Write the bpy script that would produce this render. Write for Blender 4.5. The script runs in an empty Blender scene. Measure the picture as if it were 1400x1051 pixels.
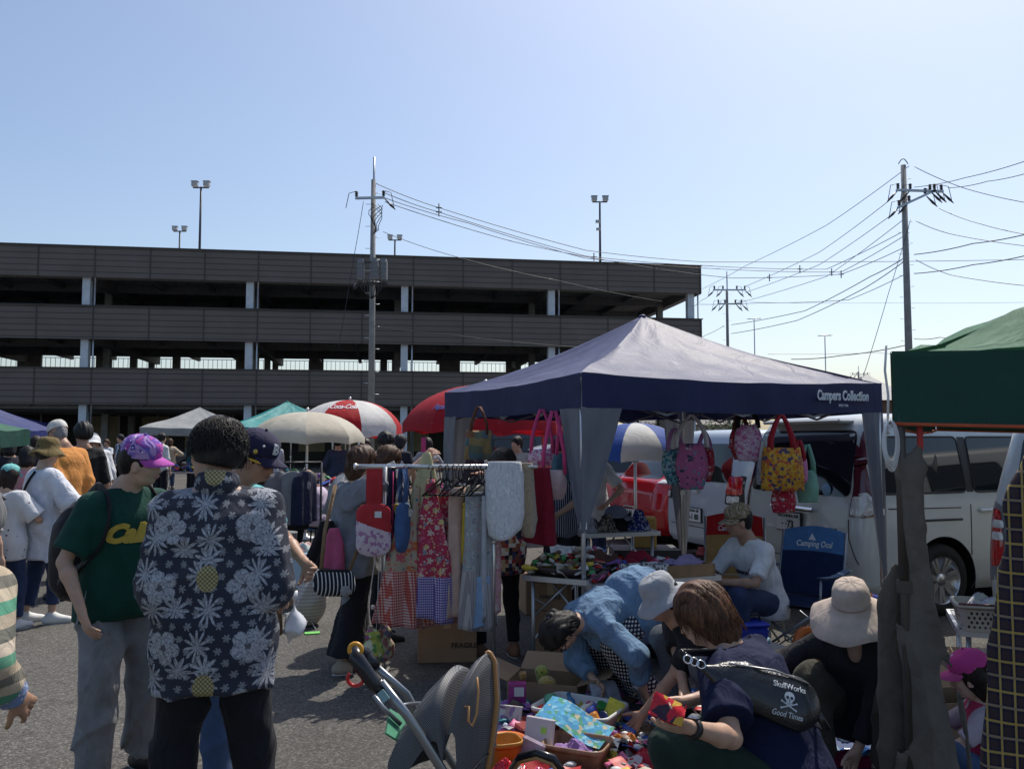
import bpy,bmesh,math,random
import numpy as np
from mathutils import Vector,Matrix,Euler
from mathutils.bvhtree import BVHTree
R=math.radians
random.seed(7)
SC=bpy.context.scene
COL=SC.collection
# ------------------------------------------------------------------ camera
PITCH=math.atan(74.5/1173.0)
EYE=1.58
cam_d=bpy.data.cameras.new('camera')
cam=bpy.data.objects.new('camera',cam_d);COL.objects.link(cam)
cam.location=(0,0,EYE);cam.rotation_euler=(R(90)+PITCH,0,0)
cam_d.sensor_width=36;cam_d.lens=36*1173/1400.0
cam_d.clip_start=0.05;cam_d.clip_end=3000
SC.camera=cam
# ------------------------------------------------------------------ light
SUN_EL,SUN_AZ=57.0,30.0
sd=Vector((math.sin(R(SUN_AZ))*math.cos(R(SUN_EL)),math.cos(R(SUN_AZ))*math.cos(R(SUN_EL)),math.sin(R(SUN_EL))))
sl=bpy.data.lights.new('sun','SUN');so=bpy.data.objects.new('sun',sl);COL.objects.link(so)
sl.energy=3.6;sl.angle=R(0.5);sl.color=(1.0,0.95,0.86)
so.location=sd*60;so.rotation_euler=sd.to_track_quat('Z','Y').to_euler()
W=bpy.data.worlds.new('World');SC.world=W;W.use_nodes=True
wn=W.node_tree;wn.nodes.clear()
sky=wn.nodes.new('ShaderNodeTexSky');sky.sky_type='NISHITA';sky.sun_disc=False
sky.sun_elevation=R(SUN_EL);sky.sun_rotation=R(SUN_AZ)
sky.air_density=1.0;sky.dust_density=2.0;sky.ozone_density=2.0;sky.altitude=0
bgn=wn.nodes.new('ShaderNodeBackground');bgn.inputs['Strength'].default_value=0.125
wo=wn.nodes.new('ShaderNodeOutputWorld')
wn.links.new(sky.outputs[0],bgn.inputs['Color']);wn.links.new(bgn.outputs[0],wo.inputs['Surface'])
SC.view_settings.view_transform='Standard';SC.view_settings.look='None'
SC.view_settings.exposure=0.25;SC.view_settings.gamma=1.0
SC.cycles.max_bounces=6;SC.cycles.transparent_max_bounces=12
# ------------------------------------------------------------------ measuring
CP,SP=math.cos(PITCH),math.sin(PITCH)
def ray(px,py):
 u=525.5-py
 return Vector((px-700,1173*CP-u*SP,1173*SP+u*CP))
def at(px,py,Y):
 d=ray(px,py);return Vector((0,0,EYE))+d*(Y/d.y)
def gnd(px,py,z=0.0):
 d=ray(px,py);return Vector((0,0,EYE))+d*((z-EYE)/d.z)
# ------------------------------------------------------------------ materials
def _nodes(name):
 m=bpy.data.materials.new(name);m.use_nodes=True
 nt=m.node_tree;b=nt.nodes['Principled BSDF']
 return m,nt,b
def c4(c):return(c[0],c[1],c[2],1.0)
def N(nt,t,**kw):
 n=nt.nodes.new(t)
 for k,v in kw.items():
  if k.startswith('i_'):
   n.inputs[k[2:].replace('_',' ')].default_value=v
  else:setattr(n,k,v)
 return n
def L(nt,a,b):nt.links.new(a,b)
def coord(nt,kind='Object',scale=None,rot=None,loc=None):
 t=N(nt,'ShaderNodeTexCoord');o=t.outputs[kind]
 if scale or rot or loc:
  mp=N(nt,'ShaderNodeMapping')
  if scale:mp.inputs['Scale'].default_value=scale
  if rot:mp.inputs['Rotation'].default_value=rot
  if loc:mp.inputs['Location'].default_value=loc
  L(nt,o,mp.inputs[0]);o=mp.outputs[0]
 return o
def ramp(nt,fac,stops,interp='LINEAR'):
 r=N(nt,'ShaderNodeValToRGB');r.color_ramp.interpolation=interp
 els=r.color_ramp.elements
 while len(els)<len(stops):els.new(0.5)
 for e,(p,c)in zip(els,stops):e.position=p;e.color=c4(c)
 L(nt,fac,r.inputs[0]);return r.outputs[0]
def mth(nt,op,a,b=None,c=None):
 n=N(nt,'ShaderNodeMath',operation=op)
 for i,v in enumerate((a,b,c)):
  if v is None:continue
  if isinstance(v,(int,float)):n.inputs[i].default_value=v
  else:L(nt,v,n.inputs[i])
 return n.outputs[0]
def mixc(nt,fac,a,b,blend='MIX'):
 n=N(nt,'ShaderNodeMix',data_type='RGBA',blend_type=blend)
 if isinstance(fac,(int,float)):n.inputs[0].default_value=fac
 else:L(nt,fac,n.inputs[0])
 for i,v in((6,a),(7,b)):
  if isinstance(v,(tuple,list)):n.inputs[i].default_value=c4(v)
  else:L(nt,v,n.inputs[i])
 return n.outputs[2]
def bump(nt,b,h,strength=.3,dist=.01):
 n=N(nt,'ShaderNodeBump');n.inputs['Strength'].default_value=strength;n.inputs['Distance'].default_value=dist
 L(nt,h,n.inputs['Height']);L(nt,n.outputs[0],b.inputs['Normal'])
MC={}
def plain(name,col=None,rough=.6,metal=0.0,var=.12,scale=8,bmp=0.0,bscale=60,spec=.5,coat=0.0):
 if name in MC:return MC[name]
 m,nt,b=_nodes(name);MC[name]=m
 b.inputs['Roughness'].default_value=rough;b.inputs['Metallic'].default_value=metal
 b.inputs['Specular IOR Level'].default_value=spec;b.inputs['Coat Weight'].default_value=coat
 co=coord(nt)
 n=N(nt,'ShaderNodeTexNoise',i_Scale=scale,i_Detail=5.0);L(nt,co,n.inputs['Vector'])
 lo=tuple(x*(1-var)for x in col);hi=tuple(min(1,x*(1+var))for x in col)
 L(nt,ramp(nt,n.outputs[0],[(.3,lo),(.7,hi)]),b.inputs['Base Color'])
 if bmp:
  n2=N(nt,'ShaderNodeTexNoise',i_Scale=bscale,i_Detail=4.0);L(nt,co,n2.inputs['Vector'])
  bump(nt,b,n2.outputs[0],bmp,.01)
 return m
def finish_cloth(m,nt,b,colout,fold=.35,weave=500,trans=0.0,sheen=.15,rough=.85,fscale=9.0):
 b.inputs['Roughness'].default_value=rough;b.inputs['Specular IOR Level'].default_value=.25
 b.inputs['Sheen Weight'].default_value=sheen
 L(nt,colout,b.inputs['Base Color'])
 co=coord(nt,scale=(1,1,.55))
 n1=N(nt,'ShaderNodeTexNoise',i_Scale=fscale,i_Detail=3.0,i_Distortion=1.2);L(nt,co,n1.inputs['Vector'])
 n2=N(nt,'ShaderNodeTexNoise',i_Scale=weave,i_Detail=1.0);L(nt,co,n2.inputs['Vector'])
 if sheen==.15:b.inputs['Sheen Weight'].default_value=.05
 s=mth(nt,'ADD',n1.outputs[0],mth(nt,'MULTIPLY',n2.outputs[0],.04))
 bump(nt,b,s,fold,.05)
 if trans:
  t=N(nt,'ShaderNodeBsdfTranslucent');L(nt,colout,t.inputs[0])
  mx=N(nt,'ShaderNodeMixShader');mx.inputs[0].default_value=trans
  out=nt.nodes['Material Output']
  L(nt,b.outputs[0],mx.inputs[1]);L(nt,t.outputs[0],mx.inputs[2]);L(nt,mx.outputs[0],out.inputs[0])
def cloth(name,col=None,**kw):
 if name in MC:return MC[name]
 m,nt,b=_nodes(name);MC[name]=m
 n=N(nt,'ShaderNodeTexNoise',i_Scale=14.0,i_Detail=4.0);L(nt,coord(nt),n.inputs['Vector'])
 v=kw.pop('var',.13)
 c=ramp(nt,n.outputs[0],[(.3,tuple(x*(1-v)for x in col)),(.7,tuple(min(1,x*(1+v))for x in col))])
 finish_cloth(m,nt,b,c,**kw);return m
def pattern(name,kind,cols,size=.03,**kw):
 """kinds: gingham, stripe_v, stripe_h, plaid, dots, floral, patch, blobs, weave"""
 if name in MC:return MC[name]
 m,nt,b=_nodes(name);MC[name]=m
 co=coord(nt);sx=N(nt,'ShaderNodeSeparateXYZ');L(nt,co,sx.inputs[0])
 hor=mth(nt,'ADD',sx.outputs[0],mth(nt,'MULTIPLY',sx.outputs[1],kw.pop('yk',.8)));ver=sx.outputs[2]
 def wave(v,per,duty=.5,off=0.0):
  f=mth(nt,'FRACT',mth(nt,'ADD',mth(nt,'DIVIDE',v,per),100.0+off))
  return mth(nt,'LESS_THAN',f,duty)
 def vor(sz,feature='F1',rnd=1.0):
  v=N(nt,'ShaderNodeTexVoronoi',feature=feature);v.inputs['Scale'].default_value=1/sz;v.inputs['Randomness'].default_value=rnd
  L(nt,co,v.inputs['Vector']);return v
 if kind=='gingham':
  s=mth(nt,'MULTIPLY',mth(nt,'ADD',wave(hor,size),wave(ver,size)),.5)
  c=ramp(nt,s,[(0,cols[0]),(.4,cols[1]),(.9,cols[2])],'CONSTANT')
 elif kind=='stripe_v':c=mixc(nt,wave(hor,size,kw.pop('duty',.5)),cols[0],cols[1])
 elif kind=='stripe_h':c=mixc(nt,wave(ver,size,kw.pop('duty',.5)),cols[0],cols[1])
 elif kind=='plaid':
  a=mixc(nt,wave(hor,size,.5),cols[0],cols[1]);a2=mixc(nt,wave(ver,size,.5),cols[0],cols[1])
  c=mixc(nt,.5,a,a2)
  c=mixc(nt,mth(nt,'MULTIPLY',wave(hor,size,.16,.3),.8),c,cols[2])
  c=mixc(nt,mth(nt,'MULTIPLY',wave(ver,size,.16,.3),.8),c,cols[2])
  if len(cols)>3:c=mixc(nt,mth(nt,'MULTIPLY',wave(ver,size*2,.08,.15),.8),c,cols[3])
 elif kind=='dots':
  v=vor(size,rnd=kw.pop('rnd',.35));c=mixc(nt,mth(nt,'LESS_THAN',v.outputs['Distance'],kw.pop('dot',.22)),cols[0],cols[1])
 elif kind=='bands':
  f=mth(nt,'FRACT',mth(nt,'ADD',mth(nt,'DIVIDE',ver,size),100.0))
  k=len(cols);c=ramp(nt,f,[(i/k,cc)for i,cc in enumerate(cols)],'CONSTANT')
 elif kind=='floral':
  c=cols[0]
  for i,(sz,pr)in enumerate(((size,.42),(size*.45,.34))):
   v=vor(sz,rnd=.8)
   dv=N(nt,'ShaderNodeVectorMath',operation='SUBTRACT');L(nt,co,dv.inputs[0]);L(nt,v.outputs['Position'],dv.inputs[1])
   s2=N(nt,'ShaderNodeSeparateXYZ');L(nt,dv.outputs[0],s2.inputs[0])
   ang=mth(nt,'ARCTAN2',s2.outputs[2],mth(nt,'ADD',s2.outputs[0],s2.outputs[1]))
   pet=mth(nt,'ABSOLUTE',mth(nt,'COSINE',mth(nt,'MULTIPLY',ang,2.5)))
   lim=mth(nt,'MULTIPLY',mth(nt,'ADD',mth(nt,'MULTIPLY',pet,.6),.4),pr)
   msk=mth(nt,'LESS_THAN',v.outputs['Distance'],lim)
   cc=N(nt,'ShaderNodeSeparateColor');L(nt,v.outputs['Color'],cc.inputs[0])
   k=len(cols)-1
   pc=ramp(nt,cc.outputs[0],[(j/k,q)for j,q in enumerate(cols[1:])],'CONSTANT')
   c=mixc(nt,msk,c,pc)
   c=mixc(nt,mth(nt,'LESS_THAN',v.outputs['Distance'],pr*.25),c,cols[-1])
 elif kind in('patch','blobs'):
  v=vor(size,rnd=1.0 if kind=='blobs' else.25)
  cc=N(nt,'ShaderNodeSeparateColor');L(nt,v.outputs['Color'],cc.inputs[0])
  k=len(cols);c=ramp(nt,cc.outputs[0],[(j/k,q)for j,q in enumerate(cols)],'CONSTANT')
 elif kind=='galaxy':
  n=N(nt,'ShaderNodeTexNoise',i_Scale=1/size,i_Detail=5.0,i_Distortion=1.0);L(nt,co,n.inputs['Vector'])
  k=len(cols);c=ramp(nt,n.outputs[0],[(.3+.4*j/(k-1),q)for j,q in enumerate(cols)])
  v=vor(size*.3);c=mixc(nt,mth(nt,'LESS_THAN',v.outputs['Distance'],.12),c,(.9,.85,.95))
 finish_cloth(m,nt,b,c,**kw);return m
def aloha(name):
 """dark cotton with rows of white hibiscus, monstera leaves and yellow pineapples"""
 m,nt,b=_nodes(name);MC[name]=m
 co=coord(nt);sx=N(nt,'ShaderNodeSeparateXYZ');L(nt,co,sx.inputs[0])
 u=sx.outputs[0];v=sx.outputs[2]
 nz=N(nt,'ShaderNodeTexNoise',i_Scale=3.0);L(nt,co,nz.inputs['Vector'])
 base=ramp(nt,nz.outputs[0],[(.3,(.022,.026,.042)),(.7,(.035,.04,.06))])
 n3=N(nt,'ShaderNodeTexNoise',i_Scale=130.0,i_Detail=3.0);L(nt,co,n3.inputs['Vector'])
 white=ramp(nt,n3.outputs[0],[(.32,(.15,.16,.19)),(.6,(.42,.44,.48))])
 def cellxy(W_,H_,ox,oz,stag=0.0):
  row=mth(nt,'FLOOR',mth(nt,'DIVIDE',mth(nt,'ADD',v,oz+50),H_))
  sh=mth(nt,'MULTIPLY',mth(nt,'FRACT',mth(nt,'MULTIPLY',row,.5)),2*stag)
  a=mth(nt,'SUBTRACT',mth(nt,'FRACT',mth(nt,'DIVIDE',mth(nt,'ADD',mth(nt,'ADD',u,ox+50),sh),W_)),.5)
  bb=mth(nt,'SUBTRACT',mth(nt,'FRACT',mth(nt,'DIVIDE',mth(nt,'ADD',v,oz+50),H_)),.5)
  return mth(nt,'MULTIPLY',a,W_),mth(nt,'MULTIPLY',bb,H_),row
 wig=mth(nt,'MULTIPLY',mth(nt,'SUBTRACT',n3.outputs[0],.5),.02)
 def petals(x,y,n,r0,r1,phase=0.0,sharp=1.0):
  r=mth(nt,'ADD',mth(nt,'SQRT',mth(nt,'ADD',mth(nt,'MULTIPLY',x,x),mth(nt,'MULTIPLY',y,y))),wig)
  a=mth(nt,'ARCTAN2',y,x)
  p=mth(nt,'ABSOLUTE',mth(nt,'COSINE',mth(nt,'ADD',mth(nt,'MULTIPLY',a,n/2),phase if isinstance(phase,float)else phase)))
  p=mth(nt,'POWER',p,sharp)
  lim=mth(nt,'ADD',mth(nt,'MULTIPLY',p,r1-r0),r0)
  inside=mth(nt,'LESS_THAN',r,lim)
  vein=mth(nt,'GREATER_THAN',mth(nt,'ABSOLUTE',mth(nt,'SINE',mth(nt,'MULTIPLY',a,n*1.0))),.18)
  return inside,r,vein
 col=base
 x,y,_=cellxy(.052,.041,.01,.0,.026);f,r,ve=petals(x,y,6,.003,.0135,.3,.6)
 col=mixc(nt,mth(nt,'MULTIPLY',f,.75),col,(.26,.27,.29))
 x,y,rw_=cellxy(.19,.118,.065,.04,.03);y=mth(nt,'MULTIPLY',y,.8);f,r,ve=petals(x,y,11,.006,.046,mth(nt,'MULTIPLY',rw_,1.7),1.3)
 col=mixc(nt,mth(nt,'MULTIPLY',f,ve),col,white)
 W1,H1=.28,.40
 x,y,rw_=cellxy(W1,H1/2,.125,.03,.02);f,r,ve=petals(x,y,5,.030,.058,mth(nt,'MULTIPLY',rw_,1.3),.35)
 clear=mth(nt,'LESS_THAN',mth(nt,'ABSOLUTE',x),.085)
 col=mixc(nt,mth(nt,'MULTIPLY',f,mth(nt,'MAXIMUM',ve,.5)),col,white)
 col=mixc(nt,mth(nt,'LESS_THAN',r,.011),col,(.1,.1,.12))
 x2=mth(nt,'SUBTRACT',x,.055);y2=mth(nt,'SUBTRACT',y,-.075);f,r,ve=petals(x2,y2,10,.008,.05,.2,1.2)
 col=mixc(nt,mth(nt,'MULTIPLY',f,ve),col,white)
 xp,yp,_=cellxy(.56,.36,.125,.20,.0)
 e=mth(nt,'ADD',mth(nt,'POWER',mth(nt,'DIVIDE',mth(nt,'ABSOLUTE',xp),.036),2.0),mth(nt,'POWER',mth(nt,'DIVIDE',mth(nt,'ABSOLUTE',yp),.045),2.0))
 body=mth(nt,'LESS_THAN',e,1.0)
 g1=mth(nt,'ABSOLUTE',mth(nt,'SINE',mth(nt,'MULTIPLY',mth(nt,'ADD',xp,yp),210.0)))
 g2=mth(nt,'ABSOLUTE',mth(nt,'SINE',mth(nt,'MULTIPLY',mth(nt,'SUBTRACT',xp,yp),210.0)))
 net=mth(nt,'GREATER_THAN',mth(nt,'MINIMUM',g1,g2),.3)
 pine=mixc(nt,net,(.03,.03,.04),(.42,.37,.17))
 yc=mth(nt,'SUBTRACT',yp,.062);f,r,ve=petals(xp,yc,9,.008,.05,0.0,1.4)
 up=mth(nt,'GREATER_THAN',yc,-.012)
 col=mixc(nt,mth(nt,'MULTIPLY',f,up),col,white)
 col=mixc(nt,body,col,pine)
 finish_cloth(m,nt,b,col,fold=.5,fscale=7.0,weave=900);return m
def metal(name,col=(.55,.56,.58),rough=.35):return plain(name,col,rough,.85,.06)
def emis_free(name):pass
# ------------------------------------------------------------------ objects
def tag(o,label=None,cat=None,group=None,kind=None):
 if label:o['label']=label
 if cat:o['category']=cat
 if group:o['group']=group
 if kind:o['kind']=kind
 return o
def thing(name,label,cat,loc=(0,0,0),rz=0.0,group=None):
 o=bpy.data.objects.new(name,None);o.empty_display_size=.2;COL.objects.link(o)
 o.location=loc;o.rotation_euler=(0,0,rz)
 return tag(o,label,cat,group)
def mesh_obj(name,me,parent=None,loc=None,mats=()):
 o=bpy.data.objects.new(name,me);COL.objects.link(o)
 if parent:o.parent=parent
 if loc is not None:o.location=loc
 for m in(mats if isinstance(mats,(list,tuple))else[mats]):me.materials.append(m)
 return o
def copy_tree(o,parent=None):
 c=o.copy();COL.objects.link(c)
 if parent:c.parent=parent
 for ch in[x for x in bpy.data.objects if x.parent==o]:copy_tree(ch,c)
 return c
def frame_z(d):
 d=Vector(d).normalized();q=d.to_track_quat('Z','Y');return q.to_matrix()
class MB:
 def __init__(s):s.v=[];s.f=[];s.m=[];s.M=Matrix.Identity(4);s.mi=0;s.sm=[];s.smooth=False
 def add(s,vs,fs,smooth=None):
  o=len(s.v);s.v+=[tuple(s.M@Vector(p))for p in vs]
  s.f+=[tuple(i+o for i in f)for f in fs];s.m+=[s.mi]*len(fs)
  s.sm+=[s.smooth if smooth is None else smooth]*len(fs);return s
 def box(s,c,size,rz=0.0,rot=None,bev=0.0):
  x,y,z=[a/2 for a in size]
  if bev<=0:
   P=[(sx*x,sy*y,sz*z)for sz in(-1,1)for sy in(-1,1)for sx in(-1,1)]
   F=[(0,2,3,1),(4,5,7,6),(0,1,5,4),(2,6,7,3),(0,4,6,2),(1,3,7,5)]
  else:
   b=min(bev,x*.95,y*.95,z*.95)
   P=[];F=[]
   lv=[(-z,b),(-z+b,0),(z-b,0),(z,b)]
   for zz,ins in lv:
    X,Y=x-ins,y-ins
    P+=[(-X+b*(ins==0),-Y,zz),(X-b*(ins==0),-Y,zz),(X,-Y+b*(ins==0),zz),(X,Y-b*(ins==0),zz),(X-b*(ins==0),Y,zz),(-X+b*(ins==0),Y,zz),(-X,Y-b*(ins==0),zz),(-X,-Y+b*(ins==0),zz)]
   for k in range(3):
    for i in range(8):F.append((k*8+i,k*8+(i+1)%8,k*8+8+(i+1)%8,k*8+8+i))
   F.append(tuple(range(7,-1,-1)));F.append(tuple(range(24,32)))
  M=Matrix.Translation(Vector(c))@(rot.to_4x4()if rot else Matrix.Rotation(rz,4,'Z'))
  return s.add([tuple(M@Vector(p))for p in P],F,False)
 def bar(s,a,b,w,h=None,up=(0,0,1)):
  a=Vector(a);b=Vector(b);d=b-a;l=d.length
  if l<1e-6:return s
  d/=l;upv=Vector(up)
  if abs(d.dot(upv))>.98:upv=Vector((0,1,0))
  x=d.cross(upv).normalized();y=x.cross(d)
  rot=Matrix((x,d,y)).transposed()
  return s.box((a+b)/2,(w,l,h or w),rot=rot)
 def tube(s,pts,r,n=8,cap=True,flat=1.0,closed=False):
  pts=[Vector(p)for p in pts];m=len(pts)
  rs=r if isinstance(r,(list,tuple))else[r]*m
  V=[];F=[];pn=None
  for i,p in enumerate(pts):
   if closed:t=pts[(i+1)%m]-pts[i-1]
   else:t=pts[min(i+1,m-1)]-pts[max(i-1,0)]
   if t.length<1e-9:t=Vector((0,0,1))
   t.normalize()
   if pn is None:
    a=Vector((0,0,1))if abs(t.z)<.9 else Vector((1,0,0))
    pn=(a-t*a.dot(t)).normalized()
   else:
    pn=(pn-t*pn.dot(t))
    pn=pn.normalized()if pn.length>1e-6 else Vector((1,0,0))
   bn=t.cross(pn)
   for k in range(n):
    a=2*math.pi*k/n;V.append(tuple(p+pn*(math.cos(a)*rs[i])+bn*(math.sin(a)*rs[i]*flat)))
  for i in range(m-1 if not closed else m):
   j=(i+1)%m
   for k in range(n):F.append((i*n+k,i*n+(k+1)%n,j*n+(k+1)%n,j*n+k))
  if cap and not closed:F.append(tuple(range(n-1,-1,-1)));F.append(tuple((m-1)*n+k for k in range(n)))
  return s.add(V,F,True)
 def lathe(s,prof,n=24,c=(0,0,0),wob=None,cap=True):
  V=[];F=[]
  for r,z in prof:
   for k in range(n):
    a=2*math.pi*k/n;rr=r*(wob(a,r,z)if wob else 1)
    V.append((c[0]+rr*math.cos(a),c[1]+rr*math.sin(a),c[2]+z))
  for i in range(len(prof)-1):
   for k in range(n):F.append((i*n+k,i*n+(k+1)%n,(i+1)*n+(k+1)%n,(i+1)*n+k))
  if cap and prof[0][0]>1e-4:F.append(tuple(range(n-1,-1,-1)))
  if cap and prof[-1][0]>1e-4:F.append(tuple((len(prof)-1)*n+k for k in range(n)))
  return s.add(V,F,True)
 def ball(s,c,r,n=12,m=8,sc=(1,1,1)):
  pr=[(max(1e-5,math.sin(math.pi*i/m))*r,-math.cos(math.pi*i/m)*r)for i in range(m+1)]
  V=[];F=[]
  for rr,z in pr:
   for k in range(n):
    a=2*math.pi*k/n;V.append((c[0]+rr*math.cos(a)*sc[0],c[1]+rr*math.sin(a)*sc[1],c[2]+z*sc[2]))
  for i in range(m):
   for k in range(n):F.append((i*n+k,i*n+(k+1)%n,(i+1)*n+(k+1)%n,(i+1)*n+k))
  return s.add(V,F,True)
 def prism(s,poly,y0,y1):
  n=len(poly);V=[(x,y0,z)for x,z in poly]+[(x,y1,z)for x,z in poly]
  F=[tuple(range(n)),tuple(range(2*n-1,n-1,-1))]+[(i,i+n,(i+1)%n+n,(i+1)%n)for i in range(n)]
  return s.add(V,F,False)
 def slab(s,poly,z0,z1):
  n=len(poly);V=[(x,y,z0)for x,y in poly]+[(x,y,z1)for x,y in poly]
  F=[tuple(range(n-1,-1,-1)),tuple(range(n,2*n))]+[(i,(i+1)%n,(i+1)%n+n,i+n)for i in range(n)]
  return s.add(V,F,False)
 def grid(s,fn,nu,nv,thick=0.0):
  V=[tuple(fn(i/nu,j/nv))for j in range(nv+1)for i in range(nu+1)]
  F=[(j*(nu+1)+i,j*(nu+1)+i+1,(j+1)*(nu+1)+i+1,(j+1)*(nu+1)+i)for j in range(nv)for i in range(nu)]
  return s.add(V,F,True)
 def mesh(s,name):
  me=bpy.data.meshes.new(name);me.from_pydata(s.v,[],s.f)
  if s.f:
   me.polygons.foreach_set('material_index',s.m);me.polygons.foreach_set('use_smooth',s.sm)
  me.update();return me
 def build(s,name,mats,parent=None,loc=None):
  return mesh_obj(name,s.mesh(name),parent,loc,mats)
def fix_normals(o):
 bm=bmesh.new();bm.from_mesh(o.data);bmesh.ops.recalc_face_normals(bm,faces=bm.faces);bm.to_mesh(o.data);bm.free();return o
def one(name,mb,mats,label,cat,loc=None,group=None,kind=None):
 o=mb.build(name,mats,None,loc);return tag(o,label,cat,group,kind)
def rel(p,root):
 v=Vector(p)-root.location;v.rotate(Euler((0,0,-root.rotation_euler.z)));return v
# ------------------------------------------------------------------ text
_FONT={}
def text_mesh(txt,size,extrude=.002,bold=0.0,shear=0.0,spacing=1.0,sub=0):
 cu=bpy.data.curves.new('t','FONT');cu.body=txt;cu.size=size;cu.extrude=extrude
 cu.offset=bold;cu.shear=shear;cu.align_x='CENTER';cu.align_y='CENTER';cu.space_character=spacing
 cu.resolution_u=3
 o=bpy.data.objects.new('t',cu);COL.objects.link(o)
 dg=bpy.context.evaluated_depsgraph_get()
 me=bpy.data.meshes.new_from_object(o.evaluated_get(dg))
 COL.objects.unlink(o);bpy.data.objects.remove(o);bpy.data.curves.remove(cu)
 if sub:
  bm=bmesh.new();bm.from_mesh(me);bmesh.ops.triangulate(bm,faces=bm.faces)
  for _ in range(sub):bmesh.ops.subdivide_edges(bm,edges=[e for e in bm.edges if e.calc_length()>size*.12],cuts=1)
  bm.to_mesh(me);bm.free()
 me.materials.clear();return me
def text_on(name,txt,size,org,right,up,mat,parent=None,bvh=None,off=.003,sx=1.0,**kw):
 """lettering laid on a surface at org, reading along right; draped on bvh if given. Coordinates are the parent's."""
 me=text_mesh(txt,size,sub=2 if bvh else 0,**kw)
 r=Vector(right).normalized();u=Vector(up);u=(u-r*u.dot(r)).normalized();n=r.cross(u)
 for v in me.vertices:
  p=Vector(org)+r*(v.co.x*sx)+u*v.co.y
  if bvh:
   h=bvh.ray_cast(p+n*.35,-n,.8)
   if h[0]is not None:p=h[0]
  v.co=p+n*(off+v.co.z)
 me.update();return mesh_obj(name,me,parent,None,mat)
def bvh_of(o):
 me=o.data;return BVHTree.FromPolygons([v.co.copy()for v in me.vertices],[tuple(p.vertices)for p in me.polygons])
def patch(mb,bvh,outline,to3d,direction,off=.004,rings=5,corner=.0,seg=8,thick=0.0):
 """outline: convex 2D polygon; projected onto the body along direction."""
 if corner:
  out=[];n=len(outline)
  for i in range(n):
   p0=Vector(outline[i-1]);p=Vector(outline[i]);p1=Vector(outline[(i+1)%n])
   a=p+(p0-p).normalized()*min(corner,(p0-p).length*.45);b=p+(p1-p).normalized()*min(corner,(p1-p).length*.45)
   for t in(0,.25,.5,.75,1):out.append(tuple((1-t)**2*a+2*t*(1-t)*p+t*t*b))
  outline=out
 dense=[];n=len(outline)
 for i in range(n):
  a=Vector(outline[i]);b=Vector(outline[(i+1)%n]);k=max(1,int((b-a).length/.06))
  for j in range(k):dense.append(a+(b-a)*(j/k))
 c=sum(dense,Vector((0,0)))/len(dense);d=Vector(direction).normalized()
 V=[];F=[];m=len(dense)
 for q in range(rings+1):
  t=q/rings
  for p in(dense if q else[c]):
   w=c+(p-c)*t if q else c
   hit=None
   for back in(0,.02,.05,.1,.2,.35,.5):
    w2=w+(c-w)*back;P=Vector(to3d(w2.x,w2.y));h=bvh.ray_cast(P-d*1.5,d,4)
    if h[0]is not None and abs(h[1].normalized().dot(d))>.12:hit=h[0];break
   V.append(tuple((hit if hit is not None else P)-d*off))
 for k in range(m):F.append((0,1+k,1+(k+1)%m))
 for q in range(rings-1):
  o=1+q*m
  for k in range(m):F.append((o+k,o+m+k,o+m+(k+1)%m,o+(k+1)%m))
 mb.add(V,F,True)
 rim=[V[1+(rings-1)*m+k]for k in range(m)]
 return rim
def nv(a):return np.asarray(a,dtype=np.float32)
def unit(a):
 a=np.asarray(a,float);n=np.linalg.norm(a);return a/(n if n>1e-9 else 1)
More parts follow.
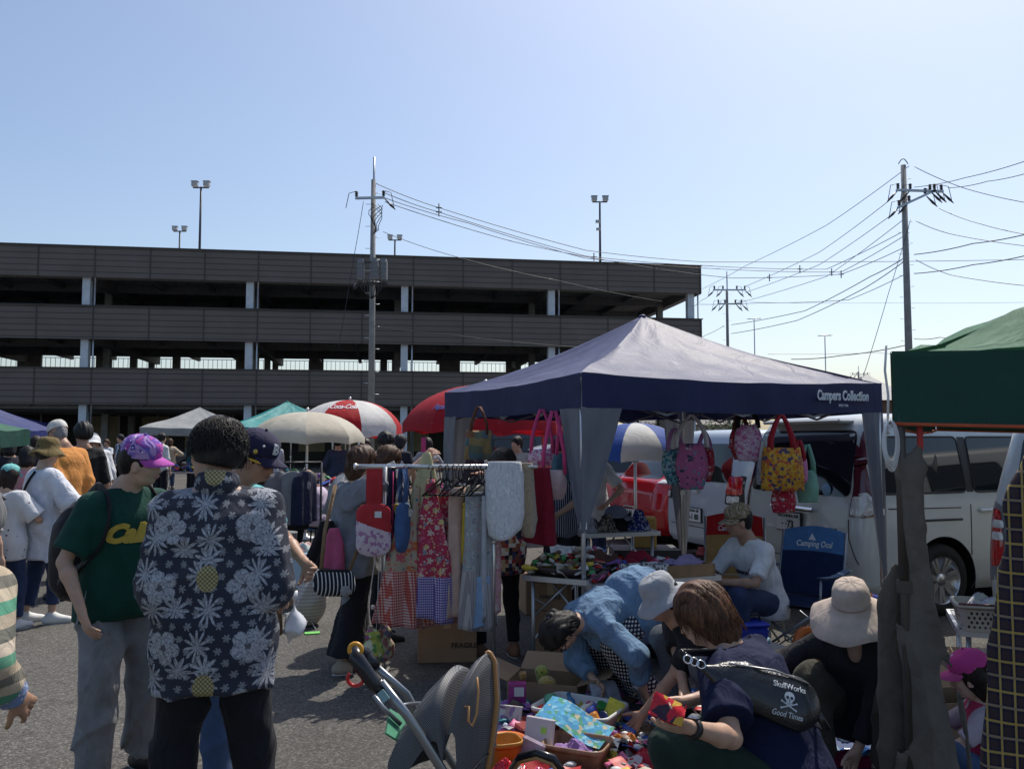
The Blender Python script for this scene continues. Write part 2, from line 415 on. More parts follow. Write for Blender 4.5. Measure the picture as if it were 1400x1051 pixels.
class Field:
 def __init__(s,vox):s.vox=vox;s.pr=[];s.cuts=[];s.noise=None
 def cap(s,a,b,ra,rb,k=.03,flat=None,sub=False,pl=None):
  """tapered rounded limb; flat=(axis, factor) squashes it along axis"""
  a=nv(a);b=nv(b);r=max(ra,rb)*max(1,flat[1]if flat else 1)
  lo=np.minimum(a,b)-r;hi=np.maximum(a,b)+r
  def fn(P):
   if flat:
    n=nv(unit(flat[0]));f=1/flat[1]-1
    def w(q):return q+(q@n)[...,None]*n*f
    A=a+n*f*(a@n);B=b+n*f*(b@n);Q=w(P)
   else:Q,A,B=P,a,b
   ab=B-A;L2=max(float(ab@ab),1e-9)
   t=np.clip(((Q-A)@ab)/L2,0,1)
   d=Q-A-t[...,None]*ab
   o=np.sqrt((d*d).sum(-1))-(ra+(rb-ra)*t)
   if pl is not None:
    for q,nn in pl:o=np.maximum(o,(P-nv(q))@nv(nn))
   return o
  s.pr.append((fn,lo,hi,k,sub));return s
 def ell(s,c,rad,ax=None,k=.03,sub=False):
  c=nv(c);rad=nv(rad);A=nv(ax)if ax is not None else np.eye(3,dtype=np.float32)
  r=float(rad.max());
  def fn(P):
   q=(P-c)@A.T/rad;k0=np.sqrt((q*q).sum(-1));q2=q/rad;k1=np.sqrt((q2*q2).sum(-1))+1e-6
   return k0*(k0-1)/k1
  s.pr.append((fn,c-r,c+r,k,sub));return s
 def cut(s,pt,n):
  pt=nv(pt);n=nv(unit(n));s.cuts.append(lambda P:(P-pt)@n);return s
 def cutfn(s,fn):s.cuts.append(fn);return s
 def mesh(s):
  v=s.vox
  adds=[p for p in s.pr if not p[4]]
  lo=np.min([p[1]for p in adds],0)-4*v-.02;hi=np.max([p[2]for p in adds],0)+4*v+.02
  n=np.ceil((hi-lo)/v).astype(int)+1
  f=np.full(n,1.0,np.float32)
  ax=[lo[i]+v*np.arange(n[i])for i in range(3)]
  for fn,a,b,k,sub in s.pr:
   i0=np.clip(np.floor((a-k-3*v-lo)/v).astype(int),0,n-1);i1=np.clip(np.ceil((b+k+3*v-lo)/v).astype(int)+1,1,n)
   if np.any(i1<=i0):continue
   g=np.stack(np.meshgrid(ax[0][i0[0]:i1[0]],ax[1][i0[1]:i1[1]],ax[2][i0[2]:i1[2]],indexing='ij'),-1).astype(np.float32)
   d=fn(g);S=f[i0[0]:i1[0],i0[1]:i1[1],i0[2]:i1[2]]
   if sub:
    h=np.clip(.5-.5*(S+d)/k,0,1);S[...]=S+(-d-S)*h+k*h*(1-h)
   else:
    h=np.clip(.5+.5*(S-d)/k,0,1);S[...]=S+(d-S)*h-k*h*(1-h)
  near=np.abs(f)<.12
  if s.noise is not None or s.cuts:
   idx=np.argwhere(near);P=(lo+idx*v).astype(np.float32);val=f[near]
   if s.noise is not None:val=val+s.noise(P)
   for c in s.cuts:val=np.maximum(val,c(P))
   f[near]=val
   if s.cuts:
    deep=f<=-.12;idx=np.argwhere(deep)
    if len(idx):
     P=(lo+idx*v).astype(np.float32);val=f[deep]
     for c in s.cuts:val=np.maximum(val,c(P))
     f[deep]=val
  return nets(f,lo,v)
def nets(f,lo,v):
 ins=f<0
 c=ins[:-1,:-1,:-1].astype(np.int8)
 for dx in(0,1):
  for dy in(0,1):
   for dz in(0,1):
    if dx or dy or dz:c=c+ins[dx:ins.shape[0]-1+dx,dy:ins.shape[1]-1+dy,dz:ins.shape[2]-1+dz]
 act=(c>0)&(c<8);idx=np.argwhere(act)
 ids=np.full(act.shape,-1,np.int64);ids[act]=np.arange(len(idx))
 acc=np.zeros((len(idx),3));cnt=np.zeros(len(idx))
 cor=[(0,0,0),(1,0,0),(0,1,0),(1,1,0),(0,0,1),(1,0,1),(0,1,1),(1,1,1)]
 vals=[f[idx[:,0]+a,idx[:,1]+b,idx[:,2]+d]for a,b,d in cor]
 for i,j in((0,1),(2,3),(4,5),(6,7),(0,2),(1,3),(4,6),(5,7),(0,4),(1,5),(2,6),(3,7)):
  x=(vals[i]<0)!=(vals[j]<0)
  t=vals[i]/(vals[i]-vals[j]+1e-12);t=np.clip(t,0,1)
  p=np.array(cor[i])[None]+t[:,None]*(np.array(cor[j])-np.array(cor[i]))[None]
  acc[x]+=p[x];cnt[x]+=1
 V=lo+(idx+acc/np.maximum(cnt,1)[:,None])*v
 F=[]
 for a in range(3):
  b,d=(a+1)%3,(a+2)%3
  sl0=[slice(None)]*3;sl1=[slice(None)]*3;sl0[a]=slice(0,-1);sl1[a]=slice(1,None)
  A=ins[tuple(sl0)];B=ins[tuple(sl1)]
  ch=np.argwhere(A!=B)
  ok=(ch[:,b]>0)&(ch[:,d]>0)&(ch[:,b]<ins.shape[b]-1)&(ch[:,d]<ins.shape[d]-1)
  ch=ch[ok]
  if not len(ch):continue
  fl=A[tuple(ch.T)]
  def g(ob,od):
   q=ch.copy();q[:,b]+=ob;q[:,d]+=od;return ids[tuple(q.T)]
  Q=np.stack([g(-1,-1),g(0,-1),g(0,0),g(-1,0)],1)
  Q[~fl]=Q[~fl][:,::-1]
  F.append(Q)
 F=np.concatenate(F)if F else np.zeros((0,4),int)
 F=F[(F>=0).all(1)]
 return V,F
def to_mesh(name,V,F,extra=None):
 """numpy quads (+ an MB with extra geometry) -> mesh"""
 vs=V;fs=F
 me=bpy.data.meshes.new(name)
 if extra is None or not extra.v:
  me.vertices.add(len(vs));me.vertices.foreach_set('co',np.asarray(vs,np.float32).ravel())
  me.loops.add(len(fs)*4);me.loops.foreach_set('vertex_index',np.asarray(fs,np.int32).ravel())
  me.polygons.add(len(fs));me.polygons.foreach_set('loop_start',np.arange(len(fs),dtype=np.int32)*4)
  me.polygons.foreach_set('use_smooth',np.ones(len(fs),bool));me.update(calc_edges=True);me.validate();return me
 o=len(vs);me.from_pydata([tuple(p)for p in vs.tolist()]+extra.v,[],[tuple(q)for q in fs.tolist()]+[tuple(i+o for i in q)for q in extra.f])
 me.polygons.foreach_set('use_smooth',[True]*len(me.polygons));me.update();return me
def folds(amp,freq=22.0,seed=0,axis=(0,0,1),stretch=.35):
 """cloth folds: warped ridges running mostly along axis"""
 rg=np.random.RandomState(seed+11)
 K=[]
 ax_=unit(axis)
 for i in range(5):
  d=rg.normal(size=3);d=d-ax_*(d@ax_)*(1-stretch);d=unit(d)*freq*rg.uniform(.6,1.6);K.append((nv(d),rg.uniform(0,6.28)))
 w1=nv(rg.normal(size=3)*5);w2=nv(rg.normal(size=3)*9)
 def fn(P):
  warp=np.sin(P@w1)*1.5+np.sin(P@w2+1.0)*.8;o=0
  for j,(k,ph)in enumerate(K[:3]):
   q=1-np.abs(np.sin((P@k)*.5+ph+warp*(.8+.25*j)));m_=.5+.5*np.sin(P@K[(j+3)%5][0]*.25+ph)
   o=o+q*q*m_
  return(amp*(.45-o)*.9).astype(np.float32)
 return fn
def ik(a,b,l1,l2,hint):
 a=np.array(a,float);b=np.array(b,float);d=b-a;D=np.linalg.norm(d)
 D2=min(D,(l1+l2)*.998);u=unit(d);b=a+u*D2
 x=(l1*l1-l2*l2+D2*D2)/(2*D2);h=math.sqrt(max(0,l1*l1-x*x))
 n=np.array(hint,float);n=n-u*(n@u);n=unit(n)
 return a+u*x+n*h,b
def rotv(v,axis,ang):
 v=np.array(v,float);k=unit(axis);c,s_=math.cos(ang),math.sin(ang)
 return v*c+np.cross(k,v)*s_+k*(k@v)*(1-c)
def skeleton(h=1.7,hip=None,lean=0,side=0,twist=0,hipturn=0,head=(0,0),headroll=0,neckf=.0,handR=None,handL=None,footR=None,footL=None,elbR=(1,-.6,-.3),elbL=(-1,-.6,-.3),kneeR=(.15,1,0),kneeL=(-.15,1,0),build=1.0,toeR=None,toeL=None,legs=1.0):
 """person frame: +x their right, +y the way they face, +z up"""
 s=h/1.7;S=dict(h=h,s=s,b=build)
 X=np.array
 hip=X(hip if hip is not None else(0,0,.90*s),float)
 rt=rotv((1,0,0),(0,0,1),R(twist));hr=rotv((1,0,0),(0,0,1),R(hipturn))
 fw=np.cross((0,0,1),rt)
 up=rotv((0,0,1),rt,-R(lean));up=rotv(up,fw,R(side))
 S['up']=up;S['rt']=unit(rotv(rt,fw,R(side)));S['fw']=unit(np.cross(up,S['rt']));S['hr']=hr
 mid=hip+unit(up*.6+X((0,0,1))*.4)*.2*s if lean<60 else hip+up*.2*s
 neck=mid+up*.31*s;S['hip']=hip;S['mid']=mid;S['neck']=neck;S['chest']=mid+up*.14*s
 sh=.168*s*build**.5
 S['shR']=neck-up*.055*s+S['rt']*sh;S['shL']=neck-up*.055*s-S['rt']*sh
 hu=rotv(up if lean<50 else unit(up+X((0,0,.9))),S['rt'],-R(head[0]));hu=rotv(hu,S['fw'],R(headroll))
 hf=rotv(np.cross(hu,S['rt']),hu,R(head[1]));hf=unit(hf-hu*(hf@hu));S['hu']=unit(hu);S['hf']=hf;S['hrt']=unit(np.cross(hf,hu))
 S['head']=neck+unit(up*.5+hu*.5)*.085*s+hu*.085*s+hf*(.02+neckf)*s
 S['hipR']=hip+hr*.09*s;S['hipL']=hip-hr*.09*s
 for q,sg in(('R',1),('L',-1)):
  ft={'R':footR,'L':footL}[q];ft=X(ft if ft is not None else(sg*.11*s,0,.07*s),float)
  kn,an=ik(S['hip'+q],ft,.42*s*legs,.41*s*legs,{'R':kneeR,'L':kneeL}[q]);S['kn'+q]=kn;S['an'+q]=an
  tv={'R':toeR,'L':toeL}[q];S['toe'+q]=unit(tv if tv is not None else(sg*.2,1,0))
  hd={'R':handR,'L':handL}[q];hd=X(hd if hd is not None else hip+X((sg*.27*s,.04,-.08*s)),float)
  el,wr=ik(S['sh'+q],hd,.285*s,.25*s,{'R':elbR,'L':elbL}[q]);S['el'+q]=el;S['wr'+q]=wr
 return S
def hand(mb,F,S,q,curl=.5,spread=.1,palm=None,point=None,thumb=1.0):
 """palm into the field, five finger chains into the mesh"""
 s=S['s'];wr=S['wr'+q];d=unit(S['wr'+q]-S['el'+q])
 if point is not None:d=unit(d*.35+unit(point)*.65)
 sg=1 if q=='R' else-1
 n=np.array(palm if palm is not None else(-sg*1.0,.15,.05),float);n=unit(n-d*(n@d))
 side=np.cross(d,n)*sg*-1
 F.cap(wr-d*.02*s,wr+d*.025*s,.026*s,.025*s,.012,flat=(n,.75))
 F.cap(wr+d*.03*s+side*.014*s,wr+d*.085*s+side*.024*s,.022*s,.019*s,.012,flat=(n,.62))
 F.cap(wr+d*.03*s-side*.014*s,wr+d*.085*s-side*.022*s,.020*s,.018*s,.012,flat=(n,.62))
 for i,(o,ln)in enumerate(((.030,.072),(.011,.080),(-.009,.074),(-.028,.058))):
  st=wr+d*.08*s+side*o*s;dd=unit(d+side*o*spread*12);pts=[st-dd*.01*s,st+dd*.012*s];a=curl*.55+.05*i
  dirv=dd;p=st
  for j,fr in enumerate((.45,.32,.24)):
   dirv=unit(dirv*math.cos(a)+n*math.sin(a));p=p+dirv*ln*fr*s*1.0;pts.append(p);a=curl*(.75 if j==0 else.5)
  mb.tube(pts,[.0088*s,.0092*s,.0085*s,.0078*s,.0062*s],8)
  mb.ball(pts[-1],.0062*s,8,5)
 t0=wr+d*.022*s+side*.022*s;td=unit(side*.85+d*.75+n*.35*thumb);t1=t0+td*.04*s;td2=unit(td+d*.6+n*.4*curl);t2=t1+td2*.028*s;t3=t2+unit(td2+n*.5*curl)*.022*s
 F.cap(t0,t1,.017*s,.012*s,.012)
 mb.tube([t1-td*.012*s,t1,t2,t3],[.0115*s,.0108*s,.0095*s,.0078*s],8);mb.ball(t3,.0078*s,8,5)
def head_prims(F,S,near,sub=True,jaw=1.0):
 s=S['s']*1.0;H=S['head'];u,f,r=S['hu'],S['hf'],S['hrt'];A=np.stack([r,f,u])
 F.ell(H+u*.032*s-f*.012*s,(.076*s,.095*s,.084*s),A,.03)
 F.ell(H-u*.022*s+f*.026*s,(.062*s,.064*s,.085*s),A,.03)
 F.cap(H-u*.072*s+f*.03*s-r*.022*s,H-u*.072*s+f*.03*s+r*.022*s,.032*s*jaw,.032*s*jaw,.03)
 F.ell(H-u*.082*s+f*.066*s,(.02*s,.015*s,.015*s),A,.02)
 F.cap(H+u*.010*s+f*.082*s,H-u*.026*s+f*.100*s,.009*s,.0125*s,.012)
 for g in(-1,1):
  F.ell(H-u*.027*s+f*.090*s+r*g*.011*s,(.008*s,.008*s,.007*s),A,.006)
  F.ell(H-u*.01*s+f*.012*s+r*g*.077*s-u*.002,(.009*s,.020*s,.031*s),A,.006)
  if near:
   F.ell(H+u*.006*s+f*.094*s+r*g*.032*s,(.018*s,.013*s,.011*s),A,.014,sub=True)
   F.cap(H+u*.026*s+f*.076*s+r*g*.014*s,H+u*.024*s+f*.064*s+r*g*.046*s,.010*s,.007*s,.012)
   F.ell(H-u*.022*s+f*.064*s+r*g*.04*s,(.02*s,.018*s,.018*s),A,.02)
   F.ell(H-u*.010*s+f*.006*s+r*g*.088*s,(.006*s,.010*s,.016*s),A,.005,sub=True)
 if near:
  F.ell(H-u*.049*s+f*.090*s,(.022*s,.009*s,.005*s),A,.006)
  F.ell(H-u*.059*s+f*.087*s,(.018*s,.009*s,.006*s),A,.006)
  F.cap(H-u*.0535*s+f*.1*s-r*.02*s,H-u*.0535*s+f*.1*s+r*.02*s,.003*s,.003*s,.004,sub=True)
def torso_prims(F,S,g=0.0,k=.05,belly=0.0,bust=0.0,pl=None):
 s=S['s'];b=S['b'];u,f,r=S['up'],S['fw'],S['rt'];fl=(f,.68)
 hf=unit(np.cross((0,0,1),S['hr']))
 F.cap(S['hipR']-S['hr']*.02*s,S['hipL']+S['hr']*.02*s,.100*s*b+g*1.5,.100*s*b+g*1.5,k,flat=(hf,.94),pl=pl)
 F.cap(S['hip']+(S['mid']-S['hip'])*.2,S['mid'],.135*s*b+g,.13*s*b+g,k,flat=(f,.72+belly),pl=pl)
 F.cap(S['mid'],S['chest'],.125*s*b+g,.135*s*b+g,k,flat=(f,.74+belly*.5))
 c=S['chest']+u*.04*s
 F.cap(c-r*.06*s,c+r*.06*s,.098*s*b+g,.098*s*b+g,k,flat=(f,.95))
 F.cap(S['shR']-r*.03*s-u*.022*s,S['shL']+r*.03*s-u*.022*s,.046*s+g*.6,.046*s+g*.6,k)
 for q in 'RL':F.cap(S['sh'+q]-S['rt']*(.02 if q=='R' else-.02)*s-u*.01*s,S['neck']+u*.04*s-f*.012*s,.040*s+g*.5,.038*s+g*.2,k)
 if bust:
  for sg in(-1,1):F.ell(S['chest']+f*.085*s+r*sg*.065*s-u*.01,(.06*s,.05*s,.06*s),np.stack([r,f,u]),.04)
def body(S,vox,near=True,hands=None,root=None,mat=None,bare_feet=False,jaw=1.0,headonly=False):
 s=S['s'];b=S['b'];F=Field(vox);mb=MB();u=S['up']
 torso_prims(F,S,-.012)
 F.cap(S['neck']-u*.02*s,S['head']-S['hu']*.03*s-S['hf']*.015*s,.058*s,.054*s,.03)
 head_prims(F,S,near,jaw=jaw)
 for q in 'RL':
  F.cap(S['sh'+q],S['el'+q],.043*s*b,.032*s*b,.03)
  m=S['el'+q]+(S['wr'+q]-S['el'+q])*.25
  F.cap(S['el'+q],m,.032*s*b,.035*s*b,.015);F.cap(m,S['wr'+q],.035*s*b,.022*s,.015)
  F.cap(S['hip'+q],S['kn'+q],.075*s*b,.044*s,.03)
  kn,an=S['kn'+q],S['an'+q];c=kn+(an-kn)*.3
  bk=-unit(np.cross(np.cross(an-kn,S['toe'+q]),an-kn))*-.012*s
  F.cap(kn,c,.044*s,.045*s,.02);F.cap(c,an,.045*s,.031*s,.02)
  hp=(hands or{}).get(q,{})
  if vox<.016:hand(mb,F,S,q,**hp)
  else:
   d=unit(S['wr'+q]-S['el'+q]);F.cap(S['wr'+q],S['wr'+q]+d*.09*s,.03*s,.02*s,.02)
   for o in(-.02,0,.02):mb.tube([S['wr'+q]+d*.08*s+np.array((o,0,0)),S['wr'+q]+d*.15*s+np.array((o*1.2,.01,0))],.009*s,5)
  F.cap(an-np.array((0,0,.02)),an+S['toe'+q]*.12*s-np.array((0,0,.045*s)),.026*s,.02*s,.01)
 V,Fc=F.mesh()
 return mesh_obj('body',to_mesh('body',V,Fc,mb),root,None,mat)
def shirt(S,root,mat,vox=.011,sleeve=.55,hem=None,loose=.018,fold=.014,name='shirt',belly=.03,bust=0,neckcut=.062,vneck=0.0,flare=.02,seed=1,hemlen=.12,drape=None,coll=None,sleeveloose=.0,open_hem=True,hood=False,freq=22,collarcolor=None):
 """sleeve: 0..1 upper arm, 1..2 forearm. hemlen: metres below the hip centre."""
 s=S['s'];b=S['b'];u,f,r=S['up'],S['fw'],S['rt'];F=Field(vox);g=loose
 dn=S['hip']+np.array((0,0,-1))*hemlen*s if drape is None else S['hip']+unit(drape)*hemlen*s
 dnv=unit(dn-S['hip'])if drape is None else unit(drape)
 hp=[(dn,dnv)]
 torso_prims(F,S,g,.05,belly,bust,pl=hp)
 e0=dn+dnv*.1
 F.cap(S['mid'],e0,.138*s*b+g,.15*s*b+g+flare,.06,flat=(f,.76+belly),pl=hp)
 if hemlen>.0:F.cap(e0-S['hr']*.05*s,e0+S['hr']*.05*s,.105*s*b+g+flare*.6,.105*s*b+g+flare*.6,.05,flat=(np.cross((0,0,1),S['hr']),.97),pl=hp)
 for q in 'RL':
  sh,el,wr=S['sh'+q],S['el'+q],S['wr'+q];sl=g*.7+sleeveloose
  if sleeve<=0:continue
  e=sh+(el-sh)*min(1,sleeve);da=unit(el-sh);dw=unit(wr-el)
  F.cap(sh,e+(da*.03 if sleeve<=1 else 0),.050*s*b+sl*.6,.042*s*b+sl*1.3,.035,pl=[(e,da)]if sleeve<=1 else None)
  if sleeve>1:
   e2=el+(wr-el)*(sleeve-1);F.cap(el,e2+dw*.03,.040*s*b+sl,.030*s+sl*.8,.02,pl=[(e2,dw)])
 nk=nv(S['neck']+u*.05*s+f*.02*s);nu=nv(unit(u-f*.35))
 F.cutfn(lambda P:np.where(((P-nk)**2).sum(-1)<(.14*s)**2,(P-nk)@nu+.018*s,-1).astype(np.float32))
 nk2=nv(S['neck']+u*.05*s)
 F.cutfn(lambda P:(neckcut*s-np.sqrt(((P-nk2-((P-nk2)@nv(u))[...,None]*nv(u))**2).sum(-1))-.02*s*0)*np.where(((P-nk2)@nv(u)>-.035*s),1,0)+np.where(((P-nk2)@nv(u)>-.035*s),0,-1).astype(np.float32))
 if vneck:
  vn=nv(S['neck']+u*.03*s+f*.09*s);F.ell(vn-nv(u)*vneck*.4,(.035*s,.06,vneck),np.stack([r,f,u]),.01,sub=True)
 F.noise=folds(fold,freq,seed)
 V,Fc=F.mesh();o=mesh_obj(name,to_mesh(name,V,Fc),root,None,mat)
 return o
def trousers(S,root,mat,vox=.012,loose=.02,length=1.0,fold=.013,seed=2,name='trousers',flare=0.0,skirt=None):
 s=S['s'];b=S['b'];F=Field(vox);hr=S['hr']
 hf=unit(np.cross((0,0,1),hr))
 F.cap(S['hipR']-hr*.02*s,S['hipL']+hr*.02*s,.098*s*b+loose*.4,.098*s*b+loose*.4,.04,flat=(hf,.98))
 F.cap(S['hip'],S['hip']+(S['mid']-S['hip'])*.55,.120*s*b,.118*s*b,.04,flat=(S['fw'],.78))
 for q in 'RL':
  hp,kn,an=S['hip'+q],S['kn'+q],S['an'+q]
  if length<=1:
   e=hp+(kn-hp)*length;d=unit(kn-hp);F.cap(hp,e+d*.04,.086*s*b+loose,.07*s+loose+flare,.04,pl=[(e,d)])
  else:
   F.cap(hp,kn,.086*s*b+loose*.8,.056*s*b+loose,.04)
   e=kn+(an-kn)*(length-1);d=unit(an-kn);F.cap(kn,e+d*.04,.056*s*b+loose,.045*s+loose+flare,.03,pl=[(e,d)])
 F.noise=folds(fold,20,seed,stretch=.8)
 V,Fc=F.mesh();return mesh_obj(name,to_mesh(name,V,Fc),root,None,mat)
def shoes(S,root,mat,vox=.012,sole=None,high=0.0,feet='RL'):
 s=S['s']
 for q in feet:
  F=Field(vox);an=S['an'+q];t=S['toe'+q];z=np.array((0,0,1.))
  if abs(t[2])<.5:t=unit(t-z*t[2]);upv=z
  else:upv=unit(z-t*t[2])
  g=an-upv*.045*s;sd=np.cross(t,upv)
  F.cap(g-t*.045*s,g+t*.05*s,.038*s,.042*s,.03,flat=(sd,.95));F.cap(g+t*.04*s+upv*.01*s,g+t*.15*s-upv*.008*s,.045*s,.034*s,.03)
  F.cap(g-t*.01*s,an+upv*(high+.0)*s,.042*s,.042*s,.03)
  F.cut(g-upv*.033*s,-upv)
  V,Fc=F.mesh();o=mesh_obj('shoe',to_mesh('shoe',V,Fc),root,None,mat)
  if sole:
   m=MB();pts=[]
   for a in range(16):
    an_=2*math.pi*a/16;x=math.cos(an_)*.043*s;y=math.sin(an_)*.125*s+.045*s
    pts.append(g+sd*x+t*y-upv*.033*s)
   n=len(pts);lo=[tuple(p-upv*.018*s)for p in pts]
   m.add([tuple(p)for p in pts]+lo,[tuple(range(n-1,-1,-1)),tuple(range(n,2*n))]+[(i,(i+1)%n,(i+1)%n+n,i+n)for i in range(n)])
   fix_normals(m.build('sole',sole,o))
def hair(S,root,mat,kind='short',vox=.009,length=.0,vol=.012,strands=0,seed=3,smat=None,fringe=.03,tail=None,sr=1.0,hatted=False,frizz=0.0):
 """scalp volume cut at the face; kinds: short, bob, long"""
 s=S['s'];H=S['head'];u,f,r=S['hu'],S['hf'],S['hrt'];A=np.stack([r,f,u]);F=Field(vox);rg=np.random.RandomState(seed)
 F.ell(H+u*.036*s-f*.016*s,(.078*s+vol,.094*s+vol,.083*s+vol*1.1),A,.03)
 F.ell(H-u*.01*s-f*.045*s,(.066*s+vol,.062*s+vol,.080*s+vol*.4),A,.03)
 if kind=='bob':
  F.cap(H-f*.03*s,H-u*.08*s-f*.035*s,.086*s+vol*.6,.078*s+vol,.03)
 if kind=='long':
  e=H-f*.06*s-u*.05*s+np.array((0,0,-1))*length;F.cap(H-f*.04*s,e,.08*s+vol*.4,.055*s,.04,flat=(f,.7))
 if tail is not None:F.cap(H+f*0,H-f*.1*s,.05*s,.03*s,.03);F.cap(H-f*.1*s,H-f*.12*s+np.array(tail),.035*s,.02*s,.03)
 fr=nv(H+u*(.05*s)+f*.072*s);fcut=nv(unit(f*1.0-u*.55))
 F.cutfn(lambda P:np.where((P-nv(H))@nv(u)<.055*s+fringe*0,(P-nv(H)-nv(f)*.052*s)@nv(f)-.0*s-((P-nv(H))@nv(u)-.0)*.55,-1).astype(np.float32))
 if kind in('short','bob')and tail is None and hatted:F.cutfn(lambda P:(((P-nv(H))@nv(u))-.075*s).astype(np.float32))
 if kind=='short':F.cutfn(lambda P:(-((P-nv(H))@nv(u))-.052*s-((P-nv(H))@nv(f))*.0-np.clip(-((P-nv(H))@nv(f)),0,.1)*.35).astype(np.float32))
 wv=[nv(rg.normal(size=3)*70*np.array((1,1,.5)))for _ in range(4)]
 F.noise=lambda P:(sum(np.sin(P@w+i)for i,w in enumerate(wv))*.0022).astype(np.float32)
 mb=MB()
 V,Fc=F.mesh()
 if strands:
  cr=H+u*.10*s-f*.035*s
  ctr=H+u*.02*s-f*.02*s
  rad=np.array((.080*s+vol,.096*s+vol,.086*s+vol));
  for i in range(strands):
   th=rg.uniform(0,2*math.pi);ph=rg.uniform(.05,1.75 if kind=='short' else 2.0)
   pts=[];n=5;ln=rg.uniform(.035,.075)*s*sr if kind!='bob' else rg.uniform(.06,.12)*s;dth=rg.normal()*.25
   p0f=math.cos(th)
   if ph>1.15 and p0f>.35:continue
   for j in range(n):
    p=ph+j*ln/(n-1)/.09;t=th+dth*j/n
    q=np.array((math.sin(p)*math.sin(t),math.sin(p)*math.cos(t),math.cos(p)))
    lift=1.0+rg.uniform(0,.015)+.05*(j/(n-1))**2*rg.uniform(0,1.6)
    if p>1.75:q=np.array((math.sin(1.75)*math.sin(t),math.sin(1.75)*math.cos(t),math.cos(1.75)-(p-1.75)*.9))
    w=q*rad*(lift+frizz*rg.uniform(-.3,1));pts.append(ctr+r*w[0]+f*w[1]+u*w[2])
   rr=rg.uniform(.001,.0024)*s*(1 if strands>500 else 1.6)
   mb.tube(pts,[rr,rr*1.2,rr,rr*.7,rr*.15],3,cap=False)
 return mesh_obj('hair',to_mesh('hair',V,Fc,mb),root,None,mat)
def on_head(S):return np.array(S['head']),S['hrt'],S['hf'],S['hu']
def headM(S,tilt=0):
 H=S['head'];r,f,u=S['hrt'],S['hf'],S['hu']
 if tilt:f,u=rotv(f,r,R(tilt)),rotv(u,r,R(tilt))
 return Matrix(((r[0],f[0],u[0],H[0]),(r[1],f[1],u[1],H[1]),(r[2],f[2],u[2],H[2]),(0,0,0,1)))
def cap_hat(S,root,mat,vmat=None,back=False,tilt=0,name='cap',pan=1.0,vis=.075):
 s=S['s'];m=MB();m.M=headM(S,tilt);m.smooth=True
 n=28;prof=[(.089,.028),(.091,.045),(.089,.07),(.081,.095),(.064,.116),(.04,.129),(.015,.134),(1e-5,.135)]
 V=[];F=[]
 for rr,z in prof:
  for k in range(n):
   a=2*math.pi*k/n;c=math.cos(a);front=max(0,math.sin(a))
   seam=1-.012*abs(math.cos(a*3))**12
   rz=z+.012*front*(z<.1)
   V.append((rr*c*s*.97*seam,(rr*math.sin(a)*1.14*seam-.010)*s,rz*s+.006*s))
 for i in range(len(prof)-1):
  for k in range(n):F.append((i*n+k,i*n+(k+1)%n,(i+1)*n+(k+1)%n,(i+1)*n+k))
 m.add(V,F,True);m.ball((0,-.008*s,.145*s),.007*s,8,6)
 o=m.build(name,mat,root)
 b=MB();b.M=headM(S,tilt)
 for th in(0,.004):
  pass
 def vz(u_,v_,t):
  a=math.pi*(.12+.76*u_);x=math.cos(a)*.088*(1-.06*v_);y0=math.sin(a)*.1;y=y0-.008+v_*vis*math.sin(a)**.8
  return(x*s,y*s,(.048-.012*v_-.035*(x/.088)**2*(.45+.55*v_)-t)*s)
 nu_,nv_=16,6;VV=[];FF=[]
 for t in(0,.004):
  VV+=[vz(i/nu_,j/nv_,t)for j in range(nv_+1)for i in range(nu_+1)]
 o_=(nu_+1)*(nv_+1)
 for t in(0,1):
  for j in range(nv_):
   for i in range(nu_):FF.append((t*o_+j*(nu_+1)+i,t*o_+j*(nu_+1)+i+1,t*o_+(j+1)*(nu_+1)+i+1,t*o_+(j+1)*(nu_+1)+i))
 for i in range(nu_):FF.append((nv_*(nu_+1)+i,nv_*(nu_+1)+i+1,o_+nv_*(nu_+1)+i+1,o_+nv_*(nu_+1)+i))
 b.add(VV,FF,True);b.build('visor',vmat or mat,o);return o
def brim_hat(S,root,mat,brim=.08,droop=.05,crown=.12,tilt=0,name='hat',wave=.012,band=None,seed=0,top=.8,thick=.004):
 s=S['s'];m=MB();m.M=headM(S,tilt);n=40
 prof=[(.093+brim,.02-droop),(.093+brim*.66,.025-droop*.55),(.093+brim*.3,.03-droop*.2),(.093,.04),(.092,.075),(.088,.04+crown*.6),(.086*top+.006,.04+crown*.88),(.07*top,.04+crown*.97),(.035*top,.042+crown),(1e-5,.043+crown)]
 V=[];F=[];rg=random.Random(seed);ph=rg.uniform(0,6)
 P2=[(prof[0][0],prof[0][1]-thick),(prof[2][0],prof[2][1]-thick)]
 rows=[(.092,.036)]+P2[::-1]+prof
 for i,(rr,z)in enumerate(rows):
  e=max(0,(rr-.093)/max(brim,.001))
  for k in range(n):
   a=2*math.pi*k/n;w=e*e*wave*(math.sin(3*a+ph)+.6*math.sin(5*a+1+ph))
   V.append((rr*math.cos(a)*s,(rr*math.sin(a)*1.12-.012)*s,(z+w+.0015*math.sin(9*a+ph*2))*s))
 for i in range(len(rows)-1):
  for k in range(n):F.append((i*n+k,i*n+(k+1)%n,(i+1)*n+(k+1)%n,(i+1)*n+k))
 m.add(V,F,True);o=m.build(name,mat,root)
 if band:
  b=MB();b.M=m.M;b.lathe([(.0945*s,.045*s),(.0948*s,.06*s)],40);
  b.v=[tuple(b.v[i])for i in range(len(b.v))];b.build('band',band,o)
 return o
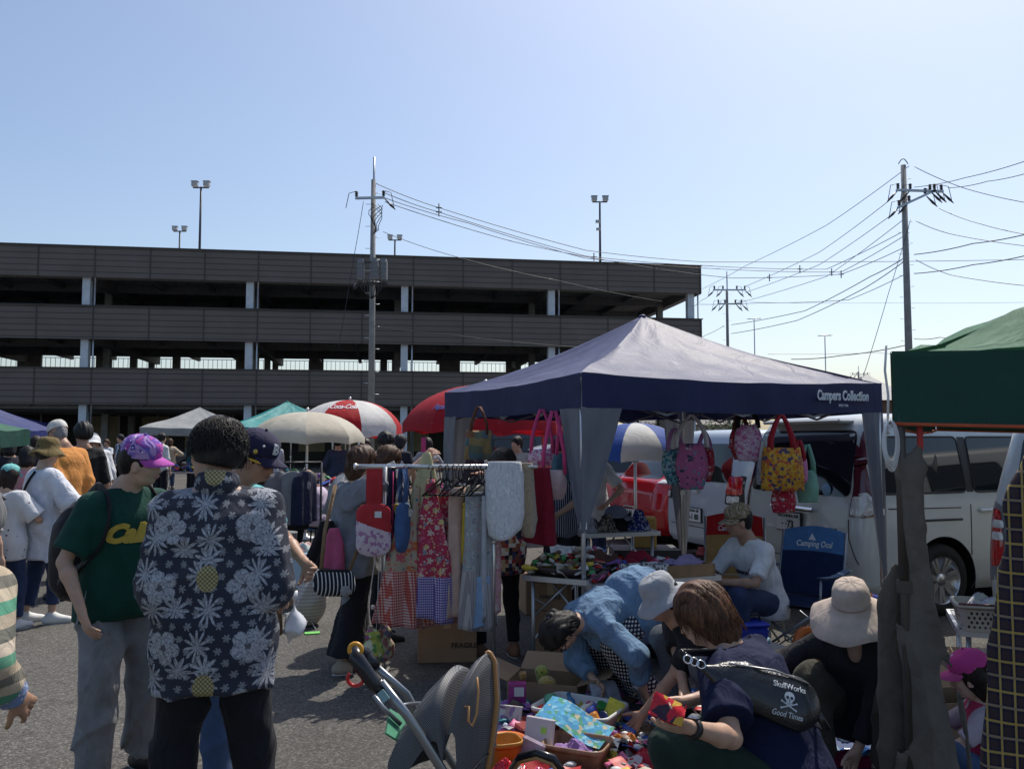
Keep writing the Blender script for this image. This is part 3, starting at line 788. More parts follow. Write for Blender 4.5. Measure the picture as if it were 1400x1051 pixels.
def glasses(S,root,mat,lens=None,name='glasses'):
 s=S['s'];m=MB();m.M=headM(S)
 for g in(-1,1):
  m.tube([(g*(.034+.024*math.cos(a))*s,.101*s-.006*abs(math.cos(a))*s,(.004+.017*math.sin(a))*s)for a in[2*math.pi*i/14 for i in range(14)]],.0022*s,5,closed=True)
  m.tube([(g*.058*s,.095*s,.008*s),(g*.074*s,.06*s,.008*s),(g*.082*s,.0,.008*s)],.0025*s,5)
 m.tube([(-.01*s,.102*s,.006*s),(.01*s,.102*s,.006*s)],.0022*s,5)
 o=m.build(name,mat,root)
 if lens:
  l=MB();l.M=m.M
  for g in(-1,1):l.add([((g*.034+.023*math.cos(a))*s,.1005*s-.005*abs(math.cos(a))*s,(.004+.016*math.sin(a))*s)for a in[2*math.pi*i/14 for i in range(14)]],[tuple(range(14))],False)
  l.build('lens',lens,o)
 return o
def eyes(S,root):
 s=S['s']
 for g in(-1,1):
  m=MB();m.M=headM(S);m.ball((g*.032*s,.0765*s,.005*s),.0125*s,10,8)
  e=m.build('eye',plain('eye_white',(.62,.6,.56),.3),root)
  b=MB();b.M=m.M;b.ball((g*.0325*s,.0845*s,.003*s),.0064*s,8,6);b.build('iris',plain('iris_dark',(.02,.012,.01),.15),e)
  w=MB();w.M=m.M;w.tube([(g*.016*s,.087*s,.023*s),(g*.034*s,.088*s,.029*s),(g*.052*s,.074*s,.024*s)],[.003*s,.0038*s,.0015*s],6,flat=.6)
  w.build('eyebrow',M_HAIR['black'],root)
def lips(S,root,mat=None):
 s=S['s'];m=MB();m.M=headM(S)
 m.tube([(-.021*s,.091*s,-.053*s),(-.008*s,.1*s,-.050*s),(.008*s,.1*s,-.050*s),(.021*s,.091*s,-.053*s)],[.002*s,.0045*s,.0045*s,.002*s],6,flat=.8)
 m.tube([(-.018*s,.090*s,-.0575*s),(0,.0965*s,-.0595*s),(.018*s,.090*s,-.0575*s)],[.002*s,.0052*s,.002*s],6,flat=.8)
 m.build('lips',mat or plain('lip_skin',(.42,.2,.17),.45),root)
def skin(name,col):
 if name in MC:return MC[name]
 m,nt,b=_nodes(name);MC[name]=m
 co=coord(nt);n=N(nt,'ShaderNodeTexNoise',i_Scale=22.0,i_Detail=5.0);L(nt,co,n.inputs['Vector'])
 L(nt,ramp(nt,n.outputs[0],[(.3,tuple(x*.85 for x in col)),(.7,(min(1,col[0]*1.1),col[1]*1.05,col[2]*1.02))]),b.inputs['Base Color'])
 b.inputs['Roughness'].default_value=.5;b.inputs['Subsurface Weight'].default_value=.12
 b.inputs['Subsurface Radius'].default_value=(.02,.008,.004);b.inputs['Subsurface Scale'].default_value=.4
 n2=N(nt,'ShaderNodeTexNoise',i_Scale=400.0,i_Detail=2.0);L(nt,co,n2.inputs['Vector']);bump(nt,b,n2.outputs[0],.12,.002);return m
def hairmat(name,a,b_):
 m,nt,b=_nodes(name);MC[name]=m
 co=coord(nt,scale=(90,90,8));n=N(nt,'ShaderNodeTexNoise',i_Scale=1.6,i_Detail=3.0);L(nt,co,n.inputs['Vector'])
 L(nt,ramp(nt,n.outputs[0],[(.35,a),(.7,b_)]),b.inputs['Base Color']);b.inputs['Roughness'].default_value=.55
 b.inputs['Specular IOR Level'].default_value=.3;bump(nt,b,n.outputs[0],.6,.004);return m
M_HAIR={'black':hairmat('hair_black',(.008,.007,.007),(.022,.019,.018)),'brown':hairmat('hair_brown',(.035,.016,.009),(.11,.05,.025)),'dark':hairmat('hair_dark',(.012,.008,.007),(.04,.022,.015)),'grey':hairmat('hair_grey',(.12,.12,.12),(.3,.3,.3))}
SK=skin('skin_light',(.52,.33,.235));SKT=skin('skin_tanned',(.40,.235,.155));SKD=skin('skin_pale',(.6,.4,.3))
def asphalt():
 m,nt,b=_nodes('asphalt');co=coord(nt)
 n1=N(nt,'ShaderNodeTexNoise',i_Scale=.5,i_Detail=6.0);L(nt,co,n1.inputs['Vector'])
 v=N(nt,'ShaderNodeTexVoronoi');v.inputs['Scale'].default_value=95;L(nt,co,v.inputs['Vector'])
 sp=N(nt,'ShaderNodeSeparateColor');L(nt,v.outputs['Color'],sp.inputs[0])
 g=ramp(nt,sp.outputs[0],[(0,(.055,.051,.046)),(.45,(.08,.075,.068)),(.85,(.125,.117,.105)),(1,(.19,.18,.16))])
 big=ramp(nt,n1.outputs[0],[(.3,(.78,.78,.78)),(.7,(1.1,1.1,1.1))])
 n4=N(nt,'ShaderNodeTexNoise',i_Scale=3.5,i_Detail=6.0);L(nt,co,n4.inputs['Vector'])
 st=ramp(nt,n4.outputs[0],[(.28,(.6,.6,.6)),(.42,(1,1,1))])
 c=mixc(nt,1.0,g,big,'MULTIPLY');c=mixc(nt,.6,c,st,'MULTIPLY')
 L(nt,c,b.inputs['Base Color']);b.inputs['Roughness'].default_value=.85;b.inputs['Specular IOR Level'].default_value=.3
 bump(nt,b,mth(nt,'SUBTRACT',1.0,v.outputs['Distance']),.6,.006);return m
g=MB();g.add([(-1500,-60,0),(1500,-60,0),(1500,2600,0),(-1500,2600,0)],[(0,1,2,3)],False)
tag(g.build('ground',asphalt()),kind='structure')
white_paint=plain('road_paint',(.62,.62,.6),.7,var=.25,scale=14)
# ------------------------------------------------------------------ multi-storey car park
BR=Vector((10.95,49.4,0));BA=math.atan2(5.7,37)
bld=thing('parking_building','long three-storey grey-brown multi-storey car park behind the stalls','building',BR,BA)
def cladding():
 m,nt,b=_nodes('cladding');co=coord(nt);sx=N(nt,'ShaderNodeSeparateXYZ');L(nt,co,sx.inputs[0])
 f=mth(nt,'FRACT',mth(nt,'DIVIDE',sx.outputs[2],.31));line=mth(nt,'LESS_THAN',f,.14)
 n=N(nt,'ShaderNodeTexNoise',i_Scale=.6,i_Detail=4.0);L(nt,co,n.inputs['Vector'])
 base=ramp(nt,n.outputs[0],[(.3,(.135,.108,.092)),(.7,(.165,.134,.115))])
 L(nt,mixc(nt,mth(nt,'MULTIPLY',line,.75),base,(.02,.018,.018)),b.inputs['Base Color']);b.inputs['Roughness'].default_value=.55
 bump(nt,b,mth(nt,'MULTIPLY',line,-1.0),.5,.02);return m
CLAD=cladding();CONC=plain('concrete_dim',(.3,.29,.28),.9,var=.2,scale=2);COLM=plain('column_paint',(.62,.66,.7),.6,var=.1,scale=3)
DARK=plain('dark_fixture',(.03,.03,.032),.6);STEEL=metal('galvanised',(.5,.52,.54),.45)
LEN=62.4;DEP=15.0;PS=8.25
def each(name,boxes,mat,parent):
 for c,sz in boxes:
  m=MB();m.box(c,sz);m.build(name,mat,parent)
bands=[(3.36,5.22),(6.74,8.46),(9.98,11.58)]
for z0,z1 in bands:
 p=MB();p.box((-LEN/2,-.1,(z0+z1)/2),(LEN,.12,z1-z0))
 p.box((0.0,DEP/2,(z0+z1)/2),(.12,DEP-.1,z1-z0))
 p.box((-LEN,DEP/2,(z0+z1)/2),(.12,DEP-.1,z1-z0))
 p.mi=1
 for i in range(20):p.box((-.09-i*PS/3,-.172,(z0+z1)/2),(.07,.02,z1-z0))
 o=p.build('cladding_band',[CLAD,plain('joint_trim',(.07,.058,.05),.6)],bld)
 q=MB();q.box((-LEN/2,-.13,z1+.03),(LEN+.1,.2,.05));q.build('coping',plain('coping',(.06,.055,.05),.5),o)
# far side parapets with gaps above
p=MB()
for z0,z1 in((3.5,6.25),(7.3,11.0)):p.box((-LEN/2,DEP,(z0+z1)/2),(LEN-.2,.12,z1-z0))
p.build('rear_parapet',CLAD,bld)
for zs in(3.55,7.25,10.4):
 p=MB();p.box((-LEN/2,DEP/2,zs+.15),(LEN-.3,DEP-.3,.3));p.build('floor_slab',CONC,bld)
 B=[((-.5-i*PS,DEP/2,zs-.28),(.35,DEP-.5,.56))for i in range(8)]
 B+=[((-LEN/2,4.8,zs-.22),(LEN-.8,.3,.44)),((-LEN/2,.6,zs-.2),(LEN-.8,.25,.4)),((-LEN/2,10.2,zs-.22),(LEN-.8,.3,.44))]
 B+=[((-.5-i*PS/3,DEP/2,zs-.15),(.2,DEP-.6,.3))for i in range(22)if i%3]
 each('ceiling_beam',B,plain('beam_steel',(.2,.2,.2),.7,var=.2),bld)
for i in range(8):
 x=-.55-i*PS
 each('column',[((x,.28,5.05),(.38,.42,10.1))],COLM,bld)
 p=MB();p.tube([(x+.42,.1,0),(x+.42,.1,10.1)],.05,6);p.build('drainpipe',STEEL,bld)
 for yy in(4.9,10.2,14.6):
  p=MB();p.box((x-.3,yy,5.2),(.36,.36,10.4));p.build('inner_column',CONC,bld)
# rail across the gap at the back
p=MB()
for i in range(200):p.box((-.4-i*.31,DEP-.25,6.6),(.03,.03,1.0))
p.box((-LEN/2,DEP-.25,7.08),(LEN-.6,.04,.04));p.build('rear_railing',STEEL,bld)
each('rear_wall_panel',[((-4-i*4.7,DEP-.5,6.5),(.5+.5*(i%3),.25,1.6))for i in range(13)],CONC,bld)
# ground storey back wall with shutters
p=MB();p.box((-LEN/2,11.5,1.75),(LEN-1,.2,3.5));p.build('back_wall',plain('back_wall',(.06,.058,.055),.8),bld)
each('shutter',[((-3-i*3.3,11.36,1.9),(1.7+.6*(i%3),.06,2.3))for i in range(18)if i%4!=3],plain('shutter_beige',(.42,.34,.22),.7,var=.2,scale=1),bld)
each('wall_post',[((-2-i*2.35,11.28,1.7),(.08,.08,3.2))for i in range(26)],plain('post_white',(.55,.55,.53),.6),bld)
for i,(x,n)in enumerate(((-12.5,3.2),(-29.5,3.0),(-37,4.0),(-48,3))):
 pass
# roof-top floodlight masts
def mast(px,py,d,label,heads=2,cam_box=False):
 top=at(px,py,d);r=thing('floodlight_mast',label,'floodlight mast',(top.x,top.y,10.7),0,'floodlight masts on the car park roof')
 h=top.z-10.7;m=MB();m.tube([(0,0,0),(0,0,h-.25)],[.09,.06],8);m.build('pole',plain('mast_paint',(.03,.035,.05),.5),r)
 m=MB();m.box((0,0,h-.3),(.95,.07,.07));m.build('crossbar',plain('mast_paint',(.03,.035,.05)),r)
 for x in(-.36,.36):
  q=MB();q.box((x,-.06,h-.1),(.36,.3,.3),bev=.04);q.box((x,-.02,h+.07),(.42,.36,.03));fl=q.build('lamp_head',plain('lamp_shell',(.42,.43,.44),.4),r)
  q=MB();q.box((x,-.06,h-.262),(.30,.24,.02));q.build('lens',plain('lamp_lens',(.7,.7,.65),.2),fl)
 if cam_box:
  q=MB();q.box((-.12,-.1,h-1.6),(.34,.2,.16));q.box((-.1,-.1,h-2.1),(.3,.2,.14));q.build('camera_box',plain('lamp_shell',(.42,.43,.44)),r)
mast(275,250,51,'tall twin floodlight mast above the left part of the car park roof')
mast(820,270,54.5,'twin floodlight mast with small cameras above the right part of the car park roof',cam_box=True)
mast(246,311,64,'low twin floodlight mast just left of the tall left mast')
mast(540,323,64,'low twin floodlight mast just right of the main utility pole')
# ------------------------------------------------------------------ utility poles
PCON=plain('pole_concrete',(.27,.26,.25),.85,var=.15,scale=5);INS=plain('insulator_dark',(.035,.03,.03),.35);WIRE=plain('wire_black',(.02,.02,.024),.5)
PG='concrete utility poles'
def util_pole(px,d,top_py,label,arms,rod=None,r=.15,boxes=False,steps=True,loops=False):
 b=at(px,600,d);zt=at(px,top_py,d).z
 o=thing('utility_pole',label,'utility pole',(b.x,b.y,0),0,PG)
 m=MB();m.tube([(0,0,0),(0,0,zt)],[r*1.0,r*.62],12);m.build('pole',PCON,o)
 if rod:zr=at(px,rod,d).z;m=MB();m.tube([(.02,0,zt-1.2),(.02,0,zr)],.045,6);m.build('rod',STEEL,o)
 for(x0,y0,x1,y1)in arms:
  p0=at(x0,y0,d)-o.location;p1=at(x1,y1,d)-o.location;p0.y-=r+.05;p1.y-=r+.05
  m=MB();m.bar(p0,p1,.09,.09);a=m.build('crossarm',STEEL,o)
  for t in((0.04,.3,.72,.96)if not boxes else(.04,.96)):
   q=p0.lerp(p1,t);n=MB();sg=-1 if t<.5 else 1
   n.tube([q+Vector((0,0,.04)),q+Vector((0,0,.28))],[.035,.05],7)
   for k in range(3):n.ball(q+Vector((0,0,.1+.07*k)),.075,8,5,(1,1,.4))
   if not boxes or sg>0:n.tube([q+Vector((sg*.05,0,-.05)),q+Vector((sg*.3,-.02,-.32)),q+Vector((sg*.48,-.02,-.5))],[.02,.055,.015],7)
   n.tube([q+Vector((0,0,.28)),q+Vector((sg*.3,0,.2)),q+Vector((sg*.42,0,-.4))],.015,5)
   n.build('insulator',INS,a)
 if steps:
  m=MB()
  for k in range(int(zt/.45)-4):
   z=2+k*.45;sx_=1 if k%2 else-1;m.tube([(0,0,z),(sx_*.3,0,z)],.012,5)
  m.build('climbing_step',STEEL,o)
 if boxes:
  z=at(px,372,d).z
  for i,x in enumerate((-.42,-.14+.3,.5)):
   m=MB();m.box((x,-.32 if i!=1 else-.42,z),(.26,.3,.8),bev=.04);m.box((x,-.32 if i!=1 else-.42,z+.43),(.2,.2,.08))
   for k in range(4):m.box((x,-.49 if i!=1 else-.59,z-.25+k*.17),(.24,.02,.04))
   m.build('transformer',plain('transformer_grey',(.2,.2,.21),.6),o)
  m=MB();m.box((0,-.2,z-.5),(1.3,.1,.1));m.box((0,-.2,z+.35),(1.2,.06,.06))
  for k in range(7):
   x=-.5+k*.17;m.tube([(x,-.3,z-.4),(x*.7,-.35,z-.8-.1*(k%3)),(0,-.2,z-1.1)],.018,5)
  m.tube([(-.6,-.2,z-.5),(-.65,-.35,z-.75)],.07,6);m.bar((0,-.2,z-.55),(0,-.2,z+.4),.05);m.build('cable_bracket',INS,o)
  m=MB()
  for k in range(6):m.tube([(.05+.25*math.sin(t*.9+k)*(t/6)+.12*k/3,-.15,z+1.5+t*.16+.03*k)for t in range(8)],.015,5)
  m.build('jumper_cable',INS,o)
 if loops:
  m=MB();m.tube([(-.2+.4*t/8,0,zt+.05+.22*math.sin(math.pi*t/8))for t in range(9)],.02,5);m.build('top_loop',INS,o)
 return o
util_pole(507,34,246,'grey utility pole with three transformer boxes in front of the car park',[(487,273,527,272)],rod=215,boxes=True)
util_pole(1246,35,226,'tall utility pole with two crossarms standing alone right of the car park',[(1222,262,1286,264),(1224,286,1276,262)],loops=True,r=.17)
util_pole(997,58,396,'distant utility pole between the car park end and the blue canopy',[(974,397,1019,397),(980,416,1014,416)],rod=371,r=.14)
util_pole(1176,120,508,'tiny far utility pole just above the right end of the blue canopy',[(1164,512,1186,512)],rod=500,r=.2)
def antenna(px,d,py,label):
 b=at(px,600,d);z=at(px,py,d).z;o=thing('television_antenna',label,'antenna',(b.x,b.y,3.5),0,'rooftop television antennas')
 m=MB();m.tube([(0,0,0),(0,0,z-3.5)],.045,6);m.build('mast',STEEL,o)
 m=MB();m.tube([(-.55,0,z-3.5),(.55,.1,z-3.4)],.03,5)
 for k in range(6):m.tube([(-.5+k*.2,-.3,z-3.5),(-.5+k*.2,.3,z-3.5)],.02,4)
 m.build('antenna_element',STEEL,o)
antenna(1034,70,436,'thin rooftop antenna mast right behind the distant utility pole')
antenna(1131,70,459,'thin rooftop antenna mast standing over the middle of the blue canopy slope')
# ------------------------------------------------------------------ overhead wires
def wire(pts,label,r=.014,sag=.0,spacers=()):
 P=[at(*p)for p in pts];out=[]
 for i in range(len(P)-1):
  n=14
  for k in range(n+(i==len(P)-2)):
   t=k/n;q=P[i].lerp(P[i+1],t);q.z-=sag*4*t*(1-t);out.append(q)
 m=MB();m.tube([p-out[0]for p in out],r,5)
 for t in spacers:
  q=out[int(t*(len(out)-1))]-out[0];m.tube([q+Vector((0,0,-.18)),q+Vector((0,0,.18))],.025,5);m.tube([q+Vector((-.12,0,.0)),q+Vector((.12,0,0))],.025,5)
 o=m.build('overhead_wire',WIRE,None,out[0]);tag(o,label,'overhead wire','overhead wires');return o
WL=[([(512,250,34),(600,284,35),(800,342,38),(960,358,40),(1400,355,44)],'topmost wire running from the transformer pole past the car park roof to the right edge',(.25,)),([(522,262,34),(600,290,35),(800,350,38),(960,363,40),(1130,368,40),(1243,312,35)],'spacer cable from the transformer pole crossing the roof line to the tall right pole',(.21,.42,.77)),([(524,270,34),(640,305,35),(800,353,38),(970,367,40),(1150,372,40),(1243,318,35)],'second spacer cable hung just below the first one left of the tall right pole',(.79,)),([(526,276,34),(700,330,36),(860,361,38),(1000,380,42),(1150,375,40),(1243,335,35)],'lowest cable of the bundle leaving the transformer pole to the right',(.8,.68)),([(524,317,34),(620,350,33),(760,383,33),(905,412,44)],'single thin wire slanting down across the upper car park cladding',()),([(508,445,34),(620,458,33),(800,475,33)],'faint wire crossing the middle cladding band right of the transformer pole',()),([(497,275,34),(485,345,33.5),(462,480,33)],'stay wire descending to the left of the transformer pole',()),([(1243,227,35),(1130,308,42),(1020,363,55),(960,395,70)],'highest wire running left from the very top of the tall right pole',()),([(1216,274,35),(1120,345,45),(1018,392,57)],'upper line between the tall right pole and the distant pole',()),([(1224,290,35),(1120,362,45),(1018,400,57)],'middle line between the tall right pole and the distant pole',()),([(1238,298,35),(1130,378,45),(1010,414,57),(960,416,62)],'lower line between the tall right pole and the distant pole',()),([(1243,348,35),(1190,378,38),(1100,425,48),(1000,444,58)],'thick cable sagging from mid height of the tall right pole to the left',()),([(1243,352,35),(1180,395,40),(1090,438,50),(1000,456,58)],'second thick cable sagging just under the first from the tall right pole',()),([(1243,372,35),(1160,410,42),(1040,414,52),(952,416,60)],'almost level wire behind the distant pole at crossarm height',()),([(975,400,58),(960,410,60),(940,424,62)],'short wire from the distant pole behind the car park corner',()),([(990,445,58),(965,458,60),(940,470,62)],'lower short wire from the distant pole behind the car park corner',()),([(1250,228,35),(1320,258,34),(1420,280,32)],'wire falling to the right from the top of the tall right pole',()),([(1250,256,35),(1320,243,32),(1420,214,28)],'wire rising to the upper right corner from the tall right pole',()),([(1296,257,34),(1350,248,32),(1420,232,28)],'second wire rising to the right from the crossarm end',()),([(1284,285,35),(1340,306,33),(1420,323,31)],'wire sloping right from the lower crossarm of the tall right pole',()),([(1252,302,35),(1300,320,34),(1420,338,31)],'sagging cable going right below the crossarms',()),([(1250,348,35),(1330,333,32),(1420,316,29)],'thick dark cable going right at mid height of the tall pole',()),([(1252,355,35),(1300,376,34),(1420,392,31)],'lowest sagging cable going right from the tall pole',()),([(1250,374,35),(1330,362,33),(1420,345,30)],'thin wire rising gently right below the thick dark cable',()),([(1025,413,70),(1200,414,70),(1420,413,70)],'level thin wire crossing behind the tall right pole',()),([(1245,300,35),(1215,400,34),(1180,515,33)],'stay wire dropping left from the tall right pole to the blue canopy',()),([(1082,491,40),(1150,486,38),(1238,472,35)],'thick cable low over the right slope of the blue canopy',()),([(1250,463,35),(1285,461,34),(1330,462,33)],'short cable between the tall right pole and the green canopy',()),([(1050,484,60),(1200,482,60),(1240,484,60)],'faint level wire just above the blue canopy',()),]
for pts,lab,spc in WL:
 wire(pts,lab,.02 if 'thick' in lab else(.012 if 'faint' in lab or 'thin' in lab or 'stay' in lab else.015),.05,spc)
# ------------------------------------------------------------------ far houses and trees
def house(px0,px1,d,h,wall,roofc,label,windows=3):
 a=at(px0,600,d);b=at(px1,600,d);w=b.x-a.x
 o=thing('house',label,'house',((a.x+b.x)/2,d,0),0,'low houses beyond the stalls')
 m=MB();m.box((0,3,h/2),(w,6,h));m.build('wall',plain('house_wall_'+str(px0),wall,.8,var=.1,scale=1),o)
 m=MB();m.add([(-w/2-.4,-.5,h),(w/2+.4,-.5,h),(w/2+.4,6.5,h),(-w/2-.4,6.5,h),(-w/2+.6,3,h+1.5),(w/2-.6,3,h+1.5)],[(0,1,5,4),(1,2,5),(2,3,4,5),(3,0,4),(3,2,1,0)],False)
 m.build('roof',plain('house_roof_'+str(px0),roofc,.7,var=.2,scale=3),o)
 for i in range(windows):
  x=-w/2+(i+.5)*w/windows;m=MB();m.box((x,-.03,h*.6),(w/windows*.45,.08,h*.25));f=m.build('window',plain('window_frame',(.35,.35,.35),.5),o)
  m=MB();m.box((x,-.085,h*.6),(w/windows*.38,.03,h*.2));m.build('pane',plain('window_glass',(.04,.05,.06),.1),f)
house(930,1010,60,2.6,(.4,.36,.3),(.12,.11,.11),'beige far house seen under the blue canopy beside the parked cars')
house(850,925,70,2.7,(.34,.33,.3),(.06,.06,.07),'grey roofed far house behind the striped blue parasol',4)
house(1196,1240,45,3.6,(.16,.09,.06),(.3,.3,.3),'small brown house between the blue and green canopies',2)
house(700,840,75,2.5,(.3,.29,.27),(.1,.1,.11),'long low house behind the red parasol',5)
LEAF=None
def leafmat():
 m,nt,b=_nodes('leaf');n=N(nt,'ShaderNodeTexNoise',i_Scale=1.2,i_Detail=3.0);L(nt,coord(nt),n.inputs['Vector'])
 L(nt,ramp(nt,n.outputs[0],[(.3,(.03,.05,.018)),(.7,(.08,.12,.04))]),b.inputs['Base Color']);b.inputs['Roughness'].default_value=.7;return m
LEAF=leafmat()
def tree(px,d,h,w,label,seed):
 rg=random.Random(seed);p=at(px,600,d);o=thing('tree',label,'tree',(p.x,p.y,0),0,'small trees beyond the stalls')
 m=MB();m.tube([(0,0,0),(.1,0,h*.4),(0,.1,h*.8)],[.16,.11,.04],7)
 for k in range(6):
  a=rg.uniform(0,6.28);m.tube([(0.05,0,h*(.35+.07*k)),(math.cos(a)*w*.35,math.sin(a)*w*.35,h*(.55+.07*k))],[.05,.015],5)
 m.build('trunk',plain('bark',(.09,.07,.05),.9),o)
 m=MB();cl=[(rg.gauss(0,w*.27),rg.gauss(0,w*.27),h*rg.uniform(.45,.95))for _ in range(16)]
 for c in cl:
  for _ in range(70):
   q=Vector(c)+Vector((rg.gauss(0,.3),rg.gauss(0,.3),rg.gauss(0,.25)));r=rg.uniform(.06,.14)
   a=Vector((rg.gauss(0,1),rg.gauss(0,1),rg.gauss(0,1))).normalized();b2=a.orthogonal().normalized()*r*.5;a=a*r
   m.add([q-a,q+b2,q+a,q-b2],[(0,1,2,3)],False)
 m.build('crown',LEAF,o)
tree(1002,48,3.0,2.2,'small dark tree at the right end of the beige far house',1)
tree(885,55,2.7,2.4,'low bushy tree behind the striped blue parasol',2)
def canopy_cloth(name,col,spec=.5,rough=.42,trans=.12,wr=.25):
 if name in MC:return MC[name]
 m,nt,b=_nodes(name);MC[name]=m;co=coord(nt)
 n=N(nt,'ShaderNodeTexNoise',i_Scale=2.5,i_Detail=5.0,i_Distortion=.8);L(nt,co,n.inputs['Vector'])
 c=ramp(nt,n.outputs[0],[(.3,tuple(x*.86 for x in col)),(.7,tuple(x*1.12 for x in col))])
 finish_cloth(m,nt,b,c,fold=wr,weave=700,trans=trans,rough=rough,fscale=3.2,sheen=.0)
 b.inputs['Specular IOR Level'].default_value=spec;return m
def canopy(name,label,cat,corners,eave,apex,roofm,valm,val=.24,sag=.07,frame=True,legs=(0,1,2,3),trim=None,group=None,seams=True,drape=None,legm=None,wr=.008,crossbars=True,pinch=0.0,apexxy=None,seed=1,legz=0.0):
 """corners: four ground points in order around; returns root"""
 C_=[Vector((c[0],c[1],0))for c in corners];ctr=sum(C_,Vector())/4
 if apexxy:ctr=Vector((apexxy[0],apexxy[1],0))
 o=thing(name,label,cat,ctr,0,group);Q=[c-ctr for c in C_];ez=Vector((0,0,eave));rg=random.Random(seed)
 m=MB()
 for i in range(4):
  a,b=Q[i]+ez,Q[(i+1)%4]+ez;ap=Vector((0,0,apex));nu,nv_=22,16;ph=rg.uniform(0,6)
  def fn(u_,v_,a=a,b=b,ph=ph):
   e=a.lerp(b,u_);p=e.lerp(ap,v_);
   p.z-=sag*math.sin(math.pi*v_)*(.6+.4*math.sin(math.pi*u_))+.035*math.sin(math.pi*u_)*(1-v_)**2
   d1=math.hypot(u_,v_*.8);p.z+=wr*math.sin((math.atan2(v_*.8+.001,u_+.001))*17+ph)*math.exp(-2.2*d1)*(1-v_)*min(1,v_*8)*2
   d2=math.hypot(1-u_,v_*.8);p.z+=wr*math.sin((math.atan2(v_*.8+.001,1-u_+.001))*15+ph)*math.exp(-2.2*d2)*(1-v_)*min(1,v_*8)*2
   p.z+=wr*.5*math.sin(u_*23+v_*9+ph)*(1-v_)
   return p
  m.grid(fn,nu,nv_)
 m.ball((0,0,apex-.01),.035,8,5,(1,1,.6))
 roof=m.build('roof',roofm,o)
 bmx=bmesh.new();bmx.from_mesh(roof.data);bmesh.ops.remove_doubles(bmx,verts=bmx.verts,dist=.004);bmesh.ops.recalc_face_normals(bmx,faces=bmx.faces);bmx.to_mesh(roof.data);bmx.free()
 m=MB();tm=MB();out=[]
 for i in range(4):
  a,b=Q[i]+ez,Q[(i+1)%4]+ez;d=(b-a).normalized();nrm=Vector((d.y,-d.x,0))
  if nrm.dot((a+b)/2)<0:nrm=-nrm
  ph=rg.uniform(0,6)
  def fn(u_,v_,a=a,b=b,nrm=nrm,ph=ph):
   p=a.lerp(b,u_);p.z-=.035*math.sin(math.pi*u_)*(1-v_)+val*v_+.03*math.sin(math.pi*u_)*v_
   return p+nrm*(.006+.012*math.sin(u_*14+ph)*v_*math.sin(math.pi*u_)+.006*math.sin(u_*41+ph)*v_)
  m.grid(fn,30,4);out.append(fn)
  tm.tube([fn(t/24,1.0)for t in range(25)],.008,5)
 m.build('valance',valm,o)
 if trim:tm.build('hem_trim',trim,o)
 lm=legm or metal('leg_white',(.7,.7,.7),.4)
 if frame:
  for i in legs:
   q=Q[i]*.985;mm=MB();mm.tube([(q.x,q.y,.0+legz),(q.x,q.y,eave-.06)],.017,6);mm.tube([(q.x,q.y,1.0),(q.x,q.y,eave-.03)],.022,6);mm.box((q.x,q.y,.008),(.09,.09,.012));mm.box((q.x,q.y,1.0),(.045,.045,.05))
   mm.build('leg',lm,o)
  if crossbars:
   for i in range(4):
    a,b=Q[i]*.985,Q[(i+1)%4]*.985;mm=MB();k=4
    for j in range(k):
     p,q=a.lerp(b,j/k),a.lerp(b,(j+1)/k);z0,z1=eave-.10,eave-.28
     mm.bar(p+Vector((0,0,z0)),q+Vector((0,0,z1)),.009,.018);mm.bar(p+Vector((0,0,z1)),q+Vector((0,0,z0)),.009,.018)
    mm.build('truss',metal('frame_grey',(.25,.25,.27),.5),o)
    mm=MB();mm.bar(Q[i]*.985+Vector((0,0,eave-.05)),Vector((0,0,apex-.12)),.02,.02);mm.build('rafter',metal('frame_grey'),o)
 if drape:
  for i,(w,wz)in drape['legs'].items():
   q=Q[i]*1.004;zt=eave-val-.004
   for nb in((i+1)%4,(i-1)%4):
    d=(Q[nb]-Q[i]).normalized();mm=MB()
    def fn(u_,v_,d=d,q=q):
     ww=w*(1-v_)**.85+.02;p=q+d*(ww*u_)*1.0;p=Vector((p.x,p.y,zt-(zt-wz)*v_));s_=(.018*math.sin(u_*9+v_*2.5)+.007*math.sin(u_*23-v_*6))*(1-v_)*min(1,.3+v_*3)
     return p+Vector((d.y,-d.x,0))*s_
    mm.grid(fn,18,20);mm.build('leg_sleeve',drape['mat'],o)
 return o,Q,ctr,out
TH=R(24);U_=Vector((math.cos(TH),math.sin(TH),0));V_=Vector((-math.sin(TH),math.cos(TH),0));TC=Vector((.47,5.8,0));TS=2.75
def tent(a,b,z=0.0):p=TC+U_*a+V_*b;return Vector((p.x,p.y,z))
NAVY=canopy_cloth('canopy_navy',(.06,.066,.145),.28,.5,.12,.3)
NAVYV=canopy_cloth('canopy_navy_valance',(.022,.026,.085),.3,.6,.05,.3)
GREYD=canopy_cloth('canopy_grey_sleeve',(.20,.205,.23),.3,.7,.18,.3)
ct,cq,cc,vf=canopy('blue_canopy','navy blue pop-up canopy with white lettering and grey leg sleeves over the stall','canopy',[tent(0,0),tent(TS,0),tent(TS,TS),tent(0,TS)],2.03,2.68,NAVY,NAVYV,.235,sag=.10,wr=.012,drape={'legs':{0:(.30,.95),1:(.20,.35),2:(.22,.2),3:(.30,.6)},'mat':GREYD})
# lettering on the front right valance
WT=plain('print_white',(.62,.64,.66),.6)
d=U_;p=cq[0]+d*(TS*.838)+Vector((d.y,-d.x,0))*.035+Vector((0,0,2.03-.115))
text_on('valance_lettering','Campers Collection',.105,p,d,(0,0,1),WT,ct,sx=.62,bold=.0035,shear=.12)
text_on('valance_small_print','SINCE 1996',.028,p+Vector((0,0,-.075)),d,(0,0,1),WT,ct,sx=.7)
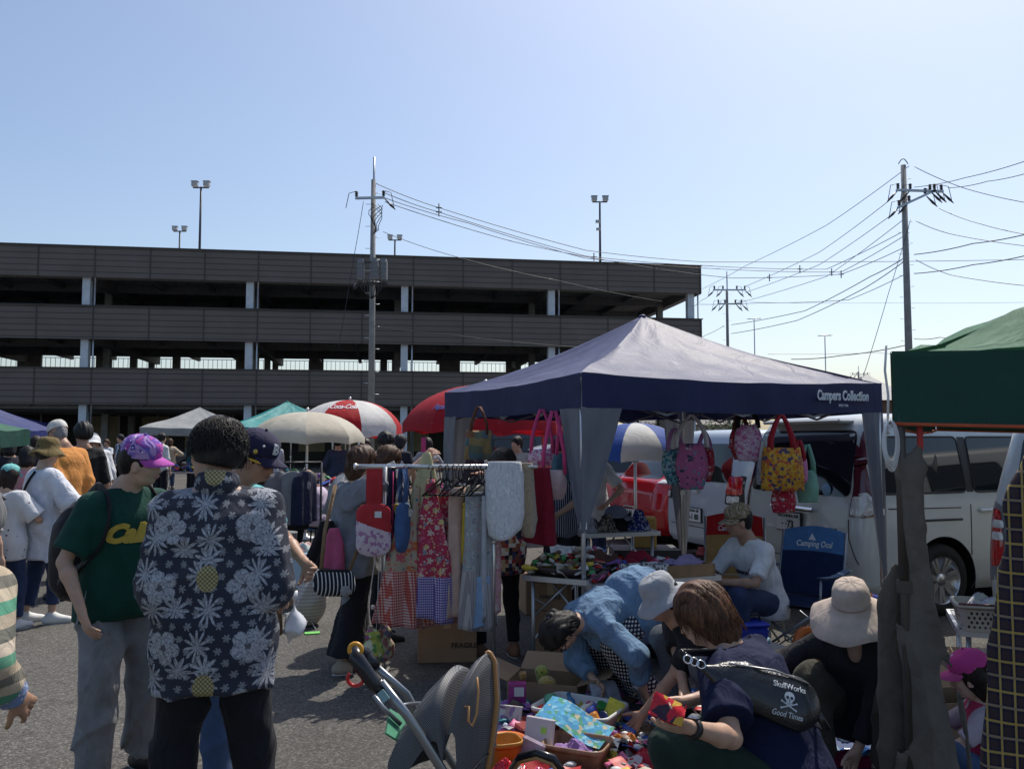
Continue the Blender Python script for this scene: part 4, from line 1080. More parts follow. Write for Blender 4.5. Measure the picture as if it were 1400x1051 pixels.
# green canopy on the right
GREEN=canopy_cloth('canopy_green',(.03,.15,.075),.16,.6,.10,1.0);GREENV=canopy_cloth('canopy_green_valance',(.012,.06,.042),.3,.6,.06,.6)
A_=Vector((1.52,3.42,0));du=Vector((.87,-.493,0));dv=Vector((.493,.87,0))
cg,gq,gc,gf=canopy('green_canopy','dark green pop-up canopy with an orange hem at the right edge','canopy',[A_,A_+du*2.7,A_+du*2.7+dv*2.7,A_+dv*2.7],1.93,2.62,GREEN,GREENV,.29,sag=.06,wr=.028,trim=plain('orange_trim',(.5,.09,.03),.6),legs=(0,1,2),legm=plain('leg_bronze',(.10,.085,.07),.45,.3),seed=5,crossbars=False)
# distant canopies
def small_canopy(px,py,d,w,eave,apex,mat,vm,label,ang=24,val=.2,group=None,name='market_canopy',seed=2):
 c=at(px,600,d);a=R(ang);u=Vector((math.cos(a),math.sin(a),0));v=Vector((-u.y,u.x,0));c=Vector((c.x,c.y,0))
 return canopy(name,label,'canopy',[c+(-u-v)*w/2,c+(u-v)*w/2,c+(u+v)*w/2,c+(-u+v)*w/2],eave,apex,mat,vm,val,sag=.08,wr=.02,crossbars=False,seed=seed)
TEAL=canopy_cloth('canopy_teal',(.02,.25,.25),.4,.6,.15,.6);GREY_C=canopy_cloth('canopy_ash',(.32,.33,.33),.3,.7,.2,.4)
BLUE_C=canopy_cloth('canopy_blue',(.012,.02,.12),.4,.55,.1,.5)
small_canopy(392,551,21,2.9,1.85,2.5,TEAL,TEAL,'teal pop-up canopy rising behind the beige parasol',24)
small_canopy(272,558,25,3.0,1.9,2.5,GREY_C,GREY_C,'ash grey pop-up canopy far behind the man in the floral shirt',20)
small_canopy(-92,530,14,3.0,1.75,2.5,BLUE_C,BLUE_C,'royal blue pop-up canopy at the left edge',12)
small_canopy(-128,520,19,3.4,2.1,3.0,BLUE_C,BLUE_C,'second blue canopy peeking in above the first at the left edge',20,seed=4)
small_canopy(-205,560,9.6,2.7,1.70,2.3,canopy_cloth('canopy_bottle',(.012,.10,.05),.4,.6),GREENV,'green canopy corner with a white leg at the far left edge',8,seed=6)
small_canopy(437,553,30,2.4,2.1,2.55,canopy_cloth('canopy_cream',(.6,.52,.32),.3,.7),canopy_cloth('canopy_cream',(.6,.52,.32)),'pale yellow canopy top seen behind the teal canopy',24,seed=7)
small_canopy(843,575,42,2.6,1.95,2.45,canopy_cloth('canopy_cream',(.6,.52,.32)),canopy_cloth('canopy_cream',(.6,.52,.32)),'tiny cream canopy far away above the striped blue parasol',24,seed=8)
# ------------------------------------------------------------------ parasols
def parasol(px,py_top,d,rad,drop,cols,label,n=8,flap=.08,pole_to=0.0,phase=0.0,polem=None,texts=None,group=None,tilt=0.0,pan_vary=True,trans=.3,tz=0.0):
 b=at(px,600,d);zt=at(px,py_top,d).z;o=thing('parasol',label,'parasol',(b.x,b.y,0),0,group)
 m=MB();seg=6;nr=9;V=[];mats=[canopy_cloth('parasol_%s'%c[0],c[1],.3,.65,trans,.3)for c in cols]
 tot=n*seg
 def pt(k,j):
  a=2*math.pi*k/tot+phase;f=(k%seg)/seg;t=j/nr
  sc=1-.055*math.sin(math.pi*f)*t;r=rad*math.sin(t*math.pi/2*.94)/math.sin(math.pi/2*.94)
  r=rad*t**.92;z=-drop*(1-math.sqrt(max(0,1-(t*.93)**2)))/(1-math.sqrt(1-.93**2))
  z+=.03*rad*math.sin(math.pi*f)*t*t*.6
  return(r*sc*math.cos(a),r*sc*math.sin(a),zt+z)
 for k in range(n):
  m.mi=k%len(mats);V=[];
  for j in range(nr+1):
   for i in range(seg+1):V.append(pt(k*seg+i if i<seg else(k+1)*seg,j))
  for i in range(seg+1):
   p=pt(k*seg+i if i<seg else(k+1)*seg,nr);V.append((p[0]*1.0,p[1]*1.0,p[2]-flap*(1-.15*math.sin(math.pi*i/seg))))
  W_=seg+1;m.add(V,[(j*W_+i,j*W_+i+1,(j+1)*W_+i+1,(j+1)*W_+i)for j in range(nr+1)for i in range(seg)],True)
 cv=m.build('cover',mats,o)
 m=MB();m.tube([(0,0,0),(0,0,zt+.03)],.019,7);m.ball((0,0,zt+.04),.03,8,6);m.lathe([(.17,0),(.17,.05),(.03,.07),(.03,.1)],16);m.build('pole',polem or metal('parasol_pole',(.6,.6,.6),.4),o)
 for k in range(n):
  m=MB();a=2*math.pi*k/n+phase;e=pt(k*seg,nr);m.tube([(0,0,zt-.03)]+[tuple(Vector(pt(k*seg,j))-Vector((0,0,.015)))for j in(3,6,9)],.006,4)
  h=Vector(pt(k*seg,5));m.tube([(0,0,zt-drop*1.35),tuple(h-Vector((0,0,.015)))],.005,4);m.build('rib',metal('parasol_pole'),o)
 if texts:
  bv=bvh_of(cv)
  for(txt,size,ang,zz,mat,kind)in texts:
   a=ang;nrm=Vector((math.cos(a),math.sin(a),0));rt=Vector((-math.sin(a),math.cos(a),0))
   t=zz;rr=rad*t*.93;z=zt-drop*(1-math.sqrt(max(0,1-(t*.93)**2)))/(1-math.sqrt(1-.93**2))
   if kind=='flap':text_on('lettering',txt,size,nrm*(rad*.972)+Vector((0,0,zt-drop-flap*.5)),rt,(0,0,1),mat,o,off=.006,shear=.25,bold=size*.02)
   else:text_on('lettering',txt,size,nrm*rr+Vector((0,0,z)),rt,(0,0,1),mat,o,bvh=bv,off=.012,shear=.25,bold=size*.02)
 return o
RED=('red',(.50,.012,.018));WHITE=('white',(.72,.71,.68));BEIGE=('beige',(.60,.54,.43));BEIGE2=('cream',(.66,.61,.50));BLU=('blue',(.03,.09,.38));DRED=('crimson',(.42,.012,.022))
parasol(478,547,18,1.12,.55,[RED,WHITE],'red and white panelled parasol with script lettering',n=8,flap=.26,phase=R(-90-22.5),texts=[('Coca-Cola',.13,R(-90),.62,WT,'top'),('Coca-Cola',.17,R(-50),1,WT,'flap')])
parasol(420,563,13.6,.90,.40,[BEIGE,BEIGE2],'plain beige parasol in front of the red and white one',n=8,flap=.11,phase=R(12))
parasol(664,526,11.2,1.08,.50,[DRED],'large deep red parasol behind the left corner of the blue canopy',n=8,flap=.14,phase=R(10),texts=[('Pepsi',.09,R(-125),.86,plain('print_blue',(.05,.08,.3),.6),'top')])
parasol(868,578,9.9,.62,.35,[WHITE,BLU],'blue and white panelled parasol standing by the red car',n=8,flap=.09,phase=R(-90-22.5))
parasol(742,556,14.5,1.0,.3,[DRED],'second red parasol with a frilled edge behind the hanging pink bags',n=8,flap=.2,phase=R(4))
CARW=plain('paint_pearl',(.55,.58,.57),.28,.0,.02,coat=.6);CARW2=plain('paint_white',(.42,.48,.53),.3,.0,.02,coat=.6);CARR=plain('paint_red',(.42,.008,.012),.25,.0,.03,coat=.8)
CARS=plain('paint_silver',(.5,.5,.52),.3,.6,.03,coat=.6);CARD=plain('paint_dark',(.02,.022,.03),.25,.1,.03,coat=.6)
def glassm():
 m,nt,b=_nodes('car_glass');b.inputs['Base Color'].default_value=(.008,.01,.012,1);b.inputs['Roughness'].default_value=.06;b.inputs['Coat Weight'].default_value=.5;return m
GLASS=glassm();BLK=plain('black_plastic',(.015,.015,.016),.5);TYRE=plain('tyre_rubber',(.02,.02,.02),.85,bmp=.3,bscale=40);RIM=metal('alloy_rim',(.6,.6,.61),.3);CHROME=metal('chrome',(.75,.75,.75),.12)
LRED=plain('lamp_red',(.48,.01,.01),.12,coat=1.0,var=.35,scale=25);LCLR=plain('lamp_clear',(.62,.62,.6),.1,coat=1.0,var=.3,scale=30);LORG=plain('lamp_amber',(.6,.18,.02),.15,coat=1)
PLATE=plain('plate_white',(.68,.68,.68),.5);PTXT=plain('plate_green',(.015,.06,.04),.5)
def shell(levels,wheels,n=160,tmp='body'):
 """levels: (z, half width, y rear, y front, rear corner radius, front corner radius)"""
 from bisect import bisect
 Z=[l[0]for l in levels];rows=[]
 k=0;out=[]
 def lerp_l(z):
  i=max(0,min(len(Z)-2,bisect(Z,z)-1));t=(z-Z[i])/(Z[i+1]-Z[i]);t2=t
  return[levels[i][j]*(1-t2)+levels[i+1][j]*t2 for j in range(6)]
 zs=[]
 for i in range(len(Z)-1):
  m_=max(1,int((Z[i+1]-Z[i])/.035));zs+=[Z[i]+(Z[i+1]-Z[i])*q/m_ for q in range(m_)]
 zs.append(Z[-1]);V=[];F=[]
 for z in zs:
  _,hw,yr,yf,cr,cf=lerp_l(z);P=[]
  def arc(cx,cy,r,a0,a1,m_):return[(cx+r*math.cos(a0+(a1-a0)*i/m_),cy+r*math.sin(a0+(a1-a0)*i/m_))for i in range(m_+1)]
  ns=92;P+=[(-hw+(cr)+(2*(hw-cr))*i/14,yr+.02*((2*i/14-1)**2))for i in range(1,14)]
  P+=arc(hw-cr,yr+cr+.02,cr,-math.pi/2,0,7)
  P+=[(hw,(yr+cr+.02)+(yf-cf-yr-cr-.02)*i/ns)for i in range(1,ns)]
  P+=arc(hw-cf,yf-cf,cf,0,math.pi/2,7)
  P+=[(hw-cf-(2*(hw-cf))*i/14,yf)for i in range(1,14)]
  P+=arc(-hw+cf,yf-cf,cf,math.pi/2,math.pi,7)
  P+=[(-hw,yf-cf-(yf-cf-yr-cr-.02)*i/ns)for i in range(1,ns)]
  P+=arc(-hw+cr,yr+cr+.02,cr,math.pi,1.5*math.pi,7)
  out.append((z,P))
 m_=len(out[0][1])
 for z,P in out:V+=[Vector((x,y,z))for x,y in P]
 for j in range(len(out)-1):
  for i in range(m_):F.append((j*m_+i,j*m_+(i+1)%m_,(j+1)*m_+(i+1)%m_,(j+1)*m_+i))
 F.append(tuple((len(out)-1)*m_+i for i in range(m_)))
 hwm=max(l[1]for l in levels)
 for(wy,wz,wr)in wheels:
  for v in V:
   if abs(v.x)>hwm*.8:
    r=math.hypot(v.y-wy,v.z-wz)
    if abs(r-wr)<.030:f=wr/r;v.y=wy+(v.y-wy)*f;v.z=wz+(v.z-wz)*f;v.x=math.copysign(lerp_l(max(v.z,Z[0]))[1],v.x)
 G=[]
 for f in F:
  c=sum((V[i]for i in f),Vector())/len(f)
  if abs(c.x)>hwm*.8 and any(math.hypot(c.y-wy,c.z-wz)<wr-.004 for wy,wz,wr in wheels):continue
  G.append(f)
 return V,G
def wheel(root,x,y,r,w=.2,sgn=1,spokes=7,rim=RIM):
 m=MB();m.M=Matrix.Translation((x,y,r))@Matrix.Rotation(R(90)*sgn,4,'Y')
 m.lathe([(r*.62,-w/2),(r*.9,-w/2),(r*.985,-w*.38),(r,-w*.2),(r,w*.2),(r*.985,w*.38),(r*.9,w/2),(r*.66,w/2-.005),(r*.62,w/2-.03)],40,cap=False)
 t=m.build('wheel',TYRE,root)
 q=MB();q.M=m.M;q.lathe([(r*.66,w/2-.004),(r*.62,w/2-.02),(r*.58,w/2-.06),(.001,w/2-.075)],40,cap=False);q.lathe([(.06,w/2-.05),(.055,w/2-.015),(.001,w/2-.01)],20)
 for i in range(spokes):
  a=2*math.pi*i/spokes
  for da in(-.12,.12):q.bar((.03*math.cos(a+da*2),.03*math.sin(a+da*2),w/2-.03),(r*.63*math.cos(a+da),r*.63*math.sin(a+da),w/2-.018),.028,.02)
 q.build('rim',rim,t);return t
def seam(root,bv,pts,direction,name='panel_gap',r=.005,mat=None,off=.001):
 d=Vector(direction).normalized();out=[]
 for i in range(len(pts)-1):
  for k in range(8):
   p=Vector(pts[i]).lerp(Vector(pts[i+1]),k/8);h=bv.ray_cast(p-d*1.5,d,4)
   if h[0]is not None:out.append(h[0]-d*off)
 if len(out)>1:m=MB();m.tube(out,r,5);return m.build(name,mat or BLK,root)
def plate(root,y,x,z,t1,t2,w=.33,h=.165,tilt=0):
 m=MB();m.box((x,y,z),(w+.02,.02,h+.02));p=m.build('licence_plate',BLK,root)
 m=MB();m.box((x,y-.012,z),(w,.01,h));m.build('plate_face',PLATE,p)
 text_on('plate_number',t2,.095,(x,y-.018,z-.025),(1,0,0),(0,0,1),PTXT,p,off=.001,bold=.003)
 text_on('plate_region',t1,.042,(x,y-.018,z+.055),(1,0,0),(0,0,1),PTXT,p,off=.001,bold=.0008)
VAN=[(.22,.80,.10,4.55,.12,.3),(.30,.845,.03,4.62,.14,.35),(.55,.855,.0,4.64,.16,.4),(.75,.86,.015,4.6,.17,.4),(.98,.86,.045,4.45,.18,.4),(1.05,.855,.06,4.2,.18,.4),(1.3,.815,.11,3.85,.18,.3),(1.62,.755,.19,3.45,.17,.3),(1.74,.72,.26,3.2,.17,.3),(1.79,.66,.35,3.0,.16,.3),(1.815,.54,.5,2.8,.14,.25),(1.82,.3,.8,2.5,.1,.15)]
def vehicle(name,label,loc,fwd,levels,paint,wr=.32,wys=(.85,3.75),spokes=7):
 rz=math.atan2(-fwd[0],fwd[1]);o=thing(name,label,'van' if 'van' in name else 'car',loc,rz,'cars parked behind the stalls')
 V,F=shell(levels,[(y,wr+.0,wr+.07)for y in wys])
 me=bpy.data.meshes.new('body');me.from_pydata(V,[],F);me.polygons.foreach_set('use_smooth',[True]*len(me.polygons));me.update()
 b=mesh_obj('body',me,o,None,paint);bv=BVHTree.FromPolygons(V,F)
 hw=levels[3][1]
 for y in wys:
  for sx_ in(-1,1):
   wheel(o,sx_*(hw-.12),y,wr,.2,sx_,spokes)
 m=MB();m.box((0,(levels[3][2]+levels[3][3])/2,.62),(2*hw-.52,levels[3][3]-levels[3][2]-.25,.7));m.build('underbody',BLK,b)
 for y in wys:
  m=MB();
  m.M=Matrix.Translation((0,y,wr))@Matrix.Rotation(R(90),4,'Y');m.lathe([(wr+.075,-hw+.02),(wr+.075,hw-.02)],32);m.f=m.f[:32];m.m=m.m[:32];m.sm=m.sm[:32]
  m.build('wheel_housing',BLK,b)
 return o,b,bv
def rear(root,bv,name,poly,mat,corner=.04,off=.006,parent=None,direction=(0,1,0),y=0):
 m=MB();rim=patch(m,bv,poly,lambda a,b:(a,y,b),direction,off,6,corner);return m.build(name,mat,parent or root)
def sidep(root,bv,name,poly,mat,sx_=1,corner=.04,off=.006,parent=None,rim=True):
 m=MB();r_=patch(m,bv,poly,lambda a,b:(sx_*.9,a,b),(-sx_,0,0),off,6,corner);o=m.build(name,mat,parent or root)
 if rim:q=MB();q.tube(r_,.009,4,closed=True);q.build('window_seal',BLK,o)
 return o
# white minivan right of the stall
v1,b1,bv1=vehicle('white_minivan','pearl white minivan parked behind the stall with dark rear window and tall tail lamps',(2.64,8.2,0),(.93,.36),VAN,CARW,wys=(.98,3.8))
rw=rear(v1,bv1,'rear_window',[(-.70,1.07),(.70,1.07),(.655,1.66),(-.655,1.66)],GLASS,.08)
for sx_ in(-1,1):
 lm=rear(v1,bv1,'tail_lamp',[(sx_*.71,.90),(sx_*.83,.90),(sx_*.79,1.10),(sx_*.745,1.66),(sx_*.685,1.66),(sx_*.72,1.10)][::sx_],plain('lamp_smoke',(.10,.012,.016),.12,coat=1.0),.02,.010)
 rear(v1,bv1,'clear_lens',[(sx_*.725,.92),(sx_*.815,.92),(sx_*.80,1.08),(sx_*.73,1.08)][::sx_],LCLR,.02,.016,lm)
 sl_=sidep(v1,bv1,'tail_lamp',[(.02,.88),(.30,.93),(.20,1.2),(.20,1.6),(.16,1.62)],plain('lamp_smoke',(.10,.012,.016)),sx_,.02,.010,rim=False)
 sidep(v1,bv1,'clear_lens',[(.06,.90),(.25,.95),(.16,1.12),(.10,1.10)],LCLR,sx_,.02,.016,sl_,rim=False)
m=MB();m.box((0,.015,.93),(.62,.04,.04),bev=.015);m.build('garnish',CHROME,v1)
m=MB();m.box((0,.24,1.745),(1.1,.26,.04),bev=.018);m.build('roof_spoiler',CARW,v1)
plate(v1,.0,-.02,.80,'TSUCHIURA 330','· ·73')
m=MB();m.tube([(-.62,.09,1.12),(-.2,.085,1.17),(-.1,.085,1.12)],.012,5);m.build('rear_wiper',BLK,v1)
seam(v1,bv1,[(-.80,0,.5),(-.78,0,1.0),(-.72,0,1.68)],(0,1,0));seam(v1,bv1,[(.80,0,.5),(.72,0,.72),(.70,0,.9)],(0,1,0));seam(v1,bv1,[(-.8,0,.5),(0,0,.47),(.8,0,.5)],(0,1,0))
text_on('badge_lettering','V S',.07,(.52,.0,.76),(1,0,0),(0,0,1),plain('badge_green',(.03,.12,.06),.4),v1,bvh=bv1,off=.004,bold=.002,shear=.3)
text_on('badge_small_lettering','LEV',.03,(.56,.0,.69),(1,0,0),(0,0,1),plain('badge_green',(.03,.12,.06)),v1,bvh=bv1,off=.004)
m=MB();m.lathe([(.055,0),(.055,.004),(.001,.005)],20,(0,0,0));m.M=Matrix();oo=m.build('window_sticker',plain('sticker_blue',(.25,.45,.7),.5),v1,(.42,.068,1.12));oo.rotation_euler=(R(90),0,0)
for sx_ in(-1,1):
 sidep(v1,bv1,'side_window',[(.30,1.10),(1.28,1.10),(1.26,1.60),(.42,1.60)],GLASS,sx_,.05)
 sidep(v1,bv1,'side_window',[(1.38,1.10),(2.35,1.10),(2.28,1.60),(1.38,1.60)],GLASS,sx_,.05)
 sidep(v1,bv1,'side_window',[(2.45,1.10),(3.5,1.10),(3.0,1.58),(2.45,1.60)],GLASS,sx_,.05)
 for pts in([(sx_,1.32,.35),(sx_,1.32,1.08)],[(sx_,2.4,.35),(sx_,2.4,1.08)],[(sx_,.35,.97),(sx_,1.32,.96)],[(sx_,.28,.25),(sx_,.32,.9)]):seam(v1,bv1,pts,(-sx_,0,0))
 sidep(v1,bv1,'window_pillar',[(1.29,1.10),(1.37,1.10),(1.37,1.60),(1.28,1.60)],BLK,sx_,.0,off=.005,rim=False);seam(v1,bv1,[(sx_,.45,.86),(sx_,1.32,.855)],(-sx_,0,0),'door_rail',.011)
 for yy in(1.5,2.6):m=MB();m.box((sx_*.875,yy,.93),(.03,.18,.035),bev=.012);m.build('door_handle',CARW,v1)
# white wagon to its left
VAN2=[(z,hw*.97,yr,yf*.93,cr,cf)for z,hw,yr,yf,cr,cf in VAN];VAN2=[(z if z<1.0 else.98+(z-.98)*.86,hw,yr*.7,yf,cr,cf)for z,hw,yr,yf,cr,cf in VAN2]
v2,b2,bv2=vehicle('white_van','white van with big red tail lamps left of the minivan',(2.38,11.2,0),(.93,.36),VAN2,CARW2)
rear(v2,bv2,'rear_window',[(-.64,1.04),(.68,1.04),(.64,1.52),(-.60,1.52)],GLASS,.07)
for sx_ in(-1,1):
 lm=rear(v2,bv2,'tail_lamp',[(sx_*.60,.78),(sx_*.83,.78),(sx_*.815,1.13),(sx_*.64,1.13)][::sx_],BLK,.03,.008)
 rear(v2,bv2,'red_lens',[(sx_*.615,.90),(sx_*.82,.90),(sx_*.80,1.12),(sx_*.655,1.12)][::sx_],LRED,.03,.016,lm)
 rear(v2,bv2,'clear_lens',[(sx_*.64,.80),(sx_*.80,.80),(sx_*.80,.885),(sx_*.645,.885)][::sx_],LCLR,.02,.016,lm)
m=MB();m.tube([(-.34,.0,1.03),(-.34,-.05,1.07),(-.02,-.05,1.07),(.0,.0,.98)],.022,6);m.build('door_handle',BLK,v2)
m=MB()
for(a,b_)in((.075,.048),(.045,.03),(.022,.046)):m.tube([(a*math.cos(t),-.012,1.0-.07+b_*math.sin(t))for t in[2*math.pi*i/20 for i in range(20)]],.007,5,closed=True)
e_=m.build('oval_badge',CHROME,v2,(0,.02,.0))
plate(v2,-.012,-.02,.60,'TSUKUBA 500','4-1 80');m=MB();m.ball((.83,.03,.62),.04,10,6,(1,.4,1));m.build('reflector',LRED,v2)
seam(v2,bv2,[(-.78,0,.46),(.5,0,.44),(.66,0,.52),(.72,0,.78)],(0,1,0));seam(v2,bv2,[(-.75,0,.46),(-.78,0,1.0)],(0,1,0))
m=MB();m.lathe([(.05,0),(.03,.06),(.008,.08)],10,(.55,.5,1.66));m.tube([(.55,.5,1.7),(.50,.42,1.95)],.006,4);m.build('roof_antenna',BLK,v2)
for sx_ in(-1,1):
 for a,b_ in((.32,1.2),(1.3,2.2),(2.3,3.2)):sidep(v2,bv2,'side_window',[(a,1.06),(b_,1.06),(b_-.05,1.46),(a+.06,1.46)],GLASS,sx_,.05)
# red hatchback
HATCH=[(.2,.78,.12,4.0,.15,.35),(.3,.83,.04,4.1,.2,.4),(.55,.845,.0,4.12,.22,.5),(.8,.845,.06,4.05,.26,.5),(.95,.83,.12,3.8,.28,.5),(1.02,.80,.22,3.0,.28,.5),(1.25,.72,.4,2.5,.25,.4),(1.42,.62,.62,2.2,.22,.3),(1.47,.5,.8,2.0,.2,.3),(1.49,.3,1.0,1.8,.1,.15)]
def hatch(name,label,loc,fwd,paint,lamps=True):
 v,b,bv=vehicle(name,label,loc,fwd,HATCH,paint,.3,(.8,3.3))
 rear(v,bv,'rear_window',[(-.58,1.0),(.58,1.0),(.5,1.38),(-.5,1.38)],GLASS,.07)
 for sx_ in(-1,1):
  lm=rear(v,bv,'tail_lamp',[(sx_*.52,.86),(sx_*.78,.74),(sx_*.83,.98),(sx_*.60,1.0)][::sx_],LRED,.03,.010)
  rear(v,bv,'clear_lens',[(sx_*.62,.95),(sx_*.80,.93),(sx_*.80,.99),(sx_*.64,1.0)][::sx_],LCLR,.01,.016,lm)
  sidep(v,bv,'tail_lamp',[(.05,.78),(.36,.93),(.30,1.0),(.1,.98)],LRED,sx_,.02,.012,rim=False)
  for a,b_ in((.55,1.35),(1.42,2.35)):sidep(v,bv,'side_window',[(a,1.0),(b_,1.0),(b_-.12,1.36),(a+.14,1.36)],GLASS,sx_,.05)
  seam(v,bv,[(sx_,1.38,.3),(sx_,1.38,1.0)],(-sx_,0,0))
 plate(v,.02,0,.5,'TSUKUBA 501','18-26');return v
hatch('red_hatchback','glossy red hatchback parked behind the blue and white parasol',(1.75,13.0,0),(.93,.36),CARR)
hatch('silver_hatchback','silver hatchback seen past the hanging pink bags',(-.1,15.2,0),(.93,.36),CARS)
v5,b5,bv5=vehicle('dark_van','black van parked under the deep red parasol',(-1.0,17.0,0),(.93,.36),VAN,CARD)
rear(v5,bv5,'rear_window',[(-.70,1.07),(.70,1.07),(.655,1.66),(-.655,1.66)],GLASS,.08)
for sx_ in(-1,1):
 rear(v5,bv5,'tail_lamp',[(sx_*.71,.80),(sx_*.83,.80),(sx_*.80,1.3),(sx_*.72,1.3)][::sx_],LRED,.02,.010)
 for a,b_ in((.35,1.3),(1.4,2.35),(2.45,3.3)):sidep(v5,bv5,'side_window',[(a,1.10),(b_,1.10),(b_-.04,1.58),(a+.05,1.58)],GLASS,sx_,.05)
# silver white wagon at the right edge
v6,b6,bv6=vehicle('white_wagon','white wagon with grey-framed tail lamp half hidden by the plaid shirt',(4.02,5.90,0),(.85,.52),VAN,CARW)
rear(v6,bv6,'rear_window',[(-.62,1.07),(.62,1.07),(.6,1.62),(-.6,1.62)],GLASS,.08)
for sx_ in(-1,1):
 fr=rear(v6,bv6,'lamp_surround',[(sx_*.60,.55),(sx_*.85,.50),(sx_*.85,1.12),(sx_*.72,1.08),(sx_*.60,.95)][::sx_],plain('garnish_grey',(.2,.2,.21),.5),.05,.006)
 rear(v6,bv6,'tail_lamp',[(sx_*.66,.64),(sx_*.80,.62),(sx_*.80,1.06),(sx_*.72,1.04)][::sx_],LRED,.03,.014,fr)
 for zz in(.82,.91):rear(v6,bv6,'clear_lens',[(sx_*.68,zz),(sx_*.79,zz),(sx_*.79,zz+.06),(sx_*.69,zz+.06)][::sx_],LCLR,.02,.020,fr)
 for a,b_ in((.30,1.28),(1.38,2.35)):sidep(v6,bv6,'side_window',[(a,1.10),(b_,1.10),(b_-.04,1.6),(a+.06,1.6)],GLASS,sx_,.05)
# dark cars inside the car park and at its foot
def simple_car(px,d,z,label,paint,h=1.5):
 p=at(px,600,d);fw=(math.cos(BA),math.sin(BA));v,b,bv=vehicle('parked_car',label,(p.x,p.y,z),fw,HATCH,paint,.3,(.8,3.3))
 v['group']='cars in the car park building'
 for sx_ in(-1,1):
  for a,b_ in((.55,1.35),(1.42,2.35)):sidep(v,bv,'side_window',[(a,1.0),(b_,1.0),(b_-.12,1.36),(a+.14,1.36)],GLASS,sx_,.05)
simple_car(150,51,3.85,'car roof showing over the lowest cladding band near the left columns',CARD)
simple_car(293,52,3.85,'car roof showing over the lowest cladding band beside the tall mast',CARD)
simple_car(160,40,0,'dark car under the building behind the couple with the stroller',CARD)
ALU=metal('table_edge',(.62,.63,.64),.4);CARD_=plain('cardboard',(.30,.20,.12),.85,var=.1,scale=5,bmp=.1);CINK=plain('carton_print',(.06,.04,.03),.8)
def table(name,label,p0,p1,depth,h,topm,group='folding tables',back=None):
 """front edge from p0 to p1 (ground points); depth away from the viewer"""
 p0=Vector((p0[0],p0[1],0));p1=Vector((p1[0],p1[1],0));u=(p1-p0);w=u.length;rz=math.atan2(u.y,u.x);c=(p0+p1)/2
 o=thing(name,label,'table',c,rz,group)
 m=MB();m.box((0,depth/2,h-.012),(w-.03,depth-.03,.02));m.build('tabletop',topm,o)
 m=MB();
 for(a,b)in(((-w/2,0),(w/2,0)),((-w/2,depth),(w/2,depth)),((-w/2,0),(-w/2,depth)),((w/2,0),(w/2,depth))):m.bar((a[0],a[1],h-.015),(b[0],b[1],h-.015),.018,.035)
 m.build('edge_frame',ALU,o)
 for sx_ in(-1,1):
  for y in(.05,depth-.05):
   m=MB();m.tube([(sx_*(w/2-.05),y,0),(sx_*(w/2-.05),y,h-.03)],.014,6);m.ball((sx_*(w/2-.05),y,.012),.018,6,4);m.build('leg',ALU,o)
  m=MB();m.tube([(sx_*(w/2-.05),.05,h*.3),(sx_*(w/2-.05),depth-.05,h*.75)],.008,5);m.tube([(sx_*(w/2-.05),.05,h*.75),(sx_*(w/2-.05),depth-.05,h*.3)],.008,5)
  m.tube([(sx_*(w/2-.05),.05,h*.55),(sx_*(w/2-.3),.08,h-.04)],.008,5);m.build('leg_brace',ALU,o)
 return o
BRI=[('scrap_red',(.45,.02,.02)),('scrap_blue',(.03,.08,.35)),('scrap_white',(.65,.65,.62)),('scrap_pink',(.55,.12,.25)),('scrap_black',(.02,.02,.025)),('scrap_purple',(.2,.08,.3)),('scrap_green',(.05,.25,.08)),('scrap_yellow',(.6,.45,.05)),('scrap_teal',(.05,.25,.28)),('scrap_grey',(.25,.25,.26)),('scrap_brown',(.14,.08,.05)),('scrap_cream',(.5,.44,.34))]
BRM=[plain(n,c,.5,var=.3,scale=30)for n,c in BRI]
